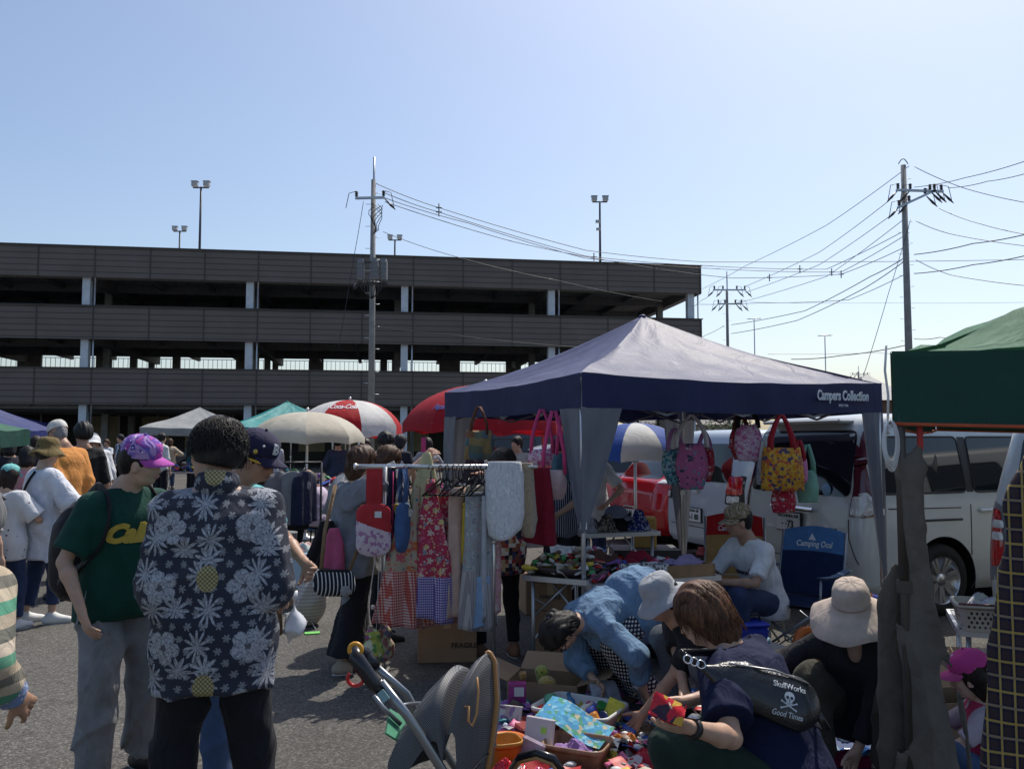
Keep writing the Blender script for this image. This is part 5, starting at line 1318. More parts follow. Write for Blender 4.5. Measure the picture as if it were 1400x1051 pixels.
def scraps(name,label,loc,rz,w,d,h,n,seed,palette=None,size=.05,cat='goods'):
 """an uncountable low heap of small wares"""
 rg=random.Random(seed);m=MB();pal=palette or list(range(len(BRM)))
 for i in range(n):
  x,y=rg.uniform(-w/2,w/2),rg.uniform(-d/2,d/2);hh=h*(1-.5*(abs(2*x/w)**3))*(1-.4*abs(2*y/d)**2);z=rg.uniform(.0,1)*hh
  m.mi=rg.choice(range(len(pal)));s_=size*rg.uniform(.5,1.3);k=rg.random()
  rot=Euler((rg.gauss(0,.28),rg.gauss(0,.28),rg.uniform(0,6.28))).to_matrix()
  if k<.3:m.box((x,y,z+s_*.2),(s_*rg.uniform(.6,1.7),s_,s_*rg.uniform(.15,.5)),rot=rot,bev=s_*.08)
  elif k<.48:m.ball((x,y,z+s_*.3),s_*.5,8,5,(rg.uniform(.6,1.3),1,rg.uniform(.5,1)))
  elif k<.8:
   o0=len(m.v);m.ball((0,0,0),s_*.75,12,7,(rg.uniform(.8,1.5),rg.uniform(.7,1.1),rg.uniform(.25,.45)));q0=rg.uniform(0,6)
   for i_ in range(o0,len(m.v)):a,b_,c=m.v[i_];w_=1+.22*math.sin(a/s_*5+q0)+.18*math.sin(b_/s_*6+q0*2);v_=rot@Vector((a*w_,b_*w_,c*(1+.4*math.sin((a+b_)/s_*4+q0))));m.v[i_]=(v_.x+x,v_.y+y,v_.z+z+s_*.2)
  else:
   ph=rg.uniform(0,6);a=s_*rg.uniform(.8,1.7);b_=s_*rg.uniform(.6,1.2)
   def fn(u_,v_,x=x,y=y,z=z,rot=rot,ph=ph,a=a,b_=b_):
    p=rot@Vector(((u_-.5)*2*a,(v_-.5)*2*b_,.14*s_*math.sin(u_*5+ph)+.10*s_*math.sin(v_*4+ph*2)));return Vector((x,y,z+.02))+p
   m.grid(fn,5,4)
 lo=min(v[2]for v in m.v);m.v=[(a,b_,c-lo*(c<0))if c>=0 else(a,b_,.002)for a,b_,c in m.v]
 o=m.build(name,[BRM[i]for i in pal],None,loc);o.rotation_euler=(0,0,rz);return tag(o,label,cat,None,'stuff')
def crumple(name,label,cat,p,w,d,h,mat,seed,rz=0.0,group=None,z=0.0,freq=1.0):
 zb=z
 """a garment thrown down: irregular outline, folded upper surface, flat underside"""
 rg=random.Random(seed);nr,na=12,40;V=[];k=[rg.uniform(0,6.28)for _ in range(8)]
 def hgt(x,y):return.5+.28*math.sin(5*freq*x+k[0]+1.6*math.sin(3*y+k[1]))+.22*math.sin(7*freq*y+k[2]+1.6*math.sin(4*x+k[3]))+.12*math.sin(23*freq*(x+y)+k[4])
 m=MB();V.append((0,0,h*max(.25,hgt(0,0))))
 for j in range(1,nr+1):
  t=j/nr
  for i in range(na):
   a=2*math.pi*i/na;rr=1+.12*math.sin(3*a+k[5])+.07*math.sin(5*a+k[6])+.02*math.sin(9*a+k[7])
   ca,sa=math.cos(a),math.sin(a);sq=(abs(ca)**3+abs(sa)**3)**(-1/3)*.9
   x,y=ca*rr*t*sq,sa*rr*t*sq;z=h*max(.12,hgt(x,y))*(1-t**5)+.004
   V.append((x*w/2,y*d/2,z))
 F=[(0,1+i,1+(i+1)%na)for i in range(na)]
 for j in range(nr-1):
  o_=1+j*na
  for i in range(na):F.append((o_+i,o_+na+i,o_+na+(i+1)%na,o_+(i+1)%na))
 b0=len(V);V+=[(V[1+(nr-1)*na+i][0],V[1+(nr-1)*na+i][1],0)for i in range(na)];o_=1+(nr-1)*na
 for i in range(na):F.append((o_+i,b0+i,b0+(i+1)%na,o_+(i+1)%na))
 F.append(tuple(b0+na-1-i for i in range(na)))
 m.add(V,F,True);o=m.build(name,mat,None,(p[0],p[1],zb));o.rotation_euler=(0,0,rz);return tag(o,label,cat,group)
def garment(name,label,cat,top,h,prof,mats,yaw=0.0,dep=.07,fold=.02,nf=5,seed=0,group=None,splits=None,hanger=True,rail=None,sway=0.0,hang_h=.09,neck=.0):
 """hollow cloth hanging from a point; prof: [(t, width)], mats with splits = row fractions where the material changes"""
 rg=random.Random(seed);ph=rg.uniform(0,6);nvr,n=26,44;root=thing(name,label,cat,top,yaw,group)
 def width(t):
  for i in range(len(prof)-1):
   if t<=prof[i+1][0]:q=(t-prof[i][0])/max(1e-6,prof[i+1][0]-prof[i][0]);return prof[i][1]*(1-q)+prof[i+1][1]*q
  return prof[-1][1]
 z0=-hang_h if hanger else 0.0
 def pt(i,j):
  t=j/nvr;a=2*math.pi*i/n;w=width(t)*.5;x=w*math.copysign(abs(math.cos(a))**.75,math.cos(a));f=fold*(.25+t)
  y=dep*.5*(.6+.6*t)*math.sin(a)+f*math.sin(x*nf*9+ph+t*1.3)+f*.4*math.sin(x*nf*21+ph*2)
  zz=z0-h*t-(.02*math.sin(x*12+ph)if t>.9 else 0)+neck*math.exp(-(x/.06)**2)*(-1 if t<.12 else 0)*(1-t/.12 if t<.12 else 0)
  return(x+sway*t*t,y,zz)
 names=['cloth'];m=MB()
 V=[pt(i,j)for j in range(nvr+1)for i in range(n)];F=[];mi=[]
 for j in range(nvr):
  k=0
  for q,sp in enumerate(splits or[]):
   if j/nvr>=sp:k=q+1
  for i in range(n):F.append((j*n+i,(j+1)*n+i,(j+1)*n+(i+1)%n,j*n+(i+1)%n));mi.append(k)
 F.append(tuple(range(n)));mi.append(0);F.append(tuple(nvr*n+n-1-i for i in range(n)));mi.append(len(splits or[]))
 m.add(V,F,True);m.m=mi;m.build('cloth',mats if isinstance(mats,list)else[mats],root)
 if hanger:
  w=prof[0][1]*.5;q=MB();q.tube([(0,0,.0),(.018,0,.025),(0,0,.045),(-.02,0,.03),(-.02,0,.012)],.003,5);q.tube([(0,0,0),(0,0,-.04),(w,0,-hang_h-.03),(-w,0,-hang_h-.03),(0,0,-.04)],.005,5)
  q.build('hanger',HANGB,root)
 return root
HANGB=plain('hanger_black',(.015,.015,.015),.35)
def hangbag(name,label,top,hz,bw,bh,mats,strapm,yaw=0.0,seed=0,group='cloth bags hanging from the canopy frame',dep=.08,shape='tote',straps=2,open_=.5,cat='bag'):
 """cloth bag: hz = length of handles, bw x bh = body"""
 root=thing(name,label,cat,top,yaw,group);rg=random.Random(seed);ph=rg.uniform(0,6);n,nvr=36,18;V=[]
 for j in range(nvr+1):
  t=j/nvr
  w=bw*.5*{'tote':.86+.2*t**.7-(.35*max(0,t-.8)**1.0),'round':.55+.5*math.sin(math.pi*min(1,.15+t*.8))*(1-.55*max(0,t-.7)/.3),'hobo':.5+.55*math.sin(math.pi*(.12+.75*t)),'pouch':.62+.35*math.sin(math.pi*(.1+.7*t))}[shape]
  dp=dep*.5*(.35+.9*math.sin(math.pi*(.1+.8*t)))
  for i in range(n):
   a=2*math.pi*i/n;x=w*math.copysign(abs(math.cos(a))**.8,math.cos(a))
   V.append((x,dp*math.sin(a)+.008*math.sin(x*60+ph+t*3)*(1-.3*t),-hz-bh*t+.018*math.cos(x*math.pi/bw)*(1-t)*-1))
 F=[(j*n+i,(j+1)*n+i,(j+1)*n+(i+1)%n,j*n+(i+1)%n)for j in range(nvr)for i in range(n)];F.append(tuple(nvr*n+n-1-i for i in range(n)));F.append(tuple(range(n)))
 m=MB();m.add(V,F,True)
 if isinstance(mats,list)and len(mats)>1:m.m=[1 if(k//n)>=nvr*.62 and k<nvr*n else(0)for k in range(len(F))]
 m.build('bag_body',mats,root)
 for q in range(straps):
  y=(-1 if q==0 else 1)*dep*.3;m=MB();sp=bw*.28*open_*2
  pts=[(-sp,y,-hz-.04),(-sp*.92,y*.9,-hz*.75),(-sp*.5,y*.6,-hz*.3),(-.012,y*.3,-.01),(.012,y*.3,-.01),(sp*.5,y*.6,-hz*.3),(sp*.92,y*.9,-hz*.75),(sp,y,-hz-.04)]
  m.tube(pts,.013,6,flat=.35);m.build('handle',strapm,root)
 return root
# ---------------------------------------------------------------- palettes of cloth
PINKS=pattern('cloth_pink_floral','floral',[(.55,.30,.32),(.6,.5,.48),(.45,.08,.14),(.5,.3,.2)],.06)
REDF=pattern('cloth_red_medallion','floral',[(.42,.04,.08),(.6,.45,.4),(.55,.12,.2),(.2,.25,.3),(.6,.5,.2)],.055)
GINGR=pattern('gingham_red','gingham',[(.62,.52,.48),(.5,.16,.12),(.42,.05,.04)],.018)
GINGP=pattern('gingham_purple','gingham',[(.6,.56,.6),(.2,.14,.38),(.08,.05,.24)],.016)
GINGK=pattern('gingham_black','gingham',[(.62,.6,.56),(.05,.05,.08),(.012,.012,.02)],.022)
LINEN=pattern('cloth_linen_heart','floral',[(.42,.34,.24),(.55,.16,.05),(.05,.2,.25),(.5,.1,.12)],.09)
YELF=pattern('cloth_yellow_print','floral',[(.55,.38,.05),(.6,.5,.15),(.5,.15,.04),(.1,.25,.1)],.05)
GREYF=pattern('cloth_grey_print','floral',[(.34,.36,.36),(.5,.5,.48),(.18,.22,.26),(.4,.28,.26)],.035)
STRB=pattern('cloth_soft_stripe','stripe_v',[(.45,.42,.4),(.3,.27,.27)],.02)
BEIG=cloth('cloth_beige',(.5,.42,.33));LBLU=cloth('cloth_light_blue',(.28,.42,.6));NAVYC=cloth('cloth_navy',(.015,.02,.05));TEALC=cloth('cloth_teal_denim',(.06,.13,.17));BLK_C=cloth('cloth_black',(.012,.012,.014));WHT_C=cloth('cloth_white',(.66,.66,.66))
REDC=cloth('cloth_red',(.42,.03,.035));PINKC=cloth('cloth_bright_pink',(.55,.06,.18));DREDC=cloth('cloth_wine',(.2,.008,.022))
def fur(name,col):
 m,nt,b=_nodes(name);MC[name]=m;co=coord(nt,scale=(1,1,.4));n=N(nt,'ShaderNodeTexNoise',i_Scale=70.0,i_Detail=5.0,i_Distortion=1.5);L(nt,co,n.inputs['Vector'])
 L(nt,ramp(nt,n.outputs[0],[(.25,tuple(x*.72 for x in col)),(.65,col)]),b.inputs['Base Color']);b.inputs['Roughness'].default_value=1;b.inputs['Sheen Weight'].default_value=.6;bump(nt,b,n.outputs[0],1.0,.02);return m
FURW=fur('fur_white',(.86,.85,.84));FURB=fur('fur_beige',(.45,.33,.2))
# ---------------------------------------------------------------- clothes rail
RD=5.75;rz_=at(600,640,RD).z
ra,rb=at(488,637,RD+.05),at(735,637,RD)
ra.z=rb.z=rz_+.01
rk=thing('clothes_rail','chrome clothes rail in front of the blue canopy hung with aprons and fur stoles','clothes rail',((ra.x+rb.x)/2,RD,0),0)
RL=rk.location;m=MB();m.tube([ra-RL,rb-RL],.016,8);m.tube([ra-RL,ra-RL+(ra-rb).normalized()*.02],.022,8);m.build('rail',metal('rail_chrome',(.72,.7,.66),.3),rk)
for px in(527,675):
 x=at(px,640,RD).x-RL.x;m=MB();m.tube([(x,0,.02),(x,0,rz_+.01)],.013,8);m.ball((x,0,.9),.02,8,6);m.tube([(x,-.24,.02),(x,.24,.02)],.012,6);m.build('post',metal('rail_chrome'),rk)
m=MB();m.tube([(at(527,640,RD).x-RL.x,0,.60),(at(675,640,RD).x-RL.x,0,.60)],.010,6);m.build('lower_bar',metal('rail_chrome'),rk)
RG='aprons and dresses on the clothes rail'
def onrail(px,dy=0.0):p=at(px,640,RD);return Vector((p.x,RD+dy,rz_-.02))
SC_=204.0;WX=1.5
def rg_(name,label,cat,px,y0,y1,prof,mats,**kw):
 t=onrail(px,kw.pop('dy',0));prof=[(a,w*WX)for a,w in prof];kw.setdefault('hang_h',max(.05,(y0-640)/SC_));return garment(name,label,cat,t,(y1-y0)/SC_,prof,mats,**kw)
rg_('apron','linen apron with an orange heart above a red gingham skirt','apron',556,690,845,[(0,.05),(.15,.09),(.45,.17),(.62,.20),(1,.28)],[LINEN,GINGR],splits=[.52],seed=1,group=RG,yaw=R(15),sway=-.02)
rg_('apron','tall red medallion print apron with purple gingham hem, longest on the rail','apron',590,655,842,[(0,.03),(.15,.07),(.3,.13),(.55,.19),(1,.2)],[REDF,GINGP],splits=[.66],seed=2,group=RG,yaw=R(-20),dy=-.04,hang_h=.05)
rg_('apron','red medallion apron with a shorter lilac gingham skirt to the right of the tall one','apron',612,668,826,[(0,.05),(.2,.09),(.45,.13),(1,.17)],[REDF,GINGP],splits=[.42],seed=3,group=RG,yaw=R(12),dy=.02)
rg_('dress','orange and beige dress at the left of the gingham aprons','dress',545,685,800,[(0,.09),(.5,.12),(1,.16)],[YELF],seed=4,group=RG,yaw=R(40),dy=.06)
rg_('skirt','dusty pink skirt showing below the red medallion aprons','skirt',604,700,850,[(0,.10),(.6,.14),(1,.20)],[cloth('cloth_dusty_pink',(.42,.24,.23))],seed=5,group=RG,yaw=R(5),dy=.09)
rg_('dress','peach coloured frilled dress among the black hangers','dress',627,662,835,[(0,.12),(.3,.11),(1,.18)],[cloth('cloth_peach',(.55,.38,.3))],seed=6,group=RG,yaw=R(55))
rg_('dress','sheer yellow top squeezed between the peach and grey dresses','blouse',641,682,760,[(0,.10),(1,.12)],[cloth('cloth_yellow',(.62,.45,.06))],seed=7,group=RG,yaw=R(60),dy=.03)
rg_('dress','grey flower print dress with a round pleated bodice','dress',655,668,848,[(0,.14),(.4,.15),(1,.20)],[GREYF,STRB],splits=[.55],seed=8,group=RG,yaw=R(35),dy=-.03)
rg_('dress','light grey lace dress hanging last before the white fur','dress',666,672,832,[(0,.13),(.4,.12),(1,.14)],[cloth('cloth_lace_grey',(.45,.46,.47))],seed=9,group=RG,yaw=R(70),dy=.02)
rg_('trousers','folded light blue trousers hanging low on the rail','trousers',652,785,852,[(0,.12),(1,.12)],[LBLU],seed=10,group=RG,hanger=False,yaw=R(8),hang_h=.7,dy=-.05,dep=.05).location.z=.68
rg_('dress','rose patterned dress edge beside the right post of the rail','dress',672,700,830,[(0,.08),(1,.09)],[PINKS],seed=11,group=RG,yaw=R(30),dy=.05)
rg_('dress','rust and cream print blouse tucked behind the tall medallion apron','blouse',575,662,770,[(0,.10),(.4,.12),(1,.15)],[LINEN],seed=21,group=RG,yaw=R(50),dy=.07)
rg_('dress','slate blue dress hanging deepest between the peach and medallion pieces','dress',622,658,800,[(0,.12),(1,.14)],[cloth('cloth_slate',(.12,.15,.2))],seed=22,group=RG,yaw=R(30),dy=.10)
rg_('dress','ivory cardigan behind the grey flower print dress','cardigan',648,660,790,[(0,.13),(1,.15)],[cloth('cloth_ivory',(.5,.46,.38))],seed=23,group=RG,yaw=R(25),dy=.10)
for i,(px,yw)in enumerate(((602,60),(611,48),(620,66),(633,52),(643,70),(650,44),(659,62),(668,54))):
 p=onrail(px,.0);o=thing('hanger',['leftmost','second','third','fourth','fifth','sixth','seventh','rightmost'][i]+' black hanger from the left in the tangle on the clothes rail','hanger',p,R(yw),'black hangers on the clothes rail');m=MB()
 m.tube([(.015,0,.0),(.018,0,.03),(0,0,.045),(-.018,0,.03),(-.01,0,0),(0,0,-.05-.01*(i%3))],.004,5)
 m.tube([(0,0,-.05),(.20,0,-.15-.01*(i%3)),(-.20,0,-.15),(0,0,-.05)],.0065,5);m.build('hanger_frame',HANGB,o)
t=onrail(690,0);garment('fur_stole','thick white fur stole draped over the rail','stole',Vector((t.x,RD-.01,rz_+.045)),.50,[(0,.22),(.2,.26),(.7,.27),(.93,.22),(1,.12)],[FURW],dep=.20,fold=.006,seed=12,group='fur stoles on the rail',hanger=False)
t=onrail(717,0);garment('fur_stole','narrow beige fur stole beside the white one','stole',Vector((t.x,RD+.03,rz_+.035)),.47,[(0,.12),(.3,.13),(.8,.14),(1,.07)],[FURB],dep=.14,fold=.006,seed=13,group='fur stoles on the rail',hanger=False,sway=.03)
t=onrail(738,.08);garment('robe','long wine red robe hanging right of the fur stoles','robe',Vector((t.x,RD+.10,rz_+.0)),.50,[(0,.14),(.5,.2),(1,.24)],[DREDC],dep=.1,fold=.02,seed=14,hanger=False)
# sling bags on the rail
def sling(px,y0,y1,yb,w,m1,m2,label,dy=-.03,pocket=None,yaw=0):
 p=onrail(px,dy);s_=SC_;o=thing('sling_bag',label,'bag',p,R(yaw),'small rucksacks on the clothes rail')
 m=MB();z1=-(y1-640)/s_;z2=-(yb-640)/s_;m.grid(lambda u_,v_:((u_-.5)*w*.42,-.012-.012*math.sin(v_*3),.02+(z1-.02)*v_),3,8);m.grid(lambda u_,v_:((.5-u_)*w*.42,.018+.01*math.sin(v_*3),.02+(z1-.02)*v_),3,8);m.build('strap',m1,o)
 F=Field(.006);F.ell((0,0,(z1+z2)/2),(w/2,.045,(z1-z2)/2),k=.01);F.cap((-w*.22,0,z1-w*.3),(w*.22,0,z1-w*.3),w*.27,w*.27,.03,flat=((0,1,0),.38));F.cap((-w*.2,0,z2+w*.3),(w*.2,0,z2+w*.3),w*.29,w*.29,.03,flat=((0,1,0),.42))
 V,Fc=F.mesh();me=to_mesh('bag_body',V,Fc);b=mesh_obj('bag_body',me,o,None,[m1,m2]);
 mi=[1 if(p_.center.z<(z1+z2)/2+.02-.35*p_.center.x and p_.center.y<.02)else 0 for p_ in me.polygons];me.polygons.foreach_set('material_index',mi)
 if pocket:
  q=MB();q.box((w*.15,-.045,z1-.07),(.045,.006,.04));q.build('label_patch',pocket,o)
 return o
sling(514,640,682,752,.235,REDC,pattern('print_pale_pink','blobs',[(.6,.48,.52),(.62,.54,.58),(.62,.5,.55),(.4,.2,.35)],.02),'red child sling rucksack with a pale pink printed pocket',pocket=WHT_C,dy=-.07)
sling(533,640,684,750,.17,NAVYC,NAVYC,'dark navy rucksack strap just right of the red one',dy=.02,yaw=50)
sling(552,640,682,748,.16,cloth('cloth_blue',(.06,.12,.26)),cloth('cloth_blue',(.06,.12,.26)),'slate blue rucksack right of the red one',dy=-.02,yaw=65,pocket=WHT_C)
p=onrail(538,-.02);m=MB();m.grid(lambda u_,v_:((u_-.5)*.05,.006*math.sin(v_*9),-.50-.30*v_),3,10);m.grid(lambda u_,v_:((.5-u_)*.05,.01+.006*math.sin(v_*9),-.50-.30*v_),3,10);m.tube([(0,.005,0),(0,.005,-.5)],.004,5);one('ribbon',m,PINKC,'bright pink ribbon strap hanging under the red rucksack','ribbon',p)
# drawstring pouches
for i,(px,lab,y)in enumerate(((514,'green and yellow print drawstring pouch on long cords, left of the pair',0),(526,'darker floral drawstring pouch behind the green and yellow one',.05))):
 p=onrail(520+i*6,-.06+y);o=thing('drawstring_pouch',lab,'pouch',p,R(10+20*i),'drawstring pouches hanging low from the rail')
 F=Field(.006);F.ell((-.03+.04*i,0,-1.165),(.075,.04,.085),k=.02);F.cap((-.03+.04*i,0,-1.10),(-.03+.04*i,0,-1.07),.035,.055,.02,flat=((0,1,0),.5));F.noise=folds(.006,60,i)
 V,Fc=F.mesh();mesh_obj('pouch',to_mesh('pouch',V,Fc),o,None,pattern('print_pouch_%d'%i,'blobs',[[(.35,.4,.08),(.5,.45,.1),(.12,.25,.08),(.6,.58,.4),(.3,.1,.2)],[(.3,.12,.1),(.4,.35,.2),(.15,.15,.2),(.5,.3,.3)]][i],.03))
 m=MB();
 for sx_ in(-1,1):m.tube([(.005*sx_,0,0),(.01*sx_,0,-.5),(-.03+.04*i+.03*sx_,0,-.85),(-.03+.04*i+.02*sx_,0,-1.09)],.0035,5)
 m.ball((-.03+.04*i,-.01,-.88),.016,8,6);m.build('cord',cloth('cord_pale',(.5,.42,.4)),o)
# ---------------------------------------------------------------- hanging bags along the canopy frame
def hb(px,y0,yb0,yb1,wpx,d,mats,sm,label,shape='tote',seed=0,yaw=0.0,dep=.09,name='tote_bag',open_=.5):
 s_=1173/d;t=at(px,y0,d);return hangbag(name,label,t,(yb0-y0)/s_,wpx/s_,(yb1-yb0)/s_,mats,sm,yaw=yaw,seed=seed,dep=dep,shape=shape,open_=open_)
BP={'a':pattern('print_teal_pink','floral',[(.45,.12,.25),(.08,.3,.36),(.55,.52,.48),(.5,.15,.3),(.05,.06,.1)],.08),'b':pattern('print_teal_lace','blobs',[(.10,.3,.35),(.4,.5,.5),(.05,.12,.16),(.2,.4,.42)],.016),'c':pattern('print_rose','blobs',[(.6,.3,.42),(.62,.5,.56),(.5,.12,.28),(.6,.42,.5)],.018),'d':pattern('print_red_flower','floral',[(.42,.02,.05),(.1,.25,.1),(.6,.5,.5),(.5,.1,.1)],.05),'e':pattern('print_ochre','blobs',[(.52,.25,.03),(.58,.32,.04),(.5,.22,.02),(.08,.06,.12),(.5,.1,.04),(.6,.35,.05)],.02),'f':pattern('print_silver','blobs',[(.35,.33,.36),(.45,.43,.45),(.25,.25,.3)],.012),'g':cloth('cloth_mint',(.2,.4,.3)),'h':pattern('print_pink_dot','dots',[(.58,.22,.38),(.4,.02,.1)],.03),'i':pattern('print_tapestry','patch',[(.12,.14,.1),(.2,.1,.05),(.08,.14,.16),(.25,.18,.08)],.06)}
STRAPW=cloth('strap_white',(.6,.56,.55));STRAPP=cloth('strap_lilac',(.45,.2,.4));STRAPR=cloth('strap_red',(.35,.02,.03))
hb(922,585,612,662,34,6.75,BP['b'],STRAPP,'teal lace print pouch on the left of the cluster before the white van','round',1)
hb(945,566,604,668,42,6.65,BP['a'],STRAPW,'teal and pink appliqué bag with a long white loop strap','hobo',2,dep=.11,open_=.9)
hb(963,590,610,658,26,6.8,BP['d'],STRAPP,'magenta flowered bag on the right of the teal and pink one','round',3)
hb(1012,562,586,628,30,6.75,BP['d'],cloth('strap_brown',(.12,.05,.03)),'small dark red bag with green flowers beside the rose print hobo','round',4)
hb(1022,560,578,630,36,6.65,BP['c'],BLK_C,'rose print hobo bag with a black edged strap','hobo',5,open_=.7)
hb(1068,566,610,670,58,6.5,BP['e'],STRAPR,'large ochre print tote with wine red handles and grey sides','tote',6,dep=.14)
hb(1044,600,628,662,20,6.6,BP['f'],STRAPW,'silver grey side pouch left of the ochre tote','tote',7)
hb(1092,600,626,658,22,6.6,BP['h'],STRAPR,'pink dotted pouch right of the ochre tote','tote',8)
hb(1103,606,640,686,30,6.7,BP['g'],cloth('cloth_mint'),'plain mint green cloth bag right of the pink dotted pouch','pouch',9)
hb(1070,640,664,700,34,6.58,BP['d'],STRAPR,'dark red floral bag hanging under the ochre tote','pouch',10)
hb(655,555,587,628,40,7.0,BP['i'],cloth('strap_brown'),'tapestry pattern tote behind the dark haired woman at the rail','tote',11)
hb(741,558,612,636,38,6.3,BP['c'],PINKC,'pale pink gathered bag on bright pink handles','tote',12,dep=.1,open_=.7)
hb(757,560,640,682,34,5.95,cloth('cloth_pale_pink',(.55,.38,.36)),PINKC,'plain pale pink hobo bag on long bright pink straps','hobo',13,open_=.8)
hb(769,566,618,660,28,6.15,TEALC,PINKC,'teal denim bag half hidden by the front leg sleeve','round',14)
# ---------------------------------------------------------------- tables under the canopy
TT=plain('tabletop_dark',(.12,.10,.09),.6)
tA0,tA1=Vector((.08,6.02,0)),Vector((.47,5.72,0))
t1=table('folding_table','folding table behind the grey corner sleeve heaped with small goods',(.08,6.0),(.50,5.78),.85,.64,TT)
t2=table('folding_table','long low table with a silver edge in front of the seated man',(.53,5.72),(1.47,6.12),.62,.62,TT)
t3=table('folding_table','higher back table carrying caps and bandannas',(.62,7.3),(1.28,7.5),.5,.78,plain('tabletop_light',(.5,.5,.5),.5))
t4=table('folding_table','grey edged table holding the white plastic basket at the right edge',(2.42,4.72),(3.1,4.45),.6,.55,plain('tabletop_grey',(.3,.3,.32),.5))
def ontable(t,x,y,h):p=Matrix.Rotation(t.rotation_euler.z,4,'Z')@Vector((x,y,0));return t.location+p+Vector((0,0,h))
scraps('small_goods','jumble of dolls, socks and packets heaped on the table behind the grey sleeve',ontable(t1,0,.40,.64),t1.rotation_euler.z,.46,.72,.14,190,5,[0,2,2,11,6,7,10,2])
m=MB();m.lathe([(.26,0),(.30,.05),(.29,.06),(.24,.015),(.001,.012)],28);o=one('tray',m,plain('tray_dark',(.05,.03,.03),.5),'dark brown tray under the dolls on the left table','tray',ontable(t1,-.0,.30,.641))
scraps('small_goods','layer of hair ties, combs and trinkets spread over the long low table',ontable(t2,-.02,.34,.62),t2.rotation_euler.z,.86,.5,.09,330,6,[4,0,9,3,4,1,9,5,2],.045)
for i,(x,y,w,d,h,mt,lab,nm,ct_)in enumerate(((-.06,.09,.30,.13,.10,pattern('print_damask','blobs',[(.62,.62,.6),(.6,.6,.58),(.12,.12,.14)],.018),'white box with a black scroll print at the front of the low table','patterned_box','box'),(.28,.10,.38,.16,.085,plain('wood_tray',(.3,.17,.08),.6,var=.25,scale=9),'brown woven tray at the right front of the low table','woven_tray','tray'))):
 m=MB();t_=.012;P=ontable(t2,x,y,.621)
 for(c,sz)in(((0,-d/2,h/2),(w,t_,h)),((0,d/2,h/2),(w,t_,h)),((-w/2,0,h/2),(t_,d+t_,h-.002)),((w/2,0,h/2),(t_,d+t_,h-.002)),((0,0,.005),(w,d,.01))):m.box(c,sz)
 o=one(nm,m,mt,lab,ct_,P);o.rotation_euler=(0,0,t2.rotation_euler.z)
 if i==0:q=MB();q.box((0,-d/2-.007,h*.65),(.05,.006,.025),bev=.01);q.build('handle_hole',BLK,o)
PURS=pattern('print_purple_stripe','stripe_h',[(.22,.15,.3),(.3,.26,.36)],.01)
P=ontable(t2,.30,.12,.70);crumple('folded_scarf','stack of purple grey scarves in the brown woven tray','scarf',P,.34,.15,.06,PURS,3,t2.rotation_euler.z,z=P.z)
P=ontable(t2,.02,.30,.70);crumple('cloth_bundle','dark red black cloth bundle in the middle of the low table','cloth',P,.3,.2,.08,DREDC,4,.4,z=P.z)
P=ontable(t2,-.2,.42,.69);crumple('cloth_bundle','brown leather pouch heap at the back of the low table','cloth',P,.32,.14,.10,cloth('cloth_brown',(.09,.04,.03)),5,.4,z=P.z)
for i,(x,y,w,mt,lab)in enumerate(((-.25,.18,.22,BP['f'],'silver paisley bandanna on the left of the back table'),(-.12,.12,.26,pattern('print_leopard','blobs',[(.05,.04,.03),(.3,.26,.2),(.03,.03,.03),(.2,.17,.14)],.012),'leopard print cap heap at the front of the back table'),(.22,.16,.24,pattern('print_bandana','blobs',[(.02,.03,.16),(.4,.42,.5),(.02,.03,.2),(.03,.04,.2)],.015),'navy bandanna pile at the right of the back table'),(.08,.24,.26,BLK_C,'black knit hats in the middle of the back table'))):
 P=ontable(t3,x,y,.781);crumple('headwear_pile',lab,'hats',P,w,.2,.13+.02*i,mt,20+i,.3*i,z=P.z)
# baseball cap on the back table
S0=dict(s=1.0,head=np.array((0,0,0.)),hrt=np.array((1.,0,0)),hf=np.array((0,1.,0)),hu=np.array((0,0,1.)))
P=ontable(t3,.02,.18,.86);ch=thing('cap_for_sale','grey blue baseball cap lying on top of the caps on the back table','cap',P,R(-70));cap_hat(S0,ch,cloth('cap_denim',(.18,.2,.26)),name='crown')
P=ontable(t2,-.14,.60,.66);crumple('doll','bright blue and pink doll box behind the low table','toy',P,.16,.1,.12,pattern('print_doll','blobs',[(.1,.2,.6),(.6,.1,.3),(.6,.6,.6)],.05),9,.2,z=P.z)
P=gnd(880,740);m=MB();m.box((0,0,.16),(.26,.12,.34),bev=.02);o=one('paper_bag',m,plain('kraft_gold',(.45,.28,.08),.7),'golden brown paper bag standing by the parasol pole','paper bag',(at(880,690,9.3).x,9.3,.45));o.location.z=.42
m=MB();m.box((0,0,.21),(.7,.5,.42));one('storage_crate',m,plain('crate_dark',(.05,.05,.055),.7),'dark storage crate under the golden paper bag','crate',(at(880,690,9.3).x,9.3,0))
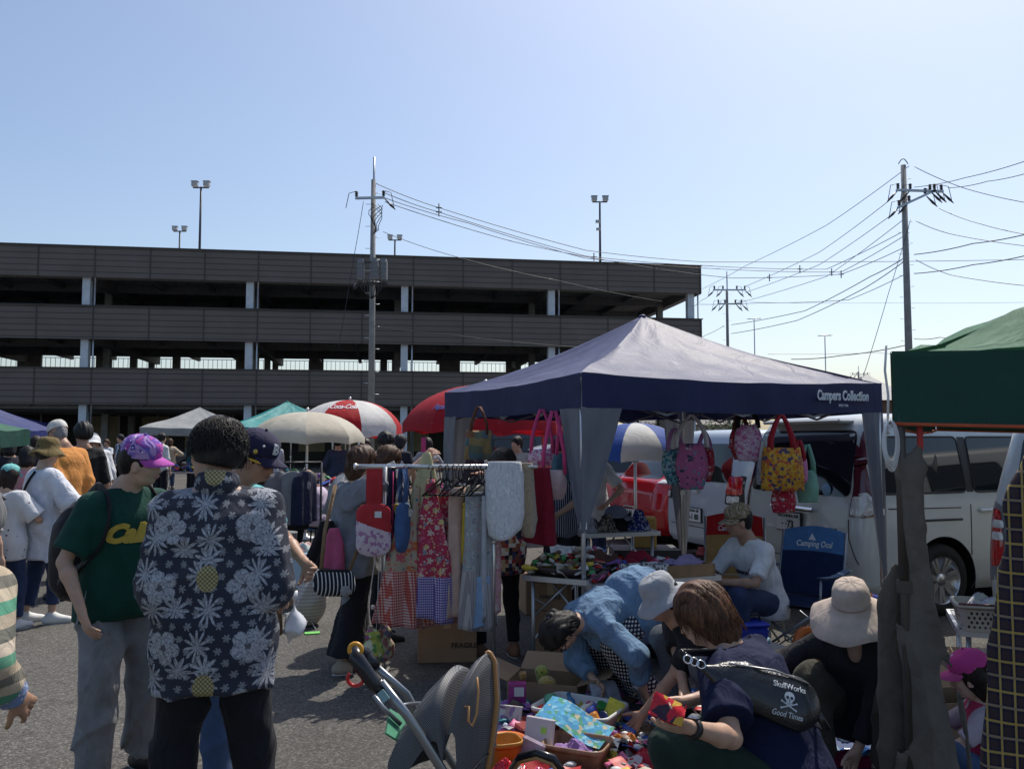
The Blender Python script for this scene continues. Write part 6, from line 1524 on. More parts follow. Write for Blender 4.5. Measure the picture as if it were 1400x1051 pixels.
# cardboard boxes
def carton(px,py,w,d,h,rz,label,prints=(),flaps=False,z=0.0,mat=None,tape=True,P=None):
 p=P or gnd(px,py,z);o=thing('cardboard_box',label,'cardboard box',(p[0],p[1],z),R(rz),'cardboard boxes');mt=mat or CARD_
 m=MB()
 if flaps:
  t_=.006
  for(c,sz)in(((0,-d/2,h/2),(w,t_,h)),((0,d/2,h/2),(w,t_,h)),((-w/2,0,h/2),(t_,d,h)),((w/2,0,h/2),(t_,d,h)),((0,0,.004),(w,d,.008))):m.box(c,sz)
  m.build('carton',mt,o)
  for(c,ax,sg,ln)in(((0,d/2,h),'X',1,.5),((w/2,0,h),'Y',1,.45),((-w/2,0,h),'Y',-1,.45)):
   q=MB();a=R(35)
   if ax=='X':q.add([(-w/2,d/2,h),(w/2,d/2,h),(w/2,d/2+.2*math.cos(a),h+.2*math.sin(a)*.6),(-w/2,d/2+.2*math.cos(a),h+.2*math.sin(a)*.6)],[(0,1,2,3)],False)
   else:x=sg*w/2;q.add([(x,-d/2,h),(x,d/2,h),(x+sg*.2,d/2,h+.07),(x+sg*.2,-d/2,h+.07)],[(0,1,2,3)],False)
   n_=[(a_,b_,c_-.005)for a_,b_,c_ in q.v];q.add(n_,[(3,2,1,0)],False);q.add([q.v[0],q.v[1],q.v[5],q.v[4],q.v[2],q.v[3],q.v[7],q.v[6]],[(0,1,2,3),(4,5,6,7),(1,4,7,2),(5,0,3,6)],False);q.build('flap',mt,o)
 else:
  m.box((0,0,h/2),(w,d,h),bev=.006);m.build('carton',mt,o)
  if tape:q=MB();q.box((0,0,h+.001),(.05,d+.002,.002));q.box((0,-d/2-.001,h-.05),(.05,.002,.1));q.build('tape',plain('tape',(.4,.3,.18),.3),o)
 for(txt,sz,x,zz)in prints:text_on('carton_lettering',txt,sz,(x,-d/2-.001,zz),(1,0,0),(0,0,1),CINK,o,off=.0015,bold=sz*.02)
 return o
carton(612,893,.42,.34,.34,5,'large cardboard box on the ground under the hanging aprons',[('FRAGILE',.05,.12,.12)],P=(at(612,700,6.35).x,6.35))
carton(755,905,.24,.3,.36,-14,'upright carton printed LC under the left table',[('LC-7',.07,.03,.12),('THIS SIDE UP',.03,.02,.04)],P=(.30,6.30))
carton(755,905,.24,.3,.2,-10,'upper carton stacked on the LC carton',[('HANDLE',.04,0,.1)],z=.362,P=(.30,6.32))
carton(735,850,.26,.3,.34,12,'sunlit carton behind the left table legs',[('OPEN',.05,0,.2)],P=(.22,8.0))
carton(780,880,.2,.3,.3,-20,'narrow carton to the right of the LC carton',[('12 x 6',.04,0,.15)],P=(.60,6.45))
carton(1325,890,.5,.35,.36,-10,'brown carton below the table with the white basket',P=(2.72,4.95))
carton(1290,905,.3,.25,.3,10,'small open carton beside the girl in the pink cap',P=(2.22,4.4),flaps=True)
carton(410,815,.4,.34,.16,0,'flat carton under the pale blue covered crate',P=(at(415,700,8.4).x,8.4))
# toy carton at the front
tb=carton(745,962,.42,.30,.15,-16,'open cardboard box full of plush toys on the ground',flaps=True,P=(.215,5.28))
def plush(px,py,d,r,mt,label,ears=True,z=None):
 p=at(px,py,d);o=thing('plush_toy',label,'plush toy',p,R(random.uniform(-40,40)),'plush toys in the cardboard box');F=Field(.006);F.ell((0,0,0),(r,r*.9,r*.92),k=.02);F.ell((0,0,-r*1.1),(r*.7,r*.6,r*.7),k=.03)
 if ears:
  for sg in(-1,1):F.ell((sg*r*.7,0,r*.8),(r*.3,r*.15,r*.3),k=.01)
 V,Fc=F.mesh();mesh_obj('toy_body',to_mesh('toy_body',V,Fc),o,None,mt)
 q=MB();
 for sg in(-1,1):q=MB();q.ball((sg*r*.35,-r*.82,r*.15),r*.11,8,6);q.build('toy_eye',BLK,o)
 return o
plush(748,935,5.22,.055,fur('plush_yellow',(.62,.45,.08)),'round yellow plush head in the middle of the toy box',False)
plush(741,918,5.32,.045,fur('plush_lime',(.4,.45,.05)),'lime and purple plush lying at the back of the toy box',False)
plush(715,922,5.30,.022,fur('plush_orange',(.6,.32,.06)),'small orange plush at the top left of the toy box')
plush(720,940,5.20,.024,fur('plush_amber',(.62,.40,.05)),'amber plush just under the small orange one in the toy box')
plush(706,935,5.25,.022,fur('plush_pink',(.55,.3,.35)),'pink haired doll at the left wall of the toy box')
# plastic baskets
def basket(c,w,d,h,rz,mat,label,inner=None,holes=True,name='plastic_basket',z=0):
 o=thing(name,label,'basket',(c[0],c[1],z),R(rz),'baskets of goods');m=MB();t_=.006;fl=.86
 def ring(s_,zz,e=0):return[(x*s_,y*s_,zz)for x,y in rr]
 rr=[]
 for cx,cy,a0 in((w/2-.05,-d/2+.05,-90),(w/2-.05,d/2-.05,0),(-w/2+.05,d/2-.05,90),(-w/2+.05,-d/2+.05,180)):
  for k in range(5):a=R(a0+k*22.5);rr.append((cx+.05*math.cos(a),cy+.05*math.sin(a)))
 n=len(rr);prof=[(fl,.0),(fl+.02,.006),(1,h),(1.035,h),(1.035,h-.02),(1.045,h+.006),(1.0,h+.008),(.975,h),(fl-.02,.01)];V=[]
 for s_,zz in prof:V+=ring(s_,zz)
 F=[(j*n+i,j*n+(i+1)%n,(j+1)*n+(i+1)%n,(j+1)*n+i)for j in range(len(prof)-1)for i in range(n)];F.append(tuple((len(prof)-1)*n+i for i in range(n)));F.append(tuple(range(n-1,-1,-1)))
 m.add(V,F,True)
 if holes:
  m.mi=1
  for row in range(4):
   for k in range(int(w/.028)):
    x=-w/2+.05+k*.026+(row%2)*.013;zz=h*(.2+.17*row);y=-d/2*(fl+(1-fl)*zz/h)-.002
    if abs(x)<w/2-.04:m.add([(x+.007*math.cos(a),y,zz+.009*math.sin(a))for a in[i*math.pi/4 for i in range(8)]],[tuple(range(8))],False)
   for k in range(int(d/.028)):
    yy=-d/2+.05+k*.026+(row%2)*.013;zz=h*(.2+.17*row);x=-w/2*(fl+(1-fl)*zz/h)-.002
    if abs(yy)<d/2-.04:m.add([(x,yy+.007*math.cos(a),zz+.009*math.sin(a))for a in[i*math.pi/4 for i in range(8)]],[tuple(range(7,-1,-1))],False)
 m.build('basket_body',[mat,BLK],o)
 return o
PLW=plain('plastic_white',(.62,.62,.6),.4,var=.05)
bk=basket((.37,4.78),.44,.34,.13,-30,PLW,'white plastic basket full of bottles and toys beside the cardboard toy box')
rgx=random.Random(4)
TOYC=[(.5,.02,.02),(.05,.3,.06),(.6,.5,.03),(.03,.06,.3),(.55,.2,.03),(.1,.35,.2),(.4,.02,.03),(.6,.58,.55),(.2,.03,.2),(.02,.03,.12),(.5,.45,.1),(.05,.2,.4),(.5,.1,.2),(.03,.25,.05)]
names_=['red','leaf green','yellow','royal blue','orange','sea green','dark red','off white','plum','navy','mustard','sky blue','rose','bottle green']
kinds_=['toy block','cup','lemon shaped toy','toy car','lidded pot','toy bottle','ball','tin','toy bottle','pouch','packet','beaker','toy block','cup']
for i in range(14):
 a=R(-30);x,y=-.16+.08*(i%5)+rgx.uniform(-.01,.01),-.10+.095*(i//5)+rgx.uniform(-.01,.01);q=Matrix.Rotation(a,4,'Z')@Vector((x,y,0));m=MB();rr=.028
 kk=i%4
 if kk==0:m.box((0,0,.03),(.06,.045,.06),rot=Euler((.4,.3,i)).to_matrix(),bev=.008)
 elif kk==1:m.lathe([(.02,0),(.03,.02),(.034,.07),(.03,.07),(.001,.06)],16)
 elif kk==2:m.ball((0,0,.03),.032,12,8,(1.2,1,.9))
 else:m.lathe([(.024,0),(.026,.05),(.012,.07),(.012,.09),(.015,.09),(.001,.1)],14)
 o=one('toy',m,plain('toy_%d'%i,TOYC[i],.35,var=.1),'%s %s in the white basket on the ground'%(names_[i],kinds_[i]),'toy',(.37+q.x,4.78+q.y,.06+rgx.uniform(0,.05)),'small toys in the white basket');o.rotation_euler=(rgx.uniform(-.9,.9),rgx.uniform(-.9,.9),i)
bk2=basket((.32,4.28),.30,.24,.11,-24,plain('plastic_tan',(.3,.17,.1),.5,var=.3,scale=20),'wood brown basket with a blue brochure lying across it',holes=False)
crumple('cloth_ball','lilac cloth stuffed in the wood brown basket','cloth',(.30,4.30),.2,.16,.06,cloth('cloth_lilac',(.3,.18,.4)),31,z=.05)
POST=pattern('print_brochure','blobs',[(.08,.3,.5),(.1,.36,.55),(.12,.4,.6),(.25,.5,.6),(.08,.3,.5),(.1,.32,.2),(.5,.45,.3)],.022)
m=MB();m.grid(lambda u_,v_:((u_-.5)*.36,(v_-.5)*.17,.02*math.sin(u_*6)+.10-.10*u_),10,4);m.grid(lambda u_,v_:((.5-u_)*.36,(v_-.5)*.17,.02*math.sin((1-u_)*6)+.099-.10*(1-u_)),10,4)
o=one('brochure',m,POST,'large sea blue folded brochure lying over the baskets','brochure',(.33,4.46,.11));o.rotation_euler=(R(22),0,R(-38))
m=MB();m.box((0,0,.10),(.15,.035,.21),bev=.004);o=one('boxed_game',m,plain('board_pale',(.56,.52,.56),.5,var=.06),'pale lilac flat box leaning upright by the brown basket','box',(.12,4.32,.0));o.rotation_euler=(R(-14),0,R(-30))
q=MB();q.box((.03,-.019,.15),(.03,.003,.03));q.build('price_sticker',plain('sticker_lime',(.35,.6,.1),.5),o)
m=MB();m.box((0,0,.07),(.13,.03,.15),bev=.012);o=one('blister_pack',m,plain('blister',(.38,.3,.36),.12,var=.3,scale=20),'clear plastic pack leaning against the pale lilac box','packet',(.06,4.22,0));o.rotation_euler=(R(-20),R(12),R(-34))
m=MB();m.box((0,0,.035),(.24,.2,.07),bev=.01);one('red_tray',m,plain('tray_red',(.22,.02,.02),.5),'dark red tray on the ground between the toy box and the pale box','tray',(.12,4.72,0)).rotation_euler=(0,0,.4)
m=MB();m.box((0,0,.10),(.10,.06,.19),bev=.004);o=one('doll_box',m,plain('doll_box',(.30,.03,.2),.3,var=.3,scale=14),'magenta doll box standing in front of the toy carton','box',(.03,5.0,0));q=MB();q.box((.01,-.033,.15),(.055,.003,.05));q.build('price_card',PLATE,o)
m=MB();m.grid(lambda u_,v_:((u_-.5)*.15,.01*math.sin(u_*5),v_*.14),6,6);m.grid(lambda u_,v_:((.5-u_)*.15,.012+.01*math.sin((1-u_)*5),v_*.14),6,6);m.tube([(-.075,.006,.14),(.075,.006,.14)],.006,5)
o=one('magazine_bag',m,pattern('print_newsprint','blobs',[(.55,.53,.52),(.6,.58,.56),(.3,.2,.35),(.5,.4,.4)],.03),'white printed plastic bag at the left side of the goods','bag',(-.03,4.72,.0));o.rotation_euler=(R(-18),0,R(-20))
basket((-.04,4.22),.16,.16,.14,20,plain('plastic_orange',(.5,.23,.03),.4),'mustard orange plastic bin next to the stroller canopy',holes=False,name='plastic_bin')
m=MB();m.lathe([(.05,0),(.10,.05),(.105,.055),(.095,.05),(.001,.02)],24);one('bowl',m,plain('plastic_tangerine',(.55,.13,.03),.4),'tangerine bowl behind the orange bin','bowl',(-.03,4.50,0))
crumple('red_wrapper','shiny red wrapper in front of the orange bin','wrapper',(-.02,4.05),.26,.16,.10,plain('foil_red',(.5,.015,.03),.2),33,.3)
crumple('pink_bag','shocking pink plastic bag at the bottom edge by the stroller bar','bag',(.14,3.96),.26,.18,.09,plain('foil_pink',(.6,.08,.18),.3),34,.1)
crumple('pink_bag','second pink plastic bag to the right of the first','bag',(.33,3.98),.2,.16,.07,plain('foil_pink',(.6,.08,.18)),35,.7)
# the picnic sheets and the wares lying on them
m=MB();m.slab([(.55,3.6),(2.9,3.3),(3.1,5.3),(.75,5.6)],.002,.007);one('ground_sheet',m,plain('tarp_blue',(.02,.05,.16),.45,var=.2,scale=3,bmp=.3,bscale=8),'dark blue ground sheet spread under the wares on the right','ground sheet')
m=MB();m.slab([(-.25,3.7),(.53,3.65),(.72,5.35),(-.2,5.5)],.002,.006);one('ground_sheet',m,plain('tarp_grey',(.05,.07,.10),.5,var=.2,scale=3,bmp=.3,bscale=8),'slate coloured ground sheet under the baskets on the left','ground sheet')
CL=[(820,968,.34,.24,.10,'c','pack','clear packets of pink and blue socks under the denim woman\'s hands'),(862,962,.30,.22,.10,'b','pack','blue grey packets to the right of her left hand'),(845,985,.30,.18,.07,'f','pack','silver plastic packets in front of the white basket'),(900,970,.26,.2,.06,'h','cloth','small pink dotted cloth under the bare forearm'),(925,955,.32,.22,.06,'n','sheet','crinkled blue plastic bag behind the red packet'),(838,1010,.30,.16,.06,'p','cloth','magenta and lilac cloth right of the brown basket'),(872,1003,.3,.16,.05,'e2','cloth','brown dotted scarf in the middle of the wares'),(822,1032,.26,.14,.07,'s','cloth','brown striped knit bundle at the front of the wares'),(860,1030,.28,.14,.05,'k','cloth','black top lying left of the pale blue shirt'),(895,1026,.26,.26,.03,'l','cloth','pale blue child T-shirt laid flat by the crouching man'),(872,1050,.34,.14,.07,'r','cloth','red and white flowered cloth at the bottom edge'),(805,1046,.2,.12,.05,'g2','cloth','grey knitted bundle below the brown striped one'),(920,1048,.2,.12,.05,'p','cloth','magenta scrap beside the green trouser knee'),(1085,925,.24,.14,.11,'w','cloth','beige plush cushion behind the skull bag'),(1078,945,.26,.16,.08,'v','cloth','lilac towel bundle under the beige cushion'),(1112,958,.26,.16,.06,'p','cloth','magenta blanket left of the squatting woman\'s knees'),(1142,992,.22,.14,.06,'q','cloth','pale pink baby clothes near the squatting woman\'s shoe'),(1157,1012,.10,.09,.07,'w2','cloth','small white sock left of her hand'),(1194,1014,.16,.12,.07,'w2','cloth','white cloth just right of her hand'),(1118,1024,.20,.22,.04,'lb','cloth','sunlit pale blue plastic packets beside the navy back'),(1148,1046,.40,.12,.06,'m','cloth','maroon fleece at the bottom edge under the squatting woman'),(800,985,.20,.14,.09,'y2','cloth','yellow and red plush duck on the front rim of the white basket'),(690,1000,.20,.16,.07,'c','pack','pink and blue packet between the bin and the magazine bag'),(842,950,.22,.16,.08,'w2','cloth','white doll clothes between the two reaching hands'),(905,1000,.20,.12,.05,'lb','pack','pale blue packet just below the red packet'),(858,1018,.18,.10,.05,'o2','cloth','orange baby bib between the brown scarf and the black top'),(795,1012,.18,.10,.06,'gr','cloth','green felt toy against the brown basket'),(885,985,.2,.12,.05,'q','cloth','pale pink bonnet under the squatting man\'s hand'),(930,1010,.2,.12,.05,'v','cloth','lavender socks beside the wristwatch'),(765,1046,.16,.10,.06,'lb','pack','pale blue wrapper right of the stroller bar'),(840,1048,.16,.10,.06,'y2','cloth','yellow striped toy at the bottom edge between the grey and red cloths'),(1182,1034,.24,.12,.04,'n','cloth','blue patterned bandanna in front of her hand'),(1195,1046,.18,.12,.05,'w','cloth','sand coloured top beside the bronze leg'),(1100,985,.24,.2,.05,'k','cloth','black bundle behind the pale blue packets'),]
CMAT={'y2':pattern('plush_duck','blobs',[(.6,.45,.05),(.6,.5,.1),(.55,.08,.03)],.05),'o2':cloth('cloth_orange',(.55,.2,.04)),'gr':cloth('cloth_green',(.04,.28,.07)),'c':pattern('pack_pink_blue','blobs',[(.4,.45,.55),(.2,.1,.25),(.5,.15,.35),(.08,.1,.2),(.5,.5,.55)],.035,rough=.2),'b':pattern('pack_blue','blobs',[(.1,.14,.25),(.35,.4,.5),(.05,.07,.12),(.3,.1,.25)],.04,rough=.2),'f':pattern('pack_silver','blobs',[(.3,.3,.36),(.12,.1,.2),(.5,.5,.55)],.03,rough=.2),'h':BP['h'],'n':plain('crinkle_blue',(.03,.12,.35),.25),'p':pattern('cloth_magenta','blobs',[(.4,.05,.2),(.35,.2,.4),(.5,.3,.45)],.05),'e2':pattern('cloth_brown_dot','dots',[(.3,.2,.14),(.05,.03,.03)],.02),'s':pattern('cloth_brown_stripe','stripe_h',[(.16,.09,.07),(.05,.03,.03)],.02),'k':BLK_C,'l':cloth('cloth_powder_blue',(.42,.48,.62)),'r':pattern('cloth_red_white','blobs',[(.5,.04,.06),(.65,.6,.58),(.4,.02,.04)],.03),'g2':pattern('cloth_grey_knit','stripe_h',[(.3,.3,.3),(.12,.12,.13)],.01),'w':cloth('cloth_sand',(.5,.43,.34)),'v':cloth('cloth_lavender',(.3,.22,.4)),'q':pattern('cloth_baby','dots',[(.55,.42,.48),(.5,.5,.2)],.05),'w2':WHT_C,'lb':pattern('pack_pale','blobs',[(.35,.5,.62),(.5,.6,.68),(.3,.42,.55)],.06,rough=.2),'m':cloth('cloth_maroon',(.2,.01,.05))}
for i,(px,py,w,d,h,mk,ct_,lab)in enumerate(CL):
 p=gnd(px,py);crumple({'pack':'goods_packets','sheet':'plastic_bag'}.get(ct_,'folded_clothes'),lab,{'pack':'packets','sheet':'plastic bag'}.get(ct_,'clothes'),(p.x,p.y),w,d,h,CMAT[mk],60+i,R(-30+13*(i%6)),'wares laid out on the ground sheets',z=.008,freq=1.3)
scraps('small_goods','carpet of tiny socks, packets and toys between the baskets and the crouching people',(.78,4.75,.008),R(-10),.95,.9,.05,300,8,[4,9,1,3,2,8,2,3,10,0],.038)
scraps('small_goods','mixed small toys scattered around the front of the baskets',(.42,4.12,.008),R(-10),.95,.5,.05,150,9,[9,10,3,2,1,2,0,7,11],.038)
scraps('small_goods','loose dolls and packets on the sheet left of the white basket',(.0,4.9,.008),R(5),.36,.5,.06,70,10,[3,5,2,9,8,4],.045)
m=MB()
for k in range(5):
 pass
for i,(x,y,rz,lab)in enumerate(((.62,5.02,40,'white tagged plastic packet pointing up near the gingham knees'),(.80,5.0,70,'second tagged plastic packet between her hands'),(.52,4.98,15,'clear packet leaning on the back rim of the white basket'))):
 m=MB();m.grid(lambda u_,v_:((u_-.5)*.10,.01*math.sin(v_*6),.16*v_),4,6);m.grid(lambda u_,v_:((.5-u_)*.10,.014+.01*math.sin(v_*6),.16*v_),4,6);o=one('tagged_packet',m,plain('cellophane',(.45,.47,.52),.12,var=.25,scale=20),lab,'packet',(x,y,.05),'tagged plastic packets');o.rotation_euler=(R(-40),0,R(rz))
# yellow packet
m=MB();m.box((0,0,.0),(.09,.006,.10));o=one('yellow_packet',m,plain('packet_yellow',(.6,.55,.03),.3,var=.25,scale=40),'bright yellow packet at the right end of the white basket','packet',(.55,4.72,.13));o.rotation_euler=(R(-25),R(20),R(-20))
# cooler, beach toys
cl_=thing('cooler_box','blue cooler bag on the ground behind the seated man\'s hands','cooler',(1.62,6.1,0),R(10));m=MB();m.box((0,0,.14),(.30,.2,.28),bev=.02);m.build('cooler_body',plain('cooler_blue',(.01,.03,.32),.6),cl_)
m=MB();m.box((0,0,.295),(.31,.21,.03),bev=.012);m.build('lid',plain('cooler_lid',(.012,.035,.36),.6),cl_);m=MB();m.tube([(-.12,-.02,.30),(-.1,-.02,.36),(.1,-.02,.36),(.12,-.02,.30)],.01,6);m.build('handle',plain('cooler_strap',(.02,.02,.03),.7),cl_)
def ring(name,label,c,R0,r0,mats,rot,cat='swim ring',segs=12):
 m=MB();n1,n2=48,14;V=[((R0+r0*math.cos(b))*math.cos(a),(R0+r0*math.cos(b))*math.sin(a),r0*math.sin(b))for a in[2*math.pi*i/n1 for i in range(n1)]for b in[2*math.pi*j/n2 for j in range(n2)]]
 F=[(i*n2+j,((i+1)%n1)*n2+j,((i+1)%n1)*n2+(j+1)%n2,i*n2+(j+1)%n2)for i in range(n1)for j in range(n2)];m.add(V,F,True);m.m=[(k//n2*segs//n1)%len(mats)for k in range(len(F))]
 o=one(name,m,mats,label,cat,c);o.rotation_euler=rot;return o
VO=plain('vinyl_orange',(.55,.13,.02),.25);VB=plain('vinyl_blue',(.01,.04,.45),.2);VY=plain('vinyl_yellow',(.6,.42,.02),.25)
ring('swim_ring','orange ring toy leaning behind the beige sun hat',(2.05,6.0,.17),.10,.028,[VO],(R(80),0,R(10)))
ring('swim_ring','blue and yellow striped swim ring right of the beige sun hat',(2.70,6.6,.20),.15,.07,[VB,VY,VB,VO],(R(72),R(10),R(-20)))
m=MB();m.ball((0,0,.13),.15,18,12,(1.15,.9,.85));m.tube([(-.22,-.02,.0),(-.2,-.05,.12),(-.12,-.06,.2)],.018,6);one('beach_ball',m,VB,'half inflated blue beach ball between the chair and the sun hat','beach ball',(1.72,5.55,0))
F=Field(.02);F.ell((0,0,.17),(.20,.12,.18),k=.02);F.noise=folds(.02,20,3);V,Fc=F.mesh();o=mesh_obj('black_bag',to_mesh('black_bag',V,Fc),None,(1.12,6.25,0),BLK_C);tag(o,'slumped black bag under the low table behind the denim shirt','bag')
# ---------------------------------------------------------------- camp chairs
def camp_chair(name,label,loc,rz,fab,panel,armm,text=True,tube=None):
 o=thing(name,label,'camp chair',loc,R(rz),'folding camp chairs');tm_=tube or plain('chair_tube',(.3,.32,.34),.35,.5)
 m=MB();m.grid(lambda u_,v_:((u_-.5)*.50,-.20+.44*v_,.42-.05*math.sin(math.pi*u_)*math.sin(math.pi*v_)),10,8);m.grid(lambda u_,v_:((.5-u_)*.50,-.20+.44*v_,.405-.05*math.sin(math.pi*u_)*math.sin(math.pi*v_)),10,8);m.build('seat',fab,o)
 def bk(u_,v_,off=0):return((u_-.5)*(.50-.03*v_),-.22-.12*v_-.05*math.sin(math.pi*u_)*(1-.3*v_)+off,.42+.48*v_+.035*math.sin(math.pi*u_)*v_**4)
 m=MB();m.grid(lambda u_,v_:bk(u_,v_),12,12);m.grid(lambda u_,v_:bk(1-u_,v_,.012),12,12);m.m=[1 if(k//12)%12>=8 else 0 for k in range(len(m.f))];b=m.build('backrest',[fab,panel],o)
 for sx_ in(-1,1):
  m=MB();m.tube([(sx_*.25,-.34,.0),(sx_*.25,-.22,.45),(sx_*.25,-.335,.90)],.010,6);m.build('back_post',tm_,o)
  m=MB();m.tube([(sx_*.27,.24,.0),(sx_*.25,-.24,.44)],.009,6);m.tube([(sx_*.27,-.30,.0),(sx_*.27,.24,.44),(sx_*.28,.24,.62)],.009,6);m.build('side_leg',tm_,o)
  m=MB();m.grid(lambda u_,v_:(sx_*(.25+.06*u_),-.26+.52*v_,.64-.02*math.sin(math.pi*v_)),3,8);m.grid(lambda u_,v_:(sx_*(.31-.06*u_),-.26+.52*v_,.628-.02*math.sin(math.pi*v_)),3,8);m.build('armrest',armm,o)
 m=MB();m.tube([(-.25,.24,.40),(.25,.22,.02)],.009,6);m.tube([(.25,.24,.40),(-.25,.22,.02)],.009,6);m.build('front_cross',tm_,o)
 m=MB();m.tube([(-.25,-.24,.40),(.25,-.32,.02)],.009,6);m.tube([(.25,-.24,.40),(-.25,-.32,.02)],.009,6);m.build('rear_cross',tm_,o)
 if text:
  text_on('chair_lettering','Camping Chair' if False else 'Camping Ocal',.062,(0,-.335,.80),(-1,0,0),(0,0,1),WT,o,bvh=bvh_of(b),off=.004,sx=.8,bold=.001,shear=.15)
  m=MB();m.prism([(-.03,0),(.03,0),(0,.05)],0,.003);o2=m.build('tent_emblem',WT,o,(0,-.292,.835));
 return o
CHR=camp_chair('camp_chair','folding camp chair with red top panel and tan seat, empty, nearest the white van',(1.86,7.25,0),165,cloth('chair_tan',(.42,.26,.10)),cloth('chair_red',(.42,.015,.02)),cloth('chair_red',(.42,.015,.02)))
CHB=camp_chair('camp_chair','navy folding camp chair with a light blue top panel under the seated man',(2.12,6.46,-.03),138,cloth('chair_navy',(.012,.022,.07)),cloth('chair_blue',(.07,.17,.35)),cloth('chair_armblue',(.09,.14,.22)))
# low folding stool in the middle
st=thing('folding_stool','small pale blue folding stool frame behind the brown haired man','stool',(1.52,5.3,0),R(25));PB=plain('tube_pale_blue',(.22,.36,.42),.35)
for sx_ in(-1,1):
 m=MB();m.tube([(-.17,sx_*.14,0),(.15,sx_*.14,.27),(.18,sx_*.14,.33)],.011,7);m.tube([(.17,sx_*.13,0),(-.12,sx_*.13,.27),(-.18,sx_*.13,.3)],.011,7);m.build('leg',PB,st)
m=MB();m.grid(lambda u_,v_:(-.18+.36*u_,-.14+.28*v_,.31-.06*math.sin(math.pi*u_)),8,4);m.grid(lambda u_,v_:(.18-.36*u_,-.14+.28*v_,.30-.06*math.sin(math.pi*u_)),8,4);m.build('seat',cloth('stool_navy',(.02,.03,.06)),st)
# ---------------------------------------------------------------- right edge: basket, garments, rope
PL2=plain('plastic_cream',(.58,.54,.46),.4)
bx=basket((2.62,4.72),.40,.26,.14,-18,PL2,'cream perforated basket on the table at the right edge',z=.553);bx['group']='baskets of goods'
m=MB();m.tube([(-.20,-.135,.148),(.20,-.135,.148)],.006,5);m.build('handle',plain('handle_brown',(.12,.03,.03),.5),bx)
crumple('lace_cloth','white and lilac lace cloth in the cream basket','cloth',(2.62,4.74),.34,.2,.09,pattern('cloth_lace','blobs',[(.6,.58,.6),(.5,.42,.55),(.62,.6,.56)],.03),41,z=.645)
crumple('red_pouch','red translucent pouch beside the cream basket','pouch',(2.78,4.60),.14,.1,.10,plain('vinyl_red',(.55,.02,.02),.2),42,z=.553)
crumple('white_cloth','sunlit white cloth heaped at the right of the cream basket','cloth',(2.96,4.85),.34,.3,.22,cloth('cloth_bright_white',(.7,.7,.7)),43,z=.553)
GC=Vector((1.50,3.36,0))
def hung(name,label,cat,pts,d,mat,flat,fold,freq,seed,top_cut=None):
 """cloth hanging as a bunch: pts (px, py, radius) down its middle"""
 P=[at(px,py,d)for px,py,r in pts];o0=P[0];o=thing(name,label,cat,o0);F=Field(.009)
 for k in range(len(P)-1):F.cap(P[k]-o0,P[k+1]-o0,pts[k][2],pts[k+1][2],.03,flat=((.3,1,0),flat))
 F.noise=folds(fold,freq,seed,stretch=.15);F.cut(P[-1]-o0,(0,0,-1));V,Fc=F.mesh();mesh_obj('cloth',to_mesh('cloth',V,Fc),o,None,mat);return o
TAUP=cloth('cloth_taupe',(.15,.13,.11),fold=.35,fscale=14,weave=900)
g=hung('hanging_trousers','long grey-brown crinkled trousers hanging from the green canopy','trousers',[(1258,606,.028),(1246,640,.062),(1248,720,.062),(1256,800,.066),(1260,900,.075),(1268,980,.09),(1276,1060,.11),(1278,1110,.11)],3.42,TAUP,.42,.045,34,57)
m=MB();m.tube([(0,0,.0),(0,0,.06),(.012,0,.085),(0,0,.10)],.004,5);m.box((0,0,.02),(.02,.012,.09));m.build('clip_hanger',plain('clip_red',(.5,.02,.02),.4),g)
hung('hanging_trousers','second leg of taupe trousers hanging down along the bronze leg','trousers',[(1224,775,.02),(1218,830,.045),(1220,950,.05),(1218,1110,.05)],3.5,cloth('cloth_umber',(.12,.10,.08),fold=.35,fscale=14),.45,.02,26,52)
PLAID=pattern('plaid_navy_yellow','plaid',[(.010,.012,.035),(.045,.028,.03),(.42,.29,.08),(.2,.15,.12)],.045,fold=.35,yk=-.6)
hung('plaid_shirt','navy and yellow plaid shirt hanging at the right edge','shirt',[(1440,640,.08),(1440,690,.13),(1436,780,.135),(1428,900,.145),(1420,1060,.155),(1416,1120,.155)],2.7,PLAID,.4,.022,30,53)
t=at(1425,596,2.6);garment('black_jacket','black jacket sleeve hanging above the plaid shirt at the right edge','jacket',t,.12,[(0,.06),(1,.10)],[BLK_C],dep=.08,seed=54,hanger=False)
t=at(1214,575,3.40);o=thing('rope_coil','coil of white rope tied to the corner of the green canopy','rope',t,0);m=MB()
for k in range(5):
 w_=.022+.005*(k%3);hh=.16+.01*k;m.tube([(w_*math.sin(2*math.pi*i/18)+.003*k,-.02+.006*k,-hh*.5+hh*.5*math.cos(2*math.pi*i/18))for i in range(18)],.0042,5,closed=True)
m.build('coil',WHT_C,o);m=MB();m.tube([(0,0,0),(.004,0,.1),(-.002,.01,.2),(.006,.01,.30)],.005,5);m.tube([(0,0,0),(.012,-.01,-.02),(-.01,-.01,-.035),(0,0,-.05)],.007,5);m.build('tie',WHT_C,o)
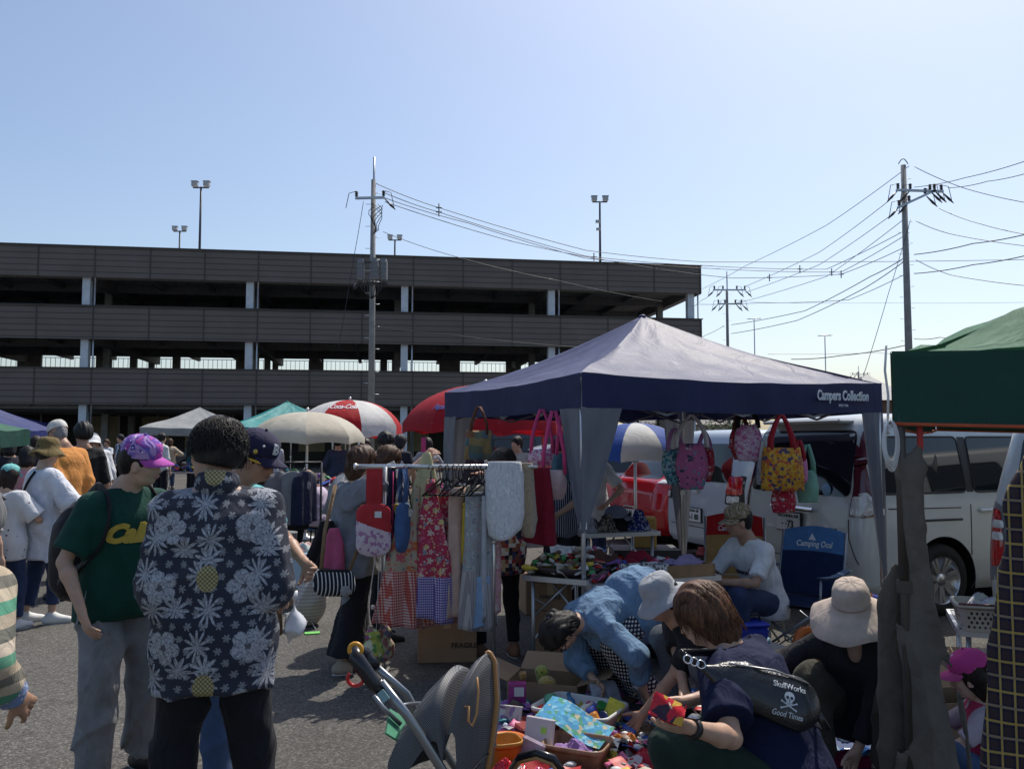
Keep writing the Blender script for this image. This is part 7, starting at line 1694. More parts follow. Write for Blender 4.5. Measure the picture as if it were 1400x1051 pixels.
# ---------------------------------------------------------------- second rail with sweatshirts, things on the left
p=at(390,640,11.0);o=thing('clothes_rail','black rail of grey sweatshirts under the beige parasol','clothes rail',(p.x,11.0,0),R(10));m=MB();m.tube([(-.45,0,1.28),(.45,0,1.28)],.014,6);m.build('rail',BLK,o)
for sx_ in(-.45,.45):m=MB();m.tube([(sx_,0,0),(sx_,0,1.28)],.014,6);m.tube([(sx_,-.25,.02),(sx_,.25,.02)],.014,6);m.build('post',BLK,o)
for i,(dx,mt,lab)in enumerate(((-.34,NAVYC,'navy sweatshirt at the left end of the far rail'),(-.22,cloth('cloth_charcoal',(.06,.06,.07)),'charcoal sweatshirt second on the far rail'),(-.08,cloth('cloth_mid_grey',(.17,.17,.18)),'mid grey sweatshirt third on the far rail'),(.10,cloth('cloth_ash',(.24,.245,.25)),'ash grey zipped sweatshirt facing the camera on the far rail'),(.24,NAVYC,'navy blue jacket at the right end of the far rail'))):
 garment('sweatshirt',lab,'sweatshirt',Vector((p.x+dx,11.0+dx*.17,1.26)),.66,[(0,.12),(.1,.36),(.25,.44),(1,.42)],[mt],yaw=R(10 if i==3 else 60),dep=.14,fold=.012,seed=60+i,group='sweatshirts on the far rail')
def blob(name,label,cat,c,rad,mat,seed=0,vox=.015,fold=.012,group=None,prims=None):
 F=Field(vox);F.ell((0,0,rad[2]),rad,k=.03)
 for q in prims or[]:F.ell(q[0],q[1],k=.04)
 F.noise=folds(fold,18,seed);F.cut((0,0,.004),(0,0,-1));V,Fc=F.mesh();o=mesh_obj(name,to_mesh(name,V,Fc),None,c,mat);return tag(o,label,cat,group)
p=at(413,700,8.3);cr=thing('storage_crate','crate under a pale blue checked cloth left of the grey top woman','crate',(p.x,8.3,.17),R(-8));m=MB();m.box((0,0,.17),(.34,.3,.34),bev=.02);m.build('cloth_cover',pattern('cloth_pale_check','gingham',[(.4,.5,.58),(.34,.46,.56),(.3,.42,.54)],.02),cr)
crumple('pastel_cloth','pastel cloths heaped on top of the pale blue crate','cloth',(p.x,8.3),.3,.26,.08,pattern('print_pastel','blobs',[(.6,.5,.45),(.5,.3,.3),(.4,.5,.5)],.05),70,z=.515)
blob('white_sack','white lace cloth bundle drooping beside the grey top woman','cloth bundle',(at(427,800,7.4).x,7.4,0),(.13,.12,.21),pattern('lace_ecru','stripe_h',[(.5,.46,.42),(.38,.34,.32)],.03),5,fold=.05,vox=.01,prims=[((.05,0,.33),(.05,.05,.08)),((-.08,0,.1),(.1,.1,.1))])
p=at(383,800,2.95)
m=MB();a,b_=gnd(378,815),gnd(432,862);m.tube([Vector((a.x,a.y,.35)),Vector((b_.x,b_.y,.01))],.004,5);m.box(((a.x*.45+b_.x*.55),(a.y*.45+b_.y*.55),.16),(.09,.01,.05));one('guy_rope',m,plain('rope_white',(.6,.6,.58),.7),'thin white guy rope with a green tag running down to the asphalt','rope')
p=gnd(427,866);m=MB();m.box((0,0,.006),(.12,.07,.01));o=one('green_tape',m,plain('tape_green',(.2,.6,.15),.5),'bright green tape stuck on the ground at the end of the guy rope','tape',(p.x,p.y,0));o.rotation_euler=(0,0,.3)
p=at(386,720,9.5);m=MB();m.lathe([(.13,0),(.16,.55),(.165,.56),(.15,.54),(.001,.5)],24);one('waste_bin',m,plain('bin_grey',(.2,.2,.2),.6),'grey bin standing behind the floral shirt man','bin',(p.x,9.5,0))
# jumble of far stall goods
for i,(px,py,d,w,label)in enumerate(((20,630,11,1.6,'pale goods on a low table behind the people on the far left'),(455,650,15,1.4,'goods on a table beneath the beige parasol'),(600,650,12,1.8,'clothes and bags for sale below the deep red parasol'),(350,640,19,2.0,'dark wares under the teal canopy'),(270,620,23,2.0,'wares under the ash grey canopy'))):
 p=at(px,py,d);t_=table('folding_table','far folding table with %s'%label.split(' for')[0].replace(' behind the people',''),(p.x-w/2,d),(p.x+w/2,d),.6,.7,TT);scraps('far_goods',label,(p.x,d+.3,.7),0,w*.95,.5,.22,60,90+i,None,.1)
def per(label,px,d,rz,group=None,**kw):
 p=at(px,600,d);rt=thing('person',label,'person',(p.x,d,0),R(rz),group);S=skeleton(**kw);return rt,S
JEAN=cloth('denim_dark',(.03,.045,.10));JEAN2=cloth('denim_mid',(.05,.09,.18));BLKT=cloth('trouser_black',(.012,.013,.018),fold=.6);SHOEB=plain('shoe_black',(.02,.02,.02),.5);SHOEW=plain('shoe_white',(.62,.62,.6),.6);SOLEW=plain('sole_white',(.6,.6,.58),.6)
def strap_over(root,S,pts,r,mat,name='strap',flat=.3):
 P=[np.array(p,float)for p in pts];r=r if isinstance(r,(list,tuple))else[r]*len(P)
 for _ in range(2):
  Q=[P[0]];q=[r[0]]
  for i in range(len(P)-1):Q+=[P[i]*.75+P[i+1]*.25,P[i]*.25+P[i+1]*.75];q+=[r[i]*.75+r[i+1]*.25,r[i]*.25+r[i+1]*.75]
  P=Q+[P[-1]];r=q+[r[-1]]
 m=MB();m.tube(P,r,8,flat=flat);return m.build(name,mat,root)
def torso_pt(S,a,t,off=.02):
 """point on the clothed trunk: a = angle from facing (degrees, + to their left), t = 0 hip .. 1 neck"""
 s=S['s'];base=S['hip']+(S['mid']-S['hip'])*min(1,t/.4)if t<.4 else S['mid']+(S['neck']-S['mid'])*((t-.4)/.6)
 w=(.155 if t<.75 else.155-.25*(t-.75))*s*S['b'];dpt=(.115 if t<.8 else.115-.2*(t-.8))*s*S['b']
 return base-S['rt']*math.sin(R(a))*(w+off)+S['fw']*math.cos(R(a))*(dpt+off)
# --- man in the floral shirt, back to the camera
rt,S=per('man in a dark floral and pineapple shirt standing with his back to the camera',300,3.12,8,h=1.665,build=1.0,footR=(.17,.0,.075),footL=(-.16,-.05,.075),head=(16,38),neckf=.02,handL=(-.17,.22,1.02),handR=(.21,.20,.98),elbL=(-.02,-1,-.5),elbR=(.02,-1,-.5),lean=4,side=-1)
body(S,.0085,True,{'R':dict(curl=1.1,palm=(-1,0,.1)),'L':dict(curl=.9,palm=(1,.2,0))},rt,SKT)
sh=shirt(S,rt,aloha('print_aloha'),.009,sleeve=1.02,hemlen=.17,loose=.033,fold=.013,flare=.05,sleeveloose=.02,neckcut=.058,seed=3,freq=26)
F=Field(.007);nk=S['neck']+S['up']*.045;F.cap(nk-S['rt']*.0-S['fw']*.012,nk+S['up']*.02-S['fw']*.012,.079,.070,.02);F.ell(nk+S['up']*.05,(.052,.058,.09),np.stack([S['rt'],S['fw'],S['up']]),.006,sub=True);F.cut(nk+S['up']*.035-S['fw']*.06,S['up']-S['fw']*-.25);F.noise=folds(.004,40,2)
V,Fc=F.mesh();mesh_obj('collar',to_mesh('collar',V,Fc),sh,None,MC['print_aloha'])
trousers(S,rt,BLKT,.011,length=1.98,loose=.022,fold=.016);shoes(S,rt,SHOEB,.012)
hair(S,rt,M_HAIR['black'],'short',vol=.022,strands=3000,seed=4,sr=.7,frizz=.05)
q=MB();q.tube([S['wrR']+np.array((-.02,.02,.03)),S['wrR']+np.array((-.02,.06,-.16))],.014,8);q.build('umbrella_handle',plain('wood_dark',(.12,.07,.04),.4),rt)
F=Field(.01);F.ell((0,0,0),(.038,.035,.055),k=.02);F.cap((0,0,.04),(0,0,.12),.012,.008,.03);F.noise=folds(.02,70,6);V,Fc=F.mesh()
w=rt.matrix_basis@Vector(tuple(S['wrR']+np.array((.04,.06,-.13))));mo=mesh_obj('plastic_bag',to_mesh('plastic_bag',V,Fc),None,w,plain('film_white',(.6,.62,.65),.25));tag(mo,'small white plastic bag carried by the man in the floral shirt','plastic bag')
# --- young man in green T-shirt
rt,S=per('young man in a dark green T-shirt and galaxy cap with his hand in his pocket',168,4.12,-128,h=1.60,build=1.05,footR=(.13,.06,.075),footL=(-.15,-.02,.075),toeR=(.3,1,0),toeL=(-.3,1,0),head=(9,34),neckf=.035,lean=6,handR=(.23,.12,.82),handL=(-.21,.1,.84),elbR=(1,-1.1,-.2),elbL=(-1,-.8,-.2))
body(S,.0085,True,{'R':dict(curl=.5),'L':dict(curl=.6)},rt,SK);eyes(S,rt);lips(S,rt);hair(S,rt,M_HAIR['black'],'short',vol=.006,hatted=True)
TGR=cloth('tee_green',(.006,.05,.035));sh=shirt(S,rt,TGR,.010,sleeve=.82,hemlen=.09,loose=.026,fold=.016,seed=5,sleeveloose=.012)
trousers(S,rt,cloth('sweat_grey',(.22,.22,.23),fold=.7),.011,length=1.99,loose=.03,fold=.02,flare=.01);shoes(S,rt,SHOEB,.011,SOLEW)
GAL=pattern('galaxy','galaxy',[(.03,.02,.2),(.12,.04,.35),(.5,.08,.3),(.08,.06,.35),(.5,.3,.55),(.05,.03,.25)],.10);cap_hat(S,rt,GAL,cloth('visor_magenta',(.42,.08,.36)),tilt=-3)
bv=bvh_of(sh);f=S['fw'];r=S['rt'];u=S['up']
text_on('shirt_lettering','Cali',.115,S['chest']+f*.16+r*.055-u*.01,tuple(-r),tuple(u),plain('print_gold',(.55,.36,.05),.6),sh,bvh=bv,off=.004,shear=.35,bold=.007)
# backpack
F=Field(.010);c=S['chest']-f*.25-u*.15+r*.05;F.ell(c,(.165,.13,.25),np.stack([r,f,u]),.03);F.ell(c-u*.13-f*.02,(.145,.11,.13),np.stack([r,f,u]),.03);F.noise=folds(.012,16,9);V,Fc=F.mesh();bp=mesh_obj('rucksack',to_mesh('rucksack',V,Fc),rt,None,cloth('nylon_black',(.015,.012,.016),rough=.6))
for sg in(-1,1):
 strap_over(rt,S,[c-f*.0+r*sg*.10+u*.10,S['neck']+r*sg*.10+u*.012-f*.09,S['neck']+r*sg*.108+u*.030-f*.01,S['neck']+r*sg*.115-u*.04+f*.095,S['chest']+r*sg*.135+f*.10-u*.04,S['chest']+r*sg*.165+f*.02-u*.14,c+r*sg*.14-u*.12+f*.07],[.03]*7,cloth('nylon_black'),flat=.28)
# --- man in teal with navy cap
rt,S=per('man in a pale teal T-shirt, navy cap and yellow sunglasses behind the floral shirt',310,3.95,-110,h=1.64,head=(15,6),neckf=.03,lean=8,handR=(.2,.3,1.0),handL=(-.2,.3,1.0),footR=(.14,.1,.075),footL=(-.12,-.05,.075))
body(S,.0085,True,{'R':dict(curl=.8),'L':dict(curl=.8)},rt,SKT);eyes(S,rt);lips(S,rt,plain('lip_dark',(.28,.13,.1),.5));hair(S,rt,M_HAIR['black'],'short',vol=.008,hatted=True,strands=300)
sh=shirt(S,rt,cloth('tee_teal',(.14,.42,.45)),.011,sleeve=.7,loose=.03,fold=.016,seed=6);trousers(S,rt,JEAN2,.012,length=1.98,loose=.02);shoes(S,rt,SHOEW,.012)
NC=cloth('cap_navy',(.02,.018,.05));cp=cap_hat(S,rt,NC,tilt=-4)
M_=headM(S,-4);bvc=bvh_of(cp)
def onhat(txt,a,z,size,mat,name='cap_lettering'):
 n=Vector((math.cos(R(a)),math.sin(R(a)),0));rr=Vector((-math.sin(R(a)),math.cos(R(a)),0));M3=M_.to_3x3();o=M_@(n*.1*S['s']+Vector((0,0,z)));return text_on(name,txt,size,o,M3@rr,M3@Vector((0,0,1)),mat,cp,bvh=bvc,off=.003,bold=.002)
onhat('B',78,.085,.06,plain('stitch_white',(.6,.6,.6),.6));
q=MB();q.ball(M_@Vector((.088*S['s'],.03,.055)),.011,10,6,(1,1,1));q.build('cap_badge',plain('badge_yellow',(.5,.38,.05),.5),cp);q=MB();q.ball(M_@Vector((.075*S['s'],.05,.09)),.006,8,6);q.build('cap_pin',plain('pin_white',(.6,.6,.6),.4),cp)
s=S['s'];m=MB();m.M=headM(S)
for g in(-1,1):m.tube([(g*.062*s,.09*s,.006*s),(g*.080*s,.05*s,.012*s),(g*.086*s,.0,.010*s)],[.004*s,.006*s,.004*s],6)
m.tube([(-.06*s,.094*s,.01*s),(0,.104*s,.012*s),(.06*s,.094*s,.01*s)],.0035*s,6);gl=m.build('sunglasses',plain('frame_yellow',(.6,.35,.02),.4),rt)
l=MB();l.M=m.M
for g in(-1,1):l.ball((g*.034*s,.090*s,.002*s),.024*s,12,8,(1,.45,.72))
l.build('dark_lens',plain('lens_dark',(.01,.01,.012),.08),gl)
F=Field(.006);Hh=S['head'];F.ell(Hh-S['hu']*.088*s+S['hf']*.068*s,(.024,.016,.018),np.stack([S['hrt'],S['hf'],S['hu']]),.01);V,Fc=F.mesh();mesh_obj('beard',to_mesh('beard',V,Fc),rt,None,M_HAIR['black'])
# --- left group
rt,S=per('woman in a long white shirt and olive bucket hat seen from behind on the left',62,7.5,-38,h=1.58,head=(6,8),footR=(.11,.05,.075),footL=(-.10,-.08,.075),toeR=(.6,1,0),toeL=(.1,1,0),handR=(.12,.26,1.02),handL=(-.16,.22,1.0))
body(S,.014,False,None,rt,SK);WS=cloth('shirt_white',(.66,.67,.72),fold=.6);sh=shirt(S,rt,WS,.013,sleeve=1.85,hemlen=.30,loose=.035,fold=.014,flare=.02,seed=7,sleeveloose=.02);trousers(S,rt,JEAN,.013,length=1.78,loose=.015);shoes(S,rt,SHOEW,.012,SOLEW)
brim_hat(S,rt,cloth('hat_olive',(.16,.115,.045)),brim=.055,droop=.045,crown=.10,seed=2);hair(S,rt,M_HAIR['dark'],'short',vol=.006,hatted=True)
strap_over(rt,S,[torso_pt(S,a,t,.045)for a,t in((-150,.99),(-165,.85),(170,.65),(140,.4),(110,.15))],.010,BLK_C)
F=Field(.012);F.ell(torso_pt(S,-70,-.15,.13),(.07,.07,.13),k=.02);V,Fc=F.mesh();mesh_obj('shoulder_bag',to_mesh('shoulder_bag',V,Fc),rt,None,BLK_C)
rt,S=per('girl in a dotted white shirt and mint green cap at the left edge',12,7.25,-15,h=1.36,head=(10,10),footR=(.12,.03,.065),footL=(-.1,-.03,.065),handR=(.14,.24,.86),handL=(-.14,.24,.86))
body(S,.014,False,None,rt,SK);shirt(S,rt,pattern('dots_white','dots',[(.66,.66,.68),(.03,.03,.05)],.055,dot=.14),.013,sleeve=.9,hemlen=.16,loose=.035,fold=.012,flare=.02,seed=8,sleeveloose=.02);trousers(S,rt,JEAN,.013,length=1.9,loose=.012);shoes(S,rt,SHOEW,.012,SOLEW)
cap_hat(S,rt,cloth('cap_mint',(.18,.50,.48)),back=True,tilt=4);hair(S,rt,M_HAIR['dark'],'long',length=.14,vol=.008)
rt,S=per('child in a wide grey sun hat cut by the left edge of the picture',-22,6.9,-20,h=1.26,head=(15,0));body(S,.016,False,None,rt,SK);shirt(S,rt,cloth('tee_ash',(.3,.3,.3)),.015,sleeve=.8,hemlen=.1);trousers(S,rt,JEAN,.015,length=1.9);shoes(S,rt,SHOEW,.014)
brim_hat(S,rt,cloth('hat_grey',(.14,.14,.14)),brim=.11,droop=.07,crown=.10,seed=3)
rt,S=per('woman in a dusty pink top with a dark crossbody strap behind the olive hat',38,9.4,25,h=1.50,head=(20,0));body(S,.015,False,None,rt,SK);shirt(S,rt,cloth('tee_rose',(.52,.24,.27)),.014,sleeve=1.3,hemlen=.1,fold=.018,seed=9);trousers(S,rt,BLKT,.015,length=1.9);shoes(S,rt,SHOEB,.015);hair(S,rt,M_HAIR['black'],'bob',vol=.012)
strap_over(rt,S,[torso_pt(S,a,t,.03)for a,t in((-150,.97),(-170,.75),(160,.45),(125,.15))],.009,BLK_C)
rt,S=per('man in an orange shirt and white cap walking with his hands behind him',93,8.7,62,h=1.79,build=1.1,head=(18,-8),lean=8,neckf=.02,handR=(.14,-.20,.86),handL=(-.06,-.24,.86),elbR=(1,-1,0),elbL=(-1,-1,0),footR=(.12,.16,.08),footL=(-.12,-.12,.08))
body(S,.013,True,None,rt,SKT);shirt(S,rt,cloth('shirt_orange',(.58,.24,.06),fold=.5),.013,sleeve=1.95,hemlen=.06,loose=.022,fold=.010,seed=10);trousers(S,rt,cloth('slacks_brown',(.075,.065,.055)),.013,length=1.97,loose=.03,fold=.02);shoes(S,rt,SHOEB,.014);cap_hat(S,rt,cloth('cap_white',(.6,.58,.54)),tilt=0);hair(S,rt,M_HAIR['grey'],'short',vol=-.006,hatted=True)
rt,S=per('man in black with thick black hair right behind the man in orange',114,9.9,30,h=1.77,head=(12,10));body(S,.015,False,None,rt,SKT);shirt(S,rt,cloth('tee_black',(.014,.014,.015)),.014,sleeve=1.2,hemlen=.08);trousers(S,rt,cloth('slacks_dark',(.03,.03,.035)),.015,length=1.95);shoes(S,rt,SHOEB,.015);hair(S,rt,M_HAIR['black'],'short',vol=.02)
rt,S=per('person in white shorts and a white hat beyond the man in black',124,11.2,15,h=1.62,head=(25,20),lean=10);body(S,.015,False,None,rt,SKT);shirt(S,rt,WHT_C,.014,sleeve=1.0,hemlen=.12,loose=.03);trousers(S,rt,WHT_C,.015,length=1.05,loose=.03,flare=.01);shoes(S,rt,SHOEW,.015);brim_hat(S,rt,WHT_C,brim=.05,droop=.04);
rt,S=per('man with white cloth over his shoulder bending behind the white shorts',133,13.5,40,h=1.70,head=(20,0),lean=15);body(S,.016,False,None,rt,SKT);shirt(S,rt,cloth('shirt_pale',(.6,.6,.62)),.015,sleeve=1.6,hemlen=.12,loose=.04);trousers(S,rt,cloth('slacks_dark'),.016,length=1.95);shoes(S,rt,SHOEB,.016);cap_hat(S,rt,cloth('cap_greyblue',(.2,.22,.26)))
# couple with the far stroller
rt,S=per('woman in a white top pushing a stroller far away, left of the man in blue',147,26,165,h=1.58,handR=(.16,.34,.98),handL=(-.16,.34,.98),head=(15,20));body(S,.02,False,None,rt,SK);shirt(S,rt,cloth('tee_pale_blue',(.55,.58,.65)),.019,sleeve=.8,hemlen=.1);trousers(S,rt,JEAN2,.02,length=1.9);shoes(S,rt,SHOEW,.02);hair(S,rt,M_HAIR['brown'],'bob')
rt,S=per('man in a light blue shirt with a dark rucksack beside the far stroller',166,26.5,150,h=1.72,head=(10,-20));body(S,.02,False,None,rt,SK);shirt(S,rt,cloth('shirt_skyblue',(.34,.42,.58)),.019,sleeve=.8,hemlen=.08);trousers(S,rt,BLKT,.02,length=1.95);shoes(S,rt,SHOEB,.02);hair(S,rt,M_HAIR['black'],'short',vol=.015)
for sg in(-1,1):strap_over(rt,S,[torso_pt(S,sg*20,.97,.03),torso_pt(S,sg*28,.75,.03),torso_pt(S,sg*60,.5,.03)],.02,BLK_C)
b=at(144,600,25.2);o=thing('stroller','far away dark stroller pushed by the woman in the white top','stroller',(b.x,25.2,0),R(170));m=MB()
for sx_ in(-.22,.22):
 m.tube([(sx_,-.35,1.0),(sx_,.0,.55),(sx_,.35,.12)],.015,6);m.tube([(sx_,.15,.55),(sx_,-.25,.12)],.015,6)
m.tube([(-.22,-.35,1.0),(.22,-.35,1.0)],.018,6);m.build('frame',BLK,o)
for sx_ in(-.22,.22):
 for y in(-.27,.36):m=MB();m.M=Matrix.Translation((sx_,y,.09))@Matrix.Rotation(R(90),4,'Y');m.lathe([(.05,-.02),(.09,-.02),(.09,.02),(.05,.02)],18);m.build('wheel',BLK,o)
F=Field(.02);F.ell((0,.02,.5),(.18,.2,.2),k=.05);F.ell((0,-.12,.72),(.19,.18,.17),k=.04);V,Fc=F.mesh();mesh_obj('seat',to_mesh('seat',V,Fc),o,None,cloth('stroller_grey',(.08,.08,.09)))
rt,S=per('reddish haired person in dark red far behind the galaxy cap',209,22,10,h=1.60);body(S,.02,False,None,rt,SK);shirt(S,rt,cloth('tee_darkred',(.16,.015,.02)),.019,sleeve=1.5);trousers(S,rt,BLKT,.02,length=1.9);shoes(S,rt,SHOEB,.02);hair(S,rt,hairmat('hair_auburn',(.08,.02,.01),(.16,.05,.03)),'bob')
rt,S=per('man in a white shirt far behind the galaxy cap, right of the dark red top',221,21,-30,h=1.72);body(S,.02,False,None,rt,SK);shirt(S,rt,WHT_C,.019,sleeve=1.2);trousers(S,rt,BLKT,.02,length=1.9);shoes(S,rt,SHOEB,.02);hair(S,rt,M_HAIR['black'],'short',vol=.015)
# --- crowd under the far canopies
CR=[(14,12.5,40,1.58,(.02,.02,.03),'black','shopper in black under the royal blue canopy, nearest the left edge'),(48,13.2,-20,1.62,(.03,.03,.05),'dark','shopper in charcoal under the royal blue canopy behind the pink top'),(60,17,20,1.66,(.5,.5,.5),'black','pale shirted shopper beyond the olive bucket hat'),(76,19,160,1.6,(.1,.12,.2),'black','far shopper in blue grey seen past the white capped man'),(185,30,30,1.65,(.25,.25,.3),'black','tiny far shopper in grey right of the man in the light blue shirt'),(232,27,10,1.6,(.5,.4,.3),'brown','far shopper in beige below the ash grey canopy'),(262,24,-40,1.62,(.02,.1,.12),'black','seller in dark teal below the ash grey canopy'),(346,20,170,1.62,(.05,.05,.06),'black','seller in black below the teal canopy'),(372,17,10,1.66,(.45,.45,.5),'dark','shopper in pale grey right of the navy cap'),(462,17.5,30,1.62,(.04,.05,.09),'black','shopper in dark blue below the red and white parasol'),(500,15,200,1.58,(.3,.04,.05),'dark','shopper in red behind the striped T-shirt man'),(545,13.5,-20,1.66,(.02,.02,.03),'black','seller in black in the shade of the deep red parasol'),(585,16,30,1.6,(.3,.3,.32),'dark','shopper in grey beyond the raised arm'),(640,12.5,180,1.62,(.05,.05,.07),'black','seller in navy standing beyond the tapestry tote'),(708,13.5,160,1.62,(.35,.33,.3),'black','shopper in beige beyond the white fur stole')]
for px,d,rz,h,c,hc,lab in CR:
 rt,S=per(lab,px,d,rz,'shoppers under the far canopies',h=h,head=(random.uniform(5,25),random.uniform(-25,25)),handR=(.18,random.uniform(.1,.35),random.uniform(.8,1.1)),handL=(-.18,random.uniform(.1,.35),random.uniform(.8,1.1)))
 body(S,.02,False,None,rt,SK);shirt(S,rt,cloth('shirt_%s'%lab[:18],c),.02,sleeve=random.choice((.8,1.8)),hemlen=.1,loose=.03);trousers(S,rt,random.choice((JEAN,BLKT,cloth('slacks_dark'))),.02,length=1.9);shoes(S,rt,SHOEB,.02);hair(S,rt,M_HAIR[hc],random.choice(('short','bob')),vol=.015,vox=.014)
# seated woman in lilac
rt,S=per('seated person in a lilac shirt and beige cap facing left under the beige parasol',440,11.9,75,h=1.55,hip=(0,0,.45),head=(30,0),lean=12,footR=(.12,.42,.07),footL=(-.12,.5,.07),handR=(.1,.32,.62),handL=(-.1,.32,.62))
body(S,.015,False,None,rt,SKT);shirt(S,rt,cloth('shirt_lilac',(.5,.42,.52)),.014,sleeve=1.8,hemlen=.05,loose=.035,fold=.02);trousers(S,rt,BLKT,.014,length=1.95,loose=.025);shoes(S,rt,SHOEB,.015);cap_hat(S,rt,cloth('cap_sand',(.42,.30,.2)),tilt=-6);hair(S,rt,M_HAIR['dark'],'bob',vol=.0,hatted=True)
p=at(443,600,11.95);o=thing('camping_stool','low stool with blue cloth under the person in lilac','stool',(p.x,11.95,0));m=MB();m.box((0,0,.36),(.34,.34,.03));m.build('seat',cloth('stool_blue',(.05,.16,.35)),o)
for sx_ in(-.13,.13):
 for sy_ in(-.13,.13):m=MB();m.tube([(sx_*1.1,sy_*1.1,0),(sx_,sy_,.35)],.012,6);m.build('leg',BLK,o)
# man in striped tee
rt,S=per('man in a white T-shirt with striped sleeves behind the two women at the rail',520,10.4,-150,h=1.70,head=(28,20),lean=10,handR=(.15,.4,.95),handL=(-.15,.4,.95))
body(S,.013,True,None,rt,SKT);shirt(S,rt,pattern('tee_sleeve_stripe','stripe_h',[(.62,.62,.62),(.5,.5,.52)],.09),.013,sleeve=.8,hemlen=.08,loose=.025,fold=.016);trousers(S,rt,JEAN,.014,length=1.95);shoes(S,rt,SHOEB,.015);hair(S,rt,M_HAIR['black'],'short',vol=.016)
# --- women at the rail
rt,S=per('woman in a draped grey top reaching up to a hanger on the rail',484,6.05,-52,h=1.53,head=(5,-22),lean=4,footR=(.10,-.10,.075),footL=(-.13,.06,.075),handR=None,handL=None)
hd=rel(at(578,612,5.85),rt);S=skeleton(h=1.53,head=(5,-20),lean=5,footR=(.10,-.12,.075),footL=(-.13,.06,.075),handR=(hd.x,hd.y,hd.z-.08),handL=(-.2,.26,1.0),elbR=(1,-.4,-.8))
body(S,.009,True,{'R':dict(curl=1.0,palm=(-.3,1,0))},rt,SK);GT=cloth('knit_grey',(.20,.215,.24),fold=.6);shirt(S,rt,GT,.011,sleeve=.95,hemlen=.16,loose=.05,fold=.026,flare=.05,seed=11,sleeveloose=.05)
F=Field(.012);b0=S['hip'];F.cap(b0+np.array((.0,-.04,.05)),b0+np.array((.10,-.10,-.42)),.15,.03,.05,flat=((0,1,0),.5));F.noise=folds(.02,24,4);V,Fc=F.mesh();mesh_obj('shirt_tail',to_mesh('shirt_tail',V,Fc),rt,None,GT)
trousers(S,rt,BLKT,.012,length=1.9,loose=.035,fold=.02,flare=.05);shoes(S,rt,plain('shoe_beige',(.35,.28,.22),.6),.012,SOLEW);hair(S,rt,M_HAIR['brown'],'bob',vol=.016,strands=900,seed=6);eyes(S,rt)
sbp=rel(at(457,793,5.75),rt);o=thing('striped_handbag','black and white striped handbag hanging at the hip of the woman in grey','handbag',at(457,793,5.72),R(-5))
F=Field(.007);F.cap((-.07,0,-.03),(.07,0,-.03),.075,.075,.02,flat=((0,1,0),.55));F.cap((-.085,0,.02),(.085,0,.02),.05,.05,.02,flat=((0,1,0),.6));V,Fc=F.mesh();mesh_obj('bag_body',to_mesh('bag_body',V,Fc),o,None,pattern('stripe_bw','stripe_v',[(.012,.012,.02),(.6,.6,.58)],.026,duty=.28))
m=MB();m.tube([(-.1,0,.06),(.1,0,.06)],.012,6,flat=2.0);m.build('zip_band',BLK_C,o);m=MB();m.tube([(-.09,0,.06),(-.075,.03,.33),(-.03,.10,.62)],.014,6,flat=.3);m.tube([(.10,0,.06),(.14,.06,.2),(.20,.12,.34)],.014,6,flat=.3);m.build('strap',cloth('strap_tan',(.25,.16,.09)),o)
m=MB();m.ball((.09,-.05,-.06),.035,12,8,(1,.6,1));m.build('charm',fur('fur_charm',(.35,.33,.33)),o)
t=at(447,712,5.95);garment('black_cardigan','black cardigan folded over the arm of the woman in grey','cardigan',t,.30,[(0,.10),(.4,.17),(1,.2)],[BLK_C],yaw=R(-30),dep=.12,fold=.02,seed=31,hanger=False,sway=-.08)
t=at(457,722,5.85);garment('pink_cloth_bag','bright pink cloth bag tucked under the arm of the woman in grey','bag',t,.26,[(0,.06),(.4,.15),(1,.17)],[cloth('cloth_rose_pink',(.5,.10,.2))],yaw=R(-20),dep=.10,fold=.012,seed=32,hanger=False)
t=at(583,618,5.80);g=garment('yellow_lace_dress','pale yellow lace dress held up above the rail','dress',t,.44,[(0,.05),(.2,.10),(.6,.2),(1,.22)],[cloth('cloth_pale_yellow',(.5,.46,.26))],dep=.06,fold=.018,seed=33,hanger=False,yaw=R(10));m=MB();m.box((-.02,0,.05),(.03,.02,.10));m.build('hanger_tag',PINKC,g)
rt,S=per('woman with reddish brown hair standing behind the woman in grey',523,6.9,-65,h=1.53,head=(22,0));body(S,.013,False,None,rt,SK);shirt(S,rt,cloth('tee_slate',(.10,.12,.16)),.013,sleeve=1.4,hemlen=.14,loose=.03);trousers(S,rt,BLKT,.014,length=1.9);shoes(S,rt,SHOEB,.014);hair(S,rt,M_HAIR['brown'],'bob',vol=.016,strands=500,seed=8)
rt,S=per('dark haired woman in a patterned tunic and black trousers behind the fur stoles',684,6.35,20,h=1.52,head=(20,15),side=6,lean=6,footR=(.10,-.02,.075),footL=(-.14,.05,.075),toeL=(-.9,.5,0),toeR=(.1,1,0),handL=(-.25,.3,1.0),handR=(.12,.35,1.0))
body(S,.012,False,None,rt,SK);shirt(S,rt,pattern('tunic_multi','weave' if False else 'patch',[(.35,.04,.06),(.05,.05,.12),(.6,.55,.5),(.02,.02,.03),(.25,.08,.05),(.45,.35,.2)],.028),.012,sleeve=1.4,hemlen=.22,loose=.03,fold=.016,flare=.03,seed=12);trousers(S,rt,BLKT,.013,length=1.93,loose=.008);shoes(S,rt,plain('suede_brown',(.22,.12,.07),.8),.012,SOLEW)
hair(S,rt,M_HAIR['dark'],'bob',vol=.02,strands=700,seed=9)
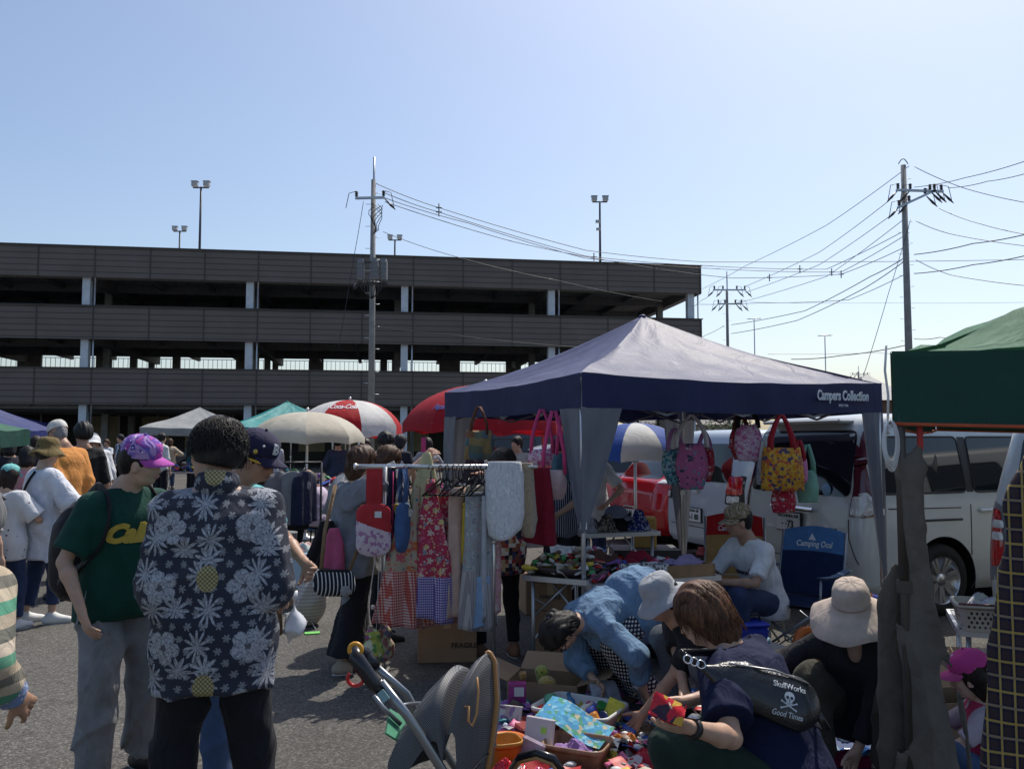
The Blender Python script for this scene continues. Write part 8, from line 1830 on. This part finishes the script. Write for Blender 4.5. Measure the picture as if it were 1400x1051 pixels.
rt,S=per('seller in a dark striped top and black apron behind the pink bags',770,7.6,150,h=1.58,head=(20,10),handR=(.05,.3,.98),handL=(-.12,.34,.95),elbR=(1,-.2,-.8));body(S,.012,False,None,rt,SK);shirt(S,rt,pattern('stripe_navy','stripe_v',[(.02,.025,.06),(.45,.45,.48)],.022,duty=.3),.012,sleeve=.8,hemlen=.1,loose=.025);trousers(S,rt,BLKT,.014,length=1.9,loose=.03);shoes(S,rt,SHOEB,.014);hair(S,rt,M_HAIR['black'],'bob',vol=.014)
rt,S=per('person in a white T-shirt standing between the grey sleeve and the red car',806,8.9,165,h=1.60,head=(15,0),handL=(-.22,.18,.95));body(S,.013,False,None,rt,SK);shirt(S,rt,WHT_C,.013,sleeve=.8,hemlen=.1,loose=.03);trousers(S,rt,JEAN,.014,length=1.9);shoes(S,rt,SHOEB,.014);hair(S,rt,M_HAIR['black'],'short')
# --- bending woman in denim shirt
rt,S=per('woman in a denim shirt and black gingham trousers bending over the wares',884,5.35,118,h=1.57,hip=(0,-.05,.66),lean=88,head=(-5,10),neckf=.0,footR=(.16,.02,.075),footL=(-.14,.10,.075),kneeR=(.4,1,.1),kneeL=(-.4,1,.1),handR=None,handL=None)
hr_=rel(at(880,955,4.98),rt);hl_=rel(at(815,925,5.1),rt)
S=skeleton(h=1.57,hip=(0,.04,.62),lean=104,head=(46,8),footR=(.14,.06,.075),footL=(-.14,.12,.075),kneeR=(.15,1,.1),kneeL=(-.1,1,.1),handR=(hl_.x,hl_.y,.17),handL=(hr_.x,hr_.y,.17),elbR=(1,0,.3),elbL=(-1,0,.3))
body(S,.0085,True,{'R':dict(curl=.7,palm=(0,1,-.3),spread=.2),'L':dict(curl=.7,palm=(0,1,-.3),spread=.2)},rt,SK);eyes(S,rt);lips(S,rt);glasses(S,rt,BLK)
DEN=cloth('denim_shirt',(.13,.22,.34),fold=.6,fscale=12);shirt(S,rt,DEN,.010,sleeve=1.75,hemlen=.20,loose=.028,fold=.020,flare=.03,seed=13,sleeveloose=.015,drape=tuple(unit(np.array((0,-.55,-.85)))),freq=26)
F=Field(.010);c=S['mid'];F.cap(S['chest']+np.array((0,.0,-.10)),S['mid']+np.array((0,-.02,-.22)),.13,.10,.05,flat=((0,1,0),.8));F.ell(S['hip']+np.array((0,.05,.01)),(.215,.21,.175),k=.06);F.ell(S['hip']+np.array((0,.07,-.12)),(.235,.20,.16),k=.06);F.noise=folds(.022,26,8);V,Fc=F.mesh();mesh_obj('shirt_front',to_mesh('shirt_front',V,Fc),rt,None,DEN)
trousers(S,rt,GINGK,.011,length=1.9,loose=.035,fold=.016,flare=.02);shoes(S,rt,SHOEB,.012);hair(S,rt,M_HAIR['black'],'bob',vol=.008,strands=900,seed=11,tail=(0,0,.02))
m=MB();c=S['head']-S['hf']*.105+S['hu']*.02;m.ball(tuple(c),.036,14,8,(1.0,.8,.9));m.build('hair_bun',M_HAIR['black'],rt)
F=Field(.006);F.ell(tuple(S['head']-S['hf']*.09+S['hu']*.03),(.04,.03,.04),k=.01);F.noise=folds(.02,90,3);V,Fc=F.mesh();mesh_obj('scrunchie',to_mesh('scrunchie',V,Fc),rt,None,pattern('scrunchie_bw','blobs',[(.5,.5,.6),(.03,.03,.06)],.02))
# --- squatting man in grey bucket hat
rt,S=per('squatting man in a black T-shirt and grey bucket hat reaching into the wares',978,4.75,105,h=1.66,hip=(0,-.2,.30))
hR=rel(at(878,965,4.62),rt);S=skeleton(h=1.64,hip=(0,-.10,.24),lean=52,head=(-6,-8),footR=(.16,.12,.075),footL=(-.16,.08,.075),kneeR=(.5,1,.5),kneeL=(-.5,1,.5),handR=(hR.x-.3,hR.y-.1,.30),handL=(hR.x,hR.y,.13),elbL=(-1,-.1,-.2))
body(S,.009,True,{'L':dict(curl=.6,palm=(0,1,-.4),spread=.2),'R':dict(curl=.6)},rt,SKT);eyes(S,rt);lips(S,rt);shirt(S,rt,BLK_C,.011,sleeve=.75,hemlen=.05,loose=.03,fold=.018,seed=14);trousers(S,rt,cloth('jean_grey',(.09,.10,.12)),.012,length=1.95,loose=.02);shoes(S,rt,SHOEB,.012);hair(S,rt,M_HAIR['black'],'short',vol=.006,hatted=True)
brim_hat(S,rt,cloth('hat_light_grey',(.36,.37,.39)),brim=.06,droop=.035,crown=.10,tilt=-10,seed=6,wave=.006)
# --- brown haired man with the skull bag
rt,S=per('brown haired man in a navy T-shirt crouching with a black skull bag on his back',1062,3.2,58,h=1.70,hip=(0,-.15,.32))
HP=rel(at(924,990,2.86),rt);S=skeleton(h=1.66,hip=(.04,-.02,.33),lean=34,side=0,twist=-6,head=(-2,6),neckf=.01,build=1.1,footR=(.20,.16,.075),footL=(-.20,.22,.075),kneeR=(.6,1,.6),kneeL=(-.5,1,.45),handL=(HP.x+.0,HP.y-.04,HP.z-.0),handR=(.2,.45,.5),elbL=(-.3,-.8,-1),elbR=(1,0,-.5))
body(S,.008,True,{'L':dict(curl=.9,palm=(.9,.1,.3),spread=.05),'R':dict(curl=.5)},rt,SK);eyes(S,rt)
NVY=cloth('tee_navy',(.006,.010,.042),fold=.6,sheen=.0);sh=shirt(S,rt,NVY,.009,sleeve=.80,hemlen=.16,loose=.035,fold=.02,seed=15,sleeveloose=.015,freq=26)
trousers(S,rt,cloth('trouser_bottle',(.018,.035,.026)),.011,length=1.95,loose=.035,fold=.02);shoes(S,rt,SHOEB,.012)
hair(S,rt,hairmat('hair_chestnut',(.045,.018,.009),(.17,.075,.035)),'bob',vol=.017,strands=2400,seed=12)
w_=S['wrL'];dl=unit(S['wrL']-S['elL']);m=MB();nn=unit(np.cross(dl,(0,0,1)));n2=np.cross(dl,nn);cc=w_-dl*.025
m.tube([tuple(cc+nn*math.cos(a)*.034+n2*math.sin(a)*.030)for a in[2*math.pi*i/20 for i in range(20)]],.012,6,closed=True,flat=.5);wt=m.build('wristwatch',BLK,rt);m=MB();m.box(tuple(cc-n2*.036*(1 if n2[2]<0 else-1)),(.036,.036,.012),bev=.006);m.build('watch_face',metal('watch_steel',(.5,.5,.52),.25),wt)
w=rt.matrix_basis@Vector(tuple(S['wrL']+dl*.10+np.array((0,.0,.04))));m=MB()
m.grid(lambda u_,v_:((u_-.5)*.15,.008*math.sin(v_*5+u_*3),(v_-.5)*.10),8,6);m.grid(lambda u_,v_:((.5-u_)*.15,.012+.008*math.sin(v_*5+u_*3),(v_-.5)*.10),8,6)
m.v=[(a*.72,b_,c_*.72)for a,b_,c_ in m.v];o=one('red_packet',m,pattern('foil_red_print','blobs',[(.62,.02,.03),(.6,.03,.04),(.6,.02,.04),(.62,.35,.04),(.05,.02,.04),(.6,.4,.3)],.028,rough=.25),'glossy red packet held by the brown haired man','packet',w);o.rotation_euler=(R(-35),R(20),R(-10))
# cross-body bag lying on his back
bv=bvh_of(sh);r,f,u=S['rt'],S['fw'],S['up']
bn=unit(-f*.8-r*.6);c=S['chest']+bn*.165-u*.035-r*.06-f*.0;ax=unit(r*.75-f*.5-u*.72);bn=unit(bn-ax*(bn@ax));by=unit(np.cross(bn,ax));
if by@u<0:by=-by
F=Field(.008);A=np.stack([ax,-bn,by]);F.cap(c-ax*.13+by*.015,c+ax*.10,.075,.095,.03,flat=(bn,.45));F.cap(c-ax*.24+by*.03,c-ax*.1+by*.01,.02,.06,.05,flat=(bn,.5));F.noise=folds(.006,24,2)
V,Fc=F.mesh();LEA=plain('leather_black',(.012,.012,.014),.28,bmp=.3,bscale=120,coat=.3);sb=thing('skull_bag','black leather crossbody bag printed with a white skull and crossbones','bag',rt.location,rt.rotation_euler.z)
bd=mesh_obj('bag_body',to_mesh('bag_body',V,Fc),sb,None,LEA);bb=bvh_of(bd)
m=MB();m.tube([tuple(c-ax*.26+by*.035+bn*.01),tuple(c-ax*.34+by*.07-bn*.02),tuple(S['neck']-r*.14+u*.0-f*.05),tuple(S['neck']-r*.15+u*.005+f*.05),tuple(S['chest']-r*.1+f*.13)],[.016,.016,.018,.018,.018],8,flat=.3);m.build('strap',LEA,sb)
m=MB();m.tube([tuple(c+ax*.17),tuple(c+ax*.22-by*.06),tuple(S['mid']+r*.17-f*.02),tuple(S['mid']+r*.1+f*.12)],[.014]*4,8,flat=.3);m.build('lower_strap',LEA,sb)
for k,t_ in enumerate((.265,.29,.315)):
 cc=c-ax*t_+by*(.04+.1*(t_-.26))+bn*.012;m=MB();m.tube([tuple(cc+ax*.016*math.cos(a)+by*.014*math.sin(a))for a in[2*math.pi*i/14 for i in range(14)]],.003,6,closed=True);m.build('metal_ring',CHROME,sb)
m=MB();m.tube([tuple(c-ax*.17+by*.065+bn*.03),tuple(c+by*.085+bn*.028),tuple(c+ax*.13+by*.07+bn*.03)],.004,5);m.build('zip',metal('zip_metal',(.3,.3,.3),.4),sb)
# skull drawn as flat white pieces
def glyph(polys,cen,s_,name):
 m=MB()
 for pl in polys:
  n=len(pl);base=[Vector(tuple(cen))+Vector(tuple(ax))*x*s_+Vector(tuple(by))*y*s_ for x,y in pl];ctr=sum(base,Vector())/n;V_=[]
  for q in[ctr]+base:
   h=bb.ray_cast(q+Vector(tuple(bn))*.2,-Vector(tuple(bn)),.5);V_.append(tuple((h[0]if h[0]is not None else q)+Vector(tuple(bn))*.0022))
  m.add(V_,[(0,1+i,1+(i+1)%n)for i in range(n)],False)
 return m.build(name,WT,sb)
sk=[(.9*math.cos(a),.25+.85*math.sin(a))for a in[2*math.pi*i/22 for i in range(22)]]
def arcp(cx,cy,rx,ry,n=14):return[(cx+rx*math.cos(2*math.pi*i/n),cy+ry*math.sin(2*math.pi*i/n))for i in range(n)]
cs=c+ax*.055-by*.002;
glyph([sk,[(-.55,-.35),(.55,-.35),(.48,-1.0),(-.48,-1.0)]],cs,.021,'skull_print')
gm=glyph([arcp(-.36,.1,.24,.26),arcp(.36,.1,.24,.26),[(0,-.15),(-.12,-.45),(.12,-.45)],[(-.28,-.62),(-.22,-.62),(-.22,-.98),(-.28,-.98)],[(-.03,-.62),(.03,-.62),(.03,-.98),(-.03,-.98)],[(.22,-.62),(.28,-.62),(.28,-.98),(.22,-.98)]],cs+bn*.0012,.021,'skull_holes');gm.data.materials.clear();gm.data.materials.append(BLK)
gm.location=Vector(tuple(bn))*.0015
def bone(sg):
 L_=[];
 for k in range(1):
  L_.append([(-1.3,-1.15*sg-.85+.0),(-1.2,-1.3*sg-.85),(1.3,1.0*sg*.35-.95),(1.2,1.2*sg*.35-.95)])
 return L_
glyph([[(-1.25,-.75),(-1.15,-.60),(1.25,-1.60),(1.15,-1.78)],[(1.25,-.75),(1.15,-.60),(-1.25,-1.60),(-1.15,-1.78)],arcp(-1.3,-.62,.17,.17,8),arcp(1.3,-.62,.17,.17,8),arcp(-1.28,-1.72,.17,.17,8),arcp(1.28,-1.72,.17,.17,8)],cs,.021,'crossbones_print')
text_on('bag_lettering','SkullWorks',.030,tuple(cs+by*.040),tuple(ax),tuple(by),WT,sb,bvh=bb,off=.0015,sx=.85);text_on('bag_small_lettering','Good Times',.026,tuple(cs-by*.055),tuple(ax),tuple(by),WT,sb,bvh=bb,off=.0015,sx=.85)
# --- squatting woman in beige hat
rt,S=per('squatting woman in a beige wide brimmed hat and dark cardigan',1165,4.15,148,h=1.58,hip=(0,-.15,.24))
hH=rel(at(1166,1010,4.05),rt);hG=rel(at(1095,955,4.25),rt);S=skeleton(h=1.56,hip=(0,-.16,.24),lean=32,head=(-14,12),neckf=.02,footR=(.14,.10,.075),footL=(-.12,.06,.075),kneeR=(.35,1,.9),kneeL=(-.35,1,.9),handL=(hH.x,hH.y,.10),handR=(hG.x,hG.y,.26),elbL=(-1,.1,0),elbR=(1,.1,-.1))
body(S,.009,True,{'L':dict(curl=.7,palm=(0,.6,-1)),'R':dict(curl=.7)},rt,SK);eyes(S,rt);lips(S,rt);shirt(S,rt,cloth('cardigan_black',(.018,.018,.022),fold=.6),.010,sleeve=1.85,hemlen=.10,loose=.035,fold=.022,seed=16,vneck=.08)
trousers(S,rt,cloth('trouser_olive',(.055,.05,.035),fold=.5),.011,length=1.95,loose=.03,fold=.02);shoes(S,rt,SHOEB,.012);hair(S,rt,M_HAIR['dark'],'long',length=.16,vol=.008,strands=500,seed=14)
brim_hat(S,rt,cloth('hat_beige',(.52,.42,.35),fold=.25),brim=.115,droop=.085,crown=.115,tilt=-4,band=cloth('hat_band',(.46,.36,.3)),seed=9,wave=.022)
# --- girl in pink cap
rt,S=per('little girl in a pink cap and pink top sitting under the green canopy',1343,3.78,78,h=1.06,hip=(0,0,.12),lean=8,head=(8,-12),footR=(.15,.38,.06),footL=(-.12,.34,.06),kneeR=(.4,.6,1),kneeL=(-.4,.6,1),handR=(.12,.3,.2),handL=(-.1,.3,.2))
for k_ in('head',):S['head']=S['head']+S['up']*.02
S2=dict(S);S2['s']=S['s']*1.32;
body_s=body(S,.008,False,None,rt,SKD)
F=Field(.007);head_prims(F,S2,True);F.cap(S['neck'],S['head'],.035,.035,.02);V,Fc=F.mesh();me=to_mesh('body',V,Fc)
bmj=bmesh.new();bmj.from_mesh(body_s.data);bmj.from_mesh(me);bmj.to_mesh(body_s.data);bmj.free();body_s.data.polygons.foreach_set('use_smooth',[True]*len(body_s.data.polygons))
eyes(S2,rt);lips(S2,rt);hair(S2,rt,M_HAIR['dark'],'bob',vol=.004,hatted=True,strands=500);CPK=pattern('cap_pink_star','dots',[(.6,.06,.28),(.6,.35,.5)],.045,rnd=.9);cap_hat(S2,rt,CPK,cloth('visor_pink',(.62,.10,.30)),tilt=-2)
shirt(S,rt,cloth('tee_pink_print',(.55,.04,.12)),.008,sleeve=.0,hemlen=.04,loose=.022,fold=.01,seed=17);shirt(S,rt,cloth('tee_pale_lilac',(.5,.42,.48)),.008,sleeve=.8,hemlen=.0,loose=.018,fold=.008,seed=18,name='undershirt',drape=(0,0,1));trousers(S,rt,JEAN2,.01,length=1.8,loose=.012);shoes(S,rt,SHOEW,.01)
# --- seated man
rt,S=per('seated man in a white printed T-shirt and camouflage cap',1040,6.42,118,h=1.68,hip=(0,0,.46))
S=skeleton(h=1.64,hip=(0,-.02,.37),lean=24,head=(-12,-10),footR=(.14,.44,.075),footL=(-.14,.40,.075),handR=(.04,.46,.56),handL=(-.05,.46,.57),elbR=(1,-.4,-.5),elbL=(-1,-.4,-.5),neckf=.02)
body(S,.009,True,{'R':dict(curl=1.0),'L':dict(curl=1.0)},rt,SKT);eyes(S,rt);lips(S,rt,MC['lip_dark']);sh=shirt(S,rt,cloth('tee_white',(.62,.62,.62),fold=.5),.010,sleeve=.85,hemlen=.08,loose=.022,fold=.011,seed=19,sleeveloose=.004);trousers(S,rt,JEAN,.012,length=1.95,loose=.025);shoes(S,rt,SHOEB,.012);hair(S,rt,M_HAIR['black'],'short',vol=.006,hatted=True)
CAMO=pattern('camo','galaxy',[(.08,.06,.03),(.3,.22,.14),(.14,.12,.06),(.4,.3,.2),(.07,.05,.03)],.05);cp=cap_hat(S,rt,CAMO,CAMO,tilt=-4)
text_on('shirt_lettering','CALIFORNIA',.035,S['chest']+S['fw']*.15-S['up']*.03,tuple(-S['rt']),tuple(S['up']),plain('print_charcoal',(.05,.05,.06),.7),sh,bvh=bvh_of(sh),off=.004,bold=.002)
F=Field(.006);cpt=S['chest']+S['fw']*.125-S['rt']*.07+S['up']*.0;h_=bvh_of(sh).ray_cast(Vector(tuple(cpt+S['fw']*.2)),-Vector(tuple(S['fw'])),.6)
if h_[0]is not None:m=MB();m.ball(tuple(h_[0]),.03,10,6,(1,.25,1.4));m.build('shirt_print',plain('print_brick',(.25,.08,.07),.7),sh)
# --- arm at the left edge
rt,S=per('person in a green and beige plaid shirt cut by the left edge in the foreground',-84,2.42,-8,h=1.50,head=(25,0),lean=14,build=1.2,handR=None)
hh_=rel(at(14,985,2.42),rt);S=skeleton(h=1.46,head=(25,0),lean=8,build=1.0,handR=(hh_.x-.0,hh_.y+.02,hh_.z+.06),handL=(-.3,.2,.8),elbR=(.3,-1,0))
body(S,.009,True,{'R':dict(curl=.5,palm=(-1,.2,0))},rt,SKT);PLG=pattern('plaid_green','bands',[(.42,.34,.24),(.10,.28,.18),(.5,.42,.33),(.12,.12,.10),(.36,.3,.22),(.08,.26,.17),(.45,.38,.28),(.16,.15,.12)],.24,fold=.6)
sh=shirt(S,rt,PLG,.010,sleeve=1.72,hemlen=.10,loose=.03,fold=.012,flare=.0,seed=20,sleeveloose=.022);trousers(S,rt,JEAN,.013,length=1.95);shoes(S,rt,SHOEB,.013);hair(S,rt,M_HAIR['grey'],'short')
F=Field(.008);e1=S['elR']+(S['wrR']-S['elR'])*.66;e2=S['elR']+(S['wrR']-S['elR'])*.92;F.cap(e1,e2,.046,.044,.01,pl=[(e2,unit(e2-e1))]);F.noise=folds(.004,40,1);V,Fc=F.mesh();mesh_obj('cuff',to_mesh('cuff',V,Fc),sh,None,pattern('dots_blue','dots',[(.16,.22,.38),(.5,.5,.55)],.018))
p=at(27,822,3.6);
st=thing('stroller','folding stroller with a black mesh hood and orange piping in the foreground','stroller',at(612,600,2.62).xy.to_3d(),R(0));SL=st.location
def sp(px,py,d):return at(px,py,d)-SL
GRY=metal('stroller_alu',(.26,.28,.30),.35);BLKP=plain('stroller_black',(.012,.012,.016),.25)
D1,D2=2.42,2.78
m=MB();m.tube([sp(520,932,D1),sp(556,977,D1),sp(573,1002,D1),sp(604,1051,D1+.02),sp(650,1130,D1+.05),sp(720,1240,D1+.1)],.0135,8,flat=.7);m.build('near_tube',GRY,st)
m=MB();m.tube([sp(508,906,D2),sp(540,934,D2),sp(556,948,D2),sp(574,982,D2),sp(610,1030,D2+.02),sp(700,1170,D2+.1)],.0125,8,flat=.7);m.build('far_tube',GRY,st)
m=MB();m.tube([sp(484,884,D1+.02),sp(488,900,D1),sp(498,915,D1),sp(510,932,D1),sp(522,945,D1)],[.017,.022,.022,.020,.018],10);m.build('near_grip',BLKP,st)
m=MB();m.tube([sp(488,886,D2-.1),sp(498,892,D2),sp(506,902,D2),sp(515,912,D2)],[.014,.019,.019,.017],10);m.build('far_grip',BLKP,st)
m=MB();m.tube([sp(484,884,D1+.02),sp(484,882,(D1+D2)/2),sp(490,888,D2-.1)],.012,8);m.build('handle_bar',BLKP,st)
YO=plain('ring_orange',(.6,.28,.02),.35);RP=plain('hook_red',(.5,.02,.02),.3)
c=sp(486,890,D1-.03);m=MB();m.tube([c+Vector((.017*math.cos(a),0,.017*math.sin(a)+.004))for a in[R(-30+240*i/14)for i in range(15)]],.006,7);m.build('orange_ring',YO,st)
c=sp(486,927,D1);m=MB();m.tube([c+Vector((.022*math.cos(a),0,.020*math.sin(a)))for a in[R(140+230*i/14)for i in range(15)]],.0055,7);m.build('red_hook',RP,st);m=MB();m.tube([sp(484,905,D1),sp(484,920,D1)],.004,5);m.build('hook_strap',BLKP,st)
m=MB();m.tube([sp(545,965,D1),sp(560,962,(D1+D2)/2),sp(585,960,D2)],.006,6);m.build('cross_tube',GRY,st)
m=MB();m.tube([sp(511,950,D2-.2),sp(523,966,D2-.2),sp(548,990,D2-.2)],.007,6);m.build('lock_lever',GRY,st)
m=MB();m.box((0,0,0),(.06,.10,.006));o2=m.build('care_label',plain('label_green',(.03,.22,.12),.5),st,sp(541,992,D2-.2));o2.rotation_euler=(R(30),R(35),R(20))
m=MB();m.box((0,0,0),(.022,.004,.03));o2=m.build('brand_patch',plain('label_blue',(.2,.34,.38),.4),st,sp(524,951,D1-.022));o2.rotation_euler=(0,R(-38),0)
def meshm():
 m_,nt,b=_nodes('hood_mesh');tc=N(nt,'ShaderNodeTexCoord');sx_=N(nt,'ShaderNodeSeparateXYZ');L(nt,tc.outputs['Object'],sx_.inputs[0])
 p_=mth(nt,'ADD',sx_.outputs[0],sx_.outputs[2]);q_=mth(nt,'SUBTRACT',sx_.outputs[0],sx_.outputs[2])
 w1=mth(nt,'ABSOLUTE',mth(nt,'SINE',mth(nt,'MULTIPLY',p_,480.0)));w2=mth(nt,'ABSOLUTE',mth(nt,'SINE',mth(nt,'MULTIPLY',q_,480.0)))
 g_=mth(nt,'GREATER_THAN',mth(nt,'MINIMUM',w1,w2),.55)
 L(nt,mixc(nt,g_,(.12,.12,.125),(.008,.01,.018)),b.inputs['Base Color']);b.inputs['Roughness'].default_value=.6;return m_
HM=meshm()
# hood: fabric over three hoops fanning from the pivot
pv=Vector(sp(622,1075,2.6));lat=Vector((.28,.96,0)).normalized()
def hoopdir(px,py):v=sp(px,py,2.6)-pv;v.y=0;return v
prof=[((548,1060),.97),((545,1020),1.0),((560,985),1.0),((590,940),1.0),((618,912),1.02),((628,916),1.0),((636,948),.98),((642,962),.97),((646,930),.98),((654,900),1.0),((664,893),1.0),((671,905),1.0),((674,960),1.0),((668,1015),1.0),((660,1060),1.0)]
rings_=[hoopdir(*p_[0])for p_ in prof]
def hood(u_,v_):
 t=u_*(len(rings_)-1);i=min(len(rings_)-2,int(t));w=t-i;dv_=rings_[i].lerp(rings_[i+1],w);a=math.pi*(v_*.92+.04);s_=math.sin(a)**.45;hw_=.17
 return pv+dv_*(.25+.75*s_)+lat*(math.cos(a)*hw_*(1.0))
m=MB();m.grid(hood,84,28);h1=m.build('hood',HM,st)
m=MB();m.tube([hood((9.6+4.4*k/26)/14,.46)+Vector((.004,-.004,.001))for k in range(27)],.008,6,flat=.6);m.build('orange_piping',plain('piping_orange',(.40,.20,.07),.5),h1)
m=MB();m.tube([hood(.955,v/24)*1.0 for v in range(2,23)],.005,6);m.build('front_hoop',BLKP,h1)
m=MB();m.tube([sp(636,966,2.44),sp(641,965,2.43),sp(640,985,2.43),sp(646,992,2.43),sp(652,975,2.43),sp(654,945,2.44),sp(652,925,2.45)],.0035,5);m.build('flap_piping',MC['piping_orange'],h1)
m=MB();m.box((0,0,0),(.34,.30,.10),bev=.04);sh_=m.build('seat_shell',BLKP,st,(pv.x-.03,pv.y,pv.z-.08))
F=Field(.015);F.ell((pv.x+.02,pv.y+.02,pv.z-.20),(.17,.17,.22),k=.03);V,Fc=F.mesh();mesh_obj('seat',to_mesh('seat',V,Fc),st,None,cloth('stroller_cloth',(.02,.02,.025)))
m=MB();pp=[sp(700,1051,2.62),sp(712,1034,2.55),sp(735,1028,2.5),sp(756,1036,2.48),sp(770,1056,2.5),sp(772,1085,2.6)];m.tube(pp,.012,8);b_=m.build('bumper_bar',BLKP,st);m=MB();m.tube([q+Vector((-.004,-.010,-.012))for q in pp],.005,6);m.build('bumper_piping',MC['piping_orange'],b_)
for sx_ in(-.2,.24):
 for y in(-.16,.2):m=MB();m.M=Matrix.Translation((sx_+.08,y,.09))@Matrix.Rotation(R(90),4,'X');m.lathe([(.03,-.02),(.09,-.02),(.09,.02),(.03,.02)],20);m.build('wheel',TYRE,st)
m=MB();m.tube([(-.12,-.16,.09),(.1,0,.35),(.1,0,.5)],.012,6);m.tube([(.32,.2,.09),(.1,0,.35)],.012,6);m.tube([(-.12,.2,.09),(.1,0,.35)],.012,6);m.tube([(.32,-.16,.09),(.1,0,.35)],.012,6);m.build('lower_frame',GRY,st)
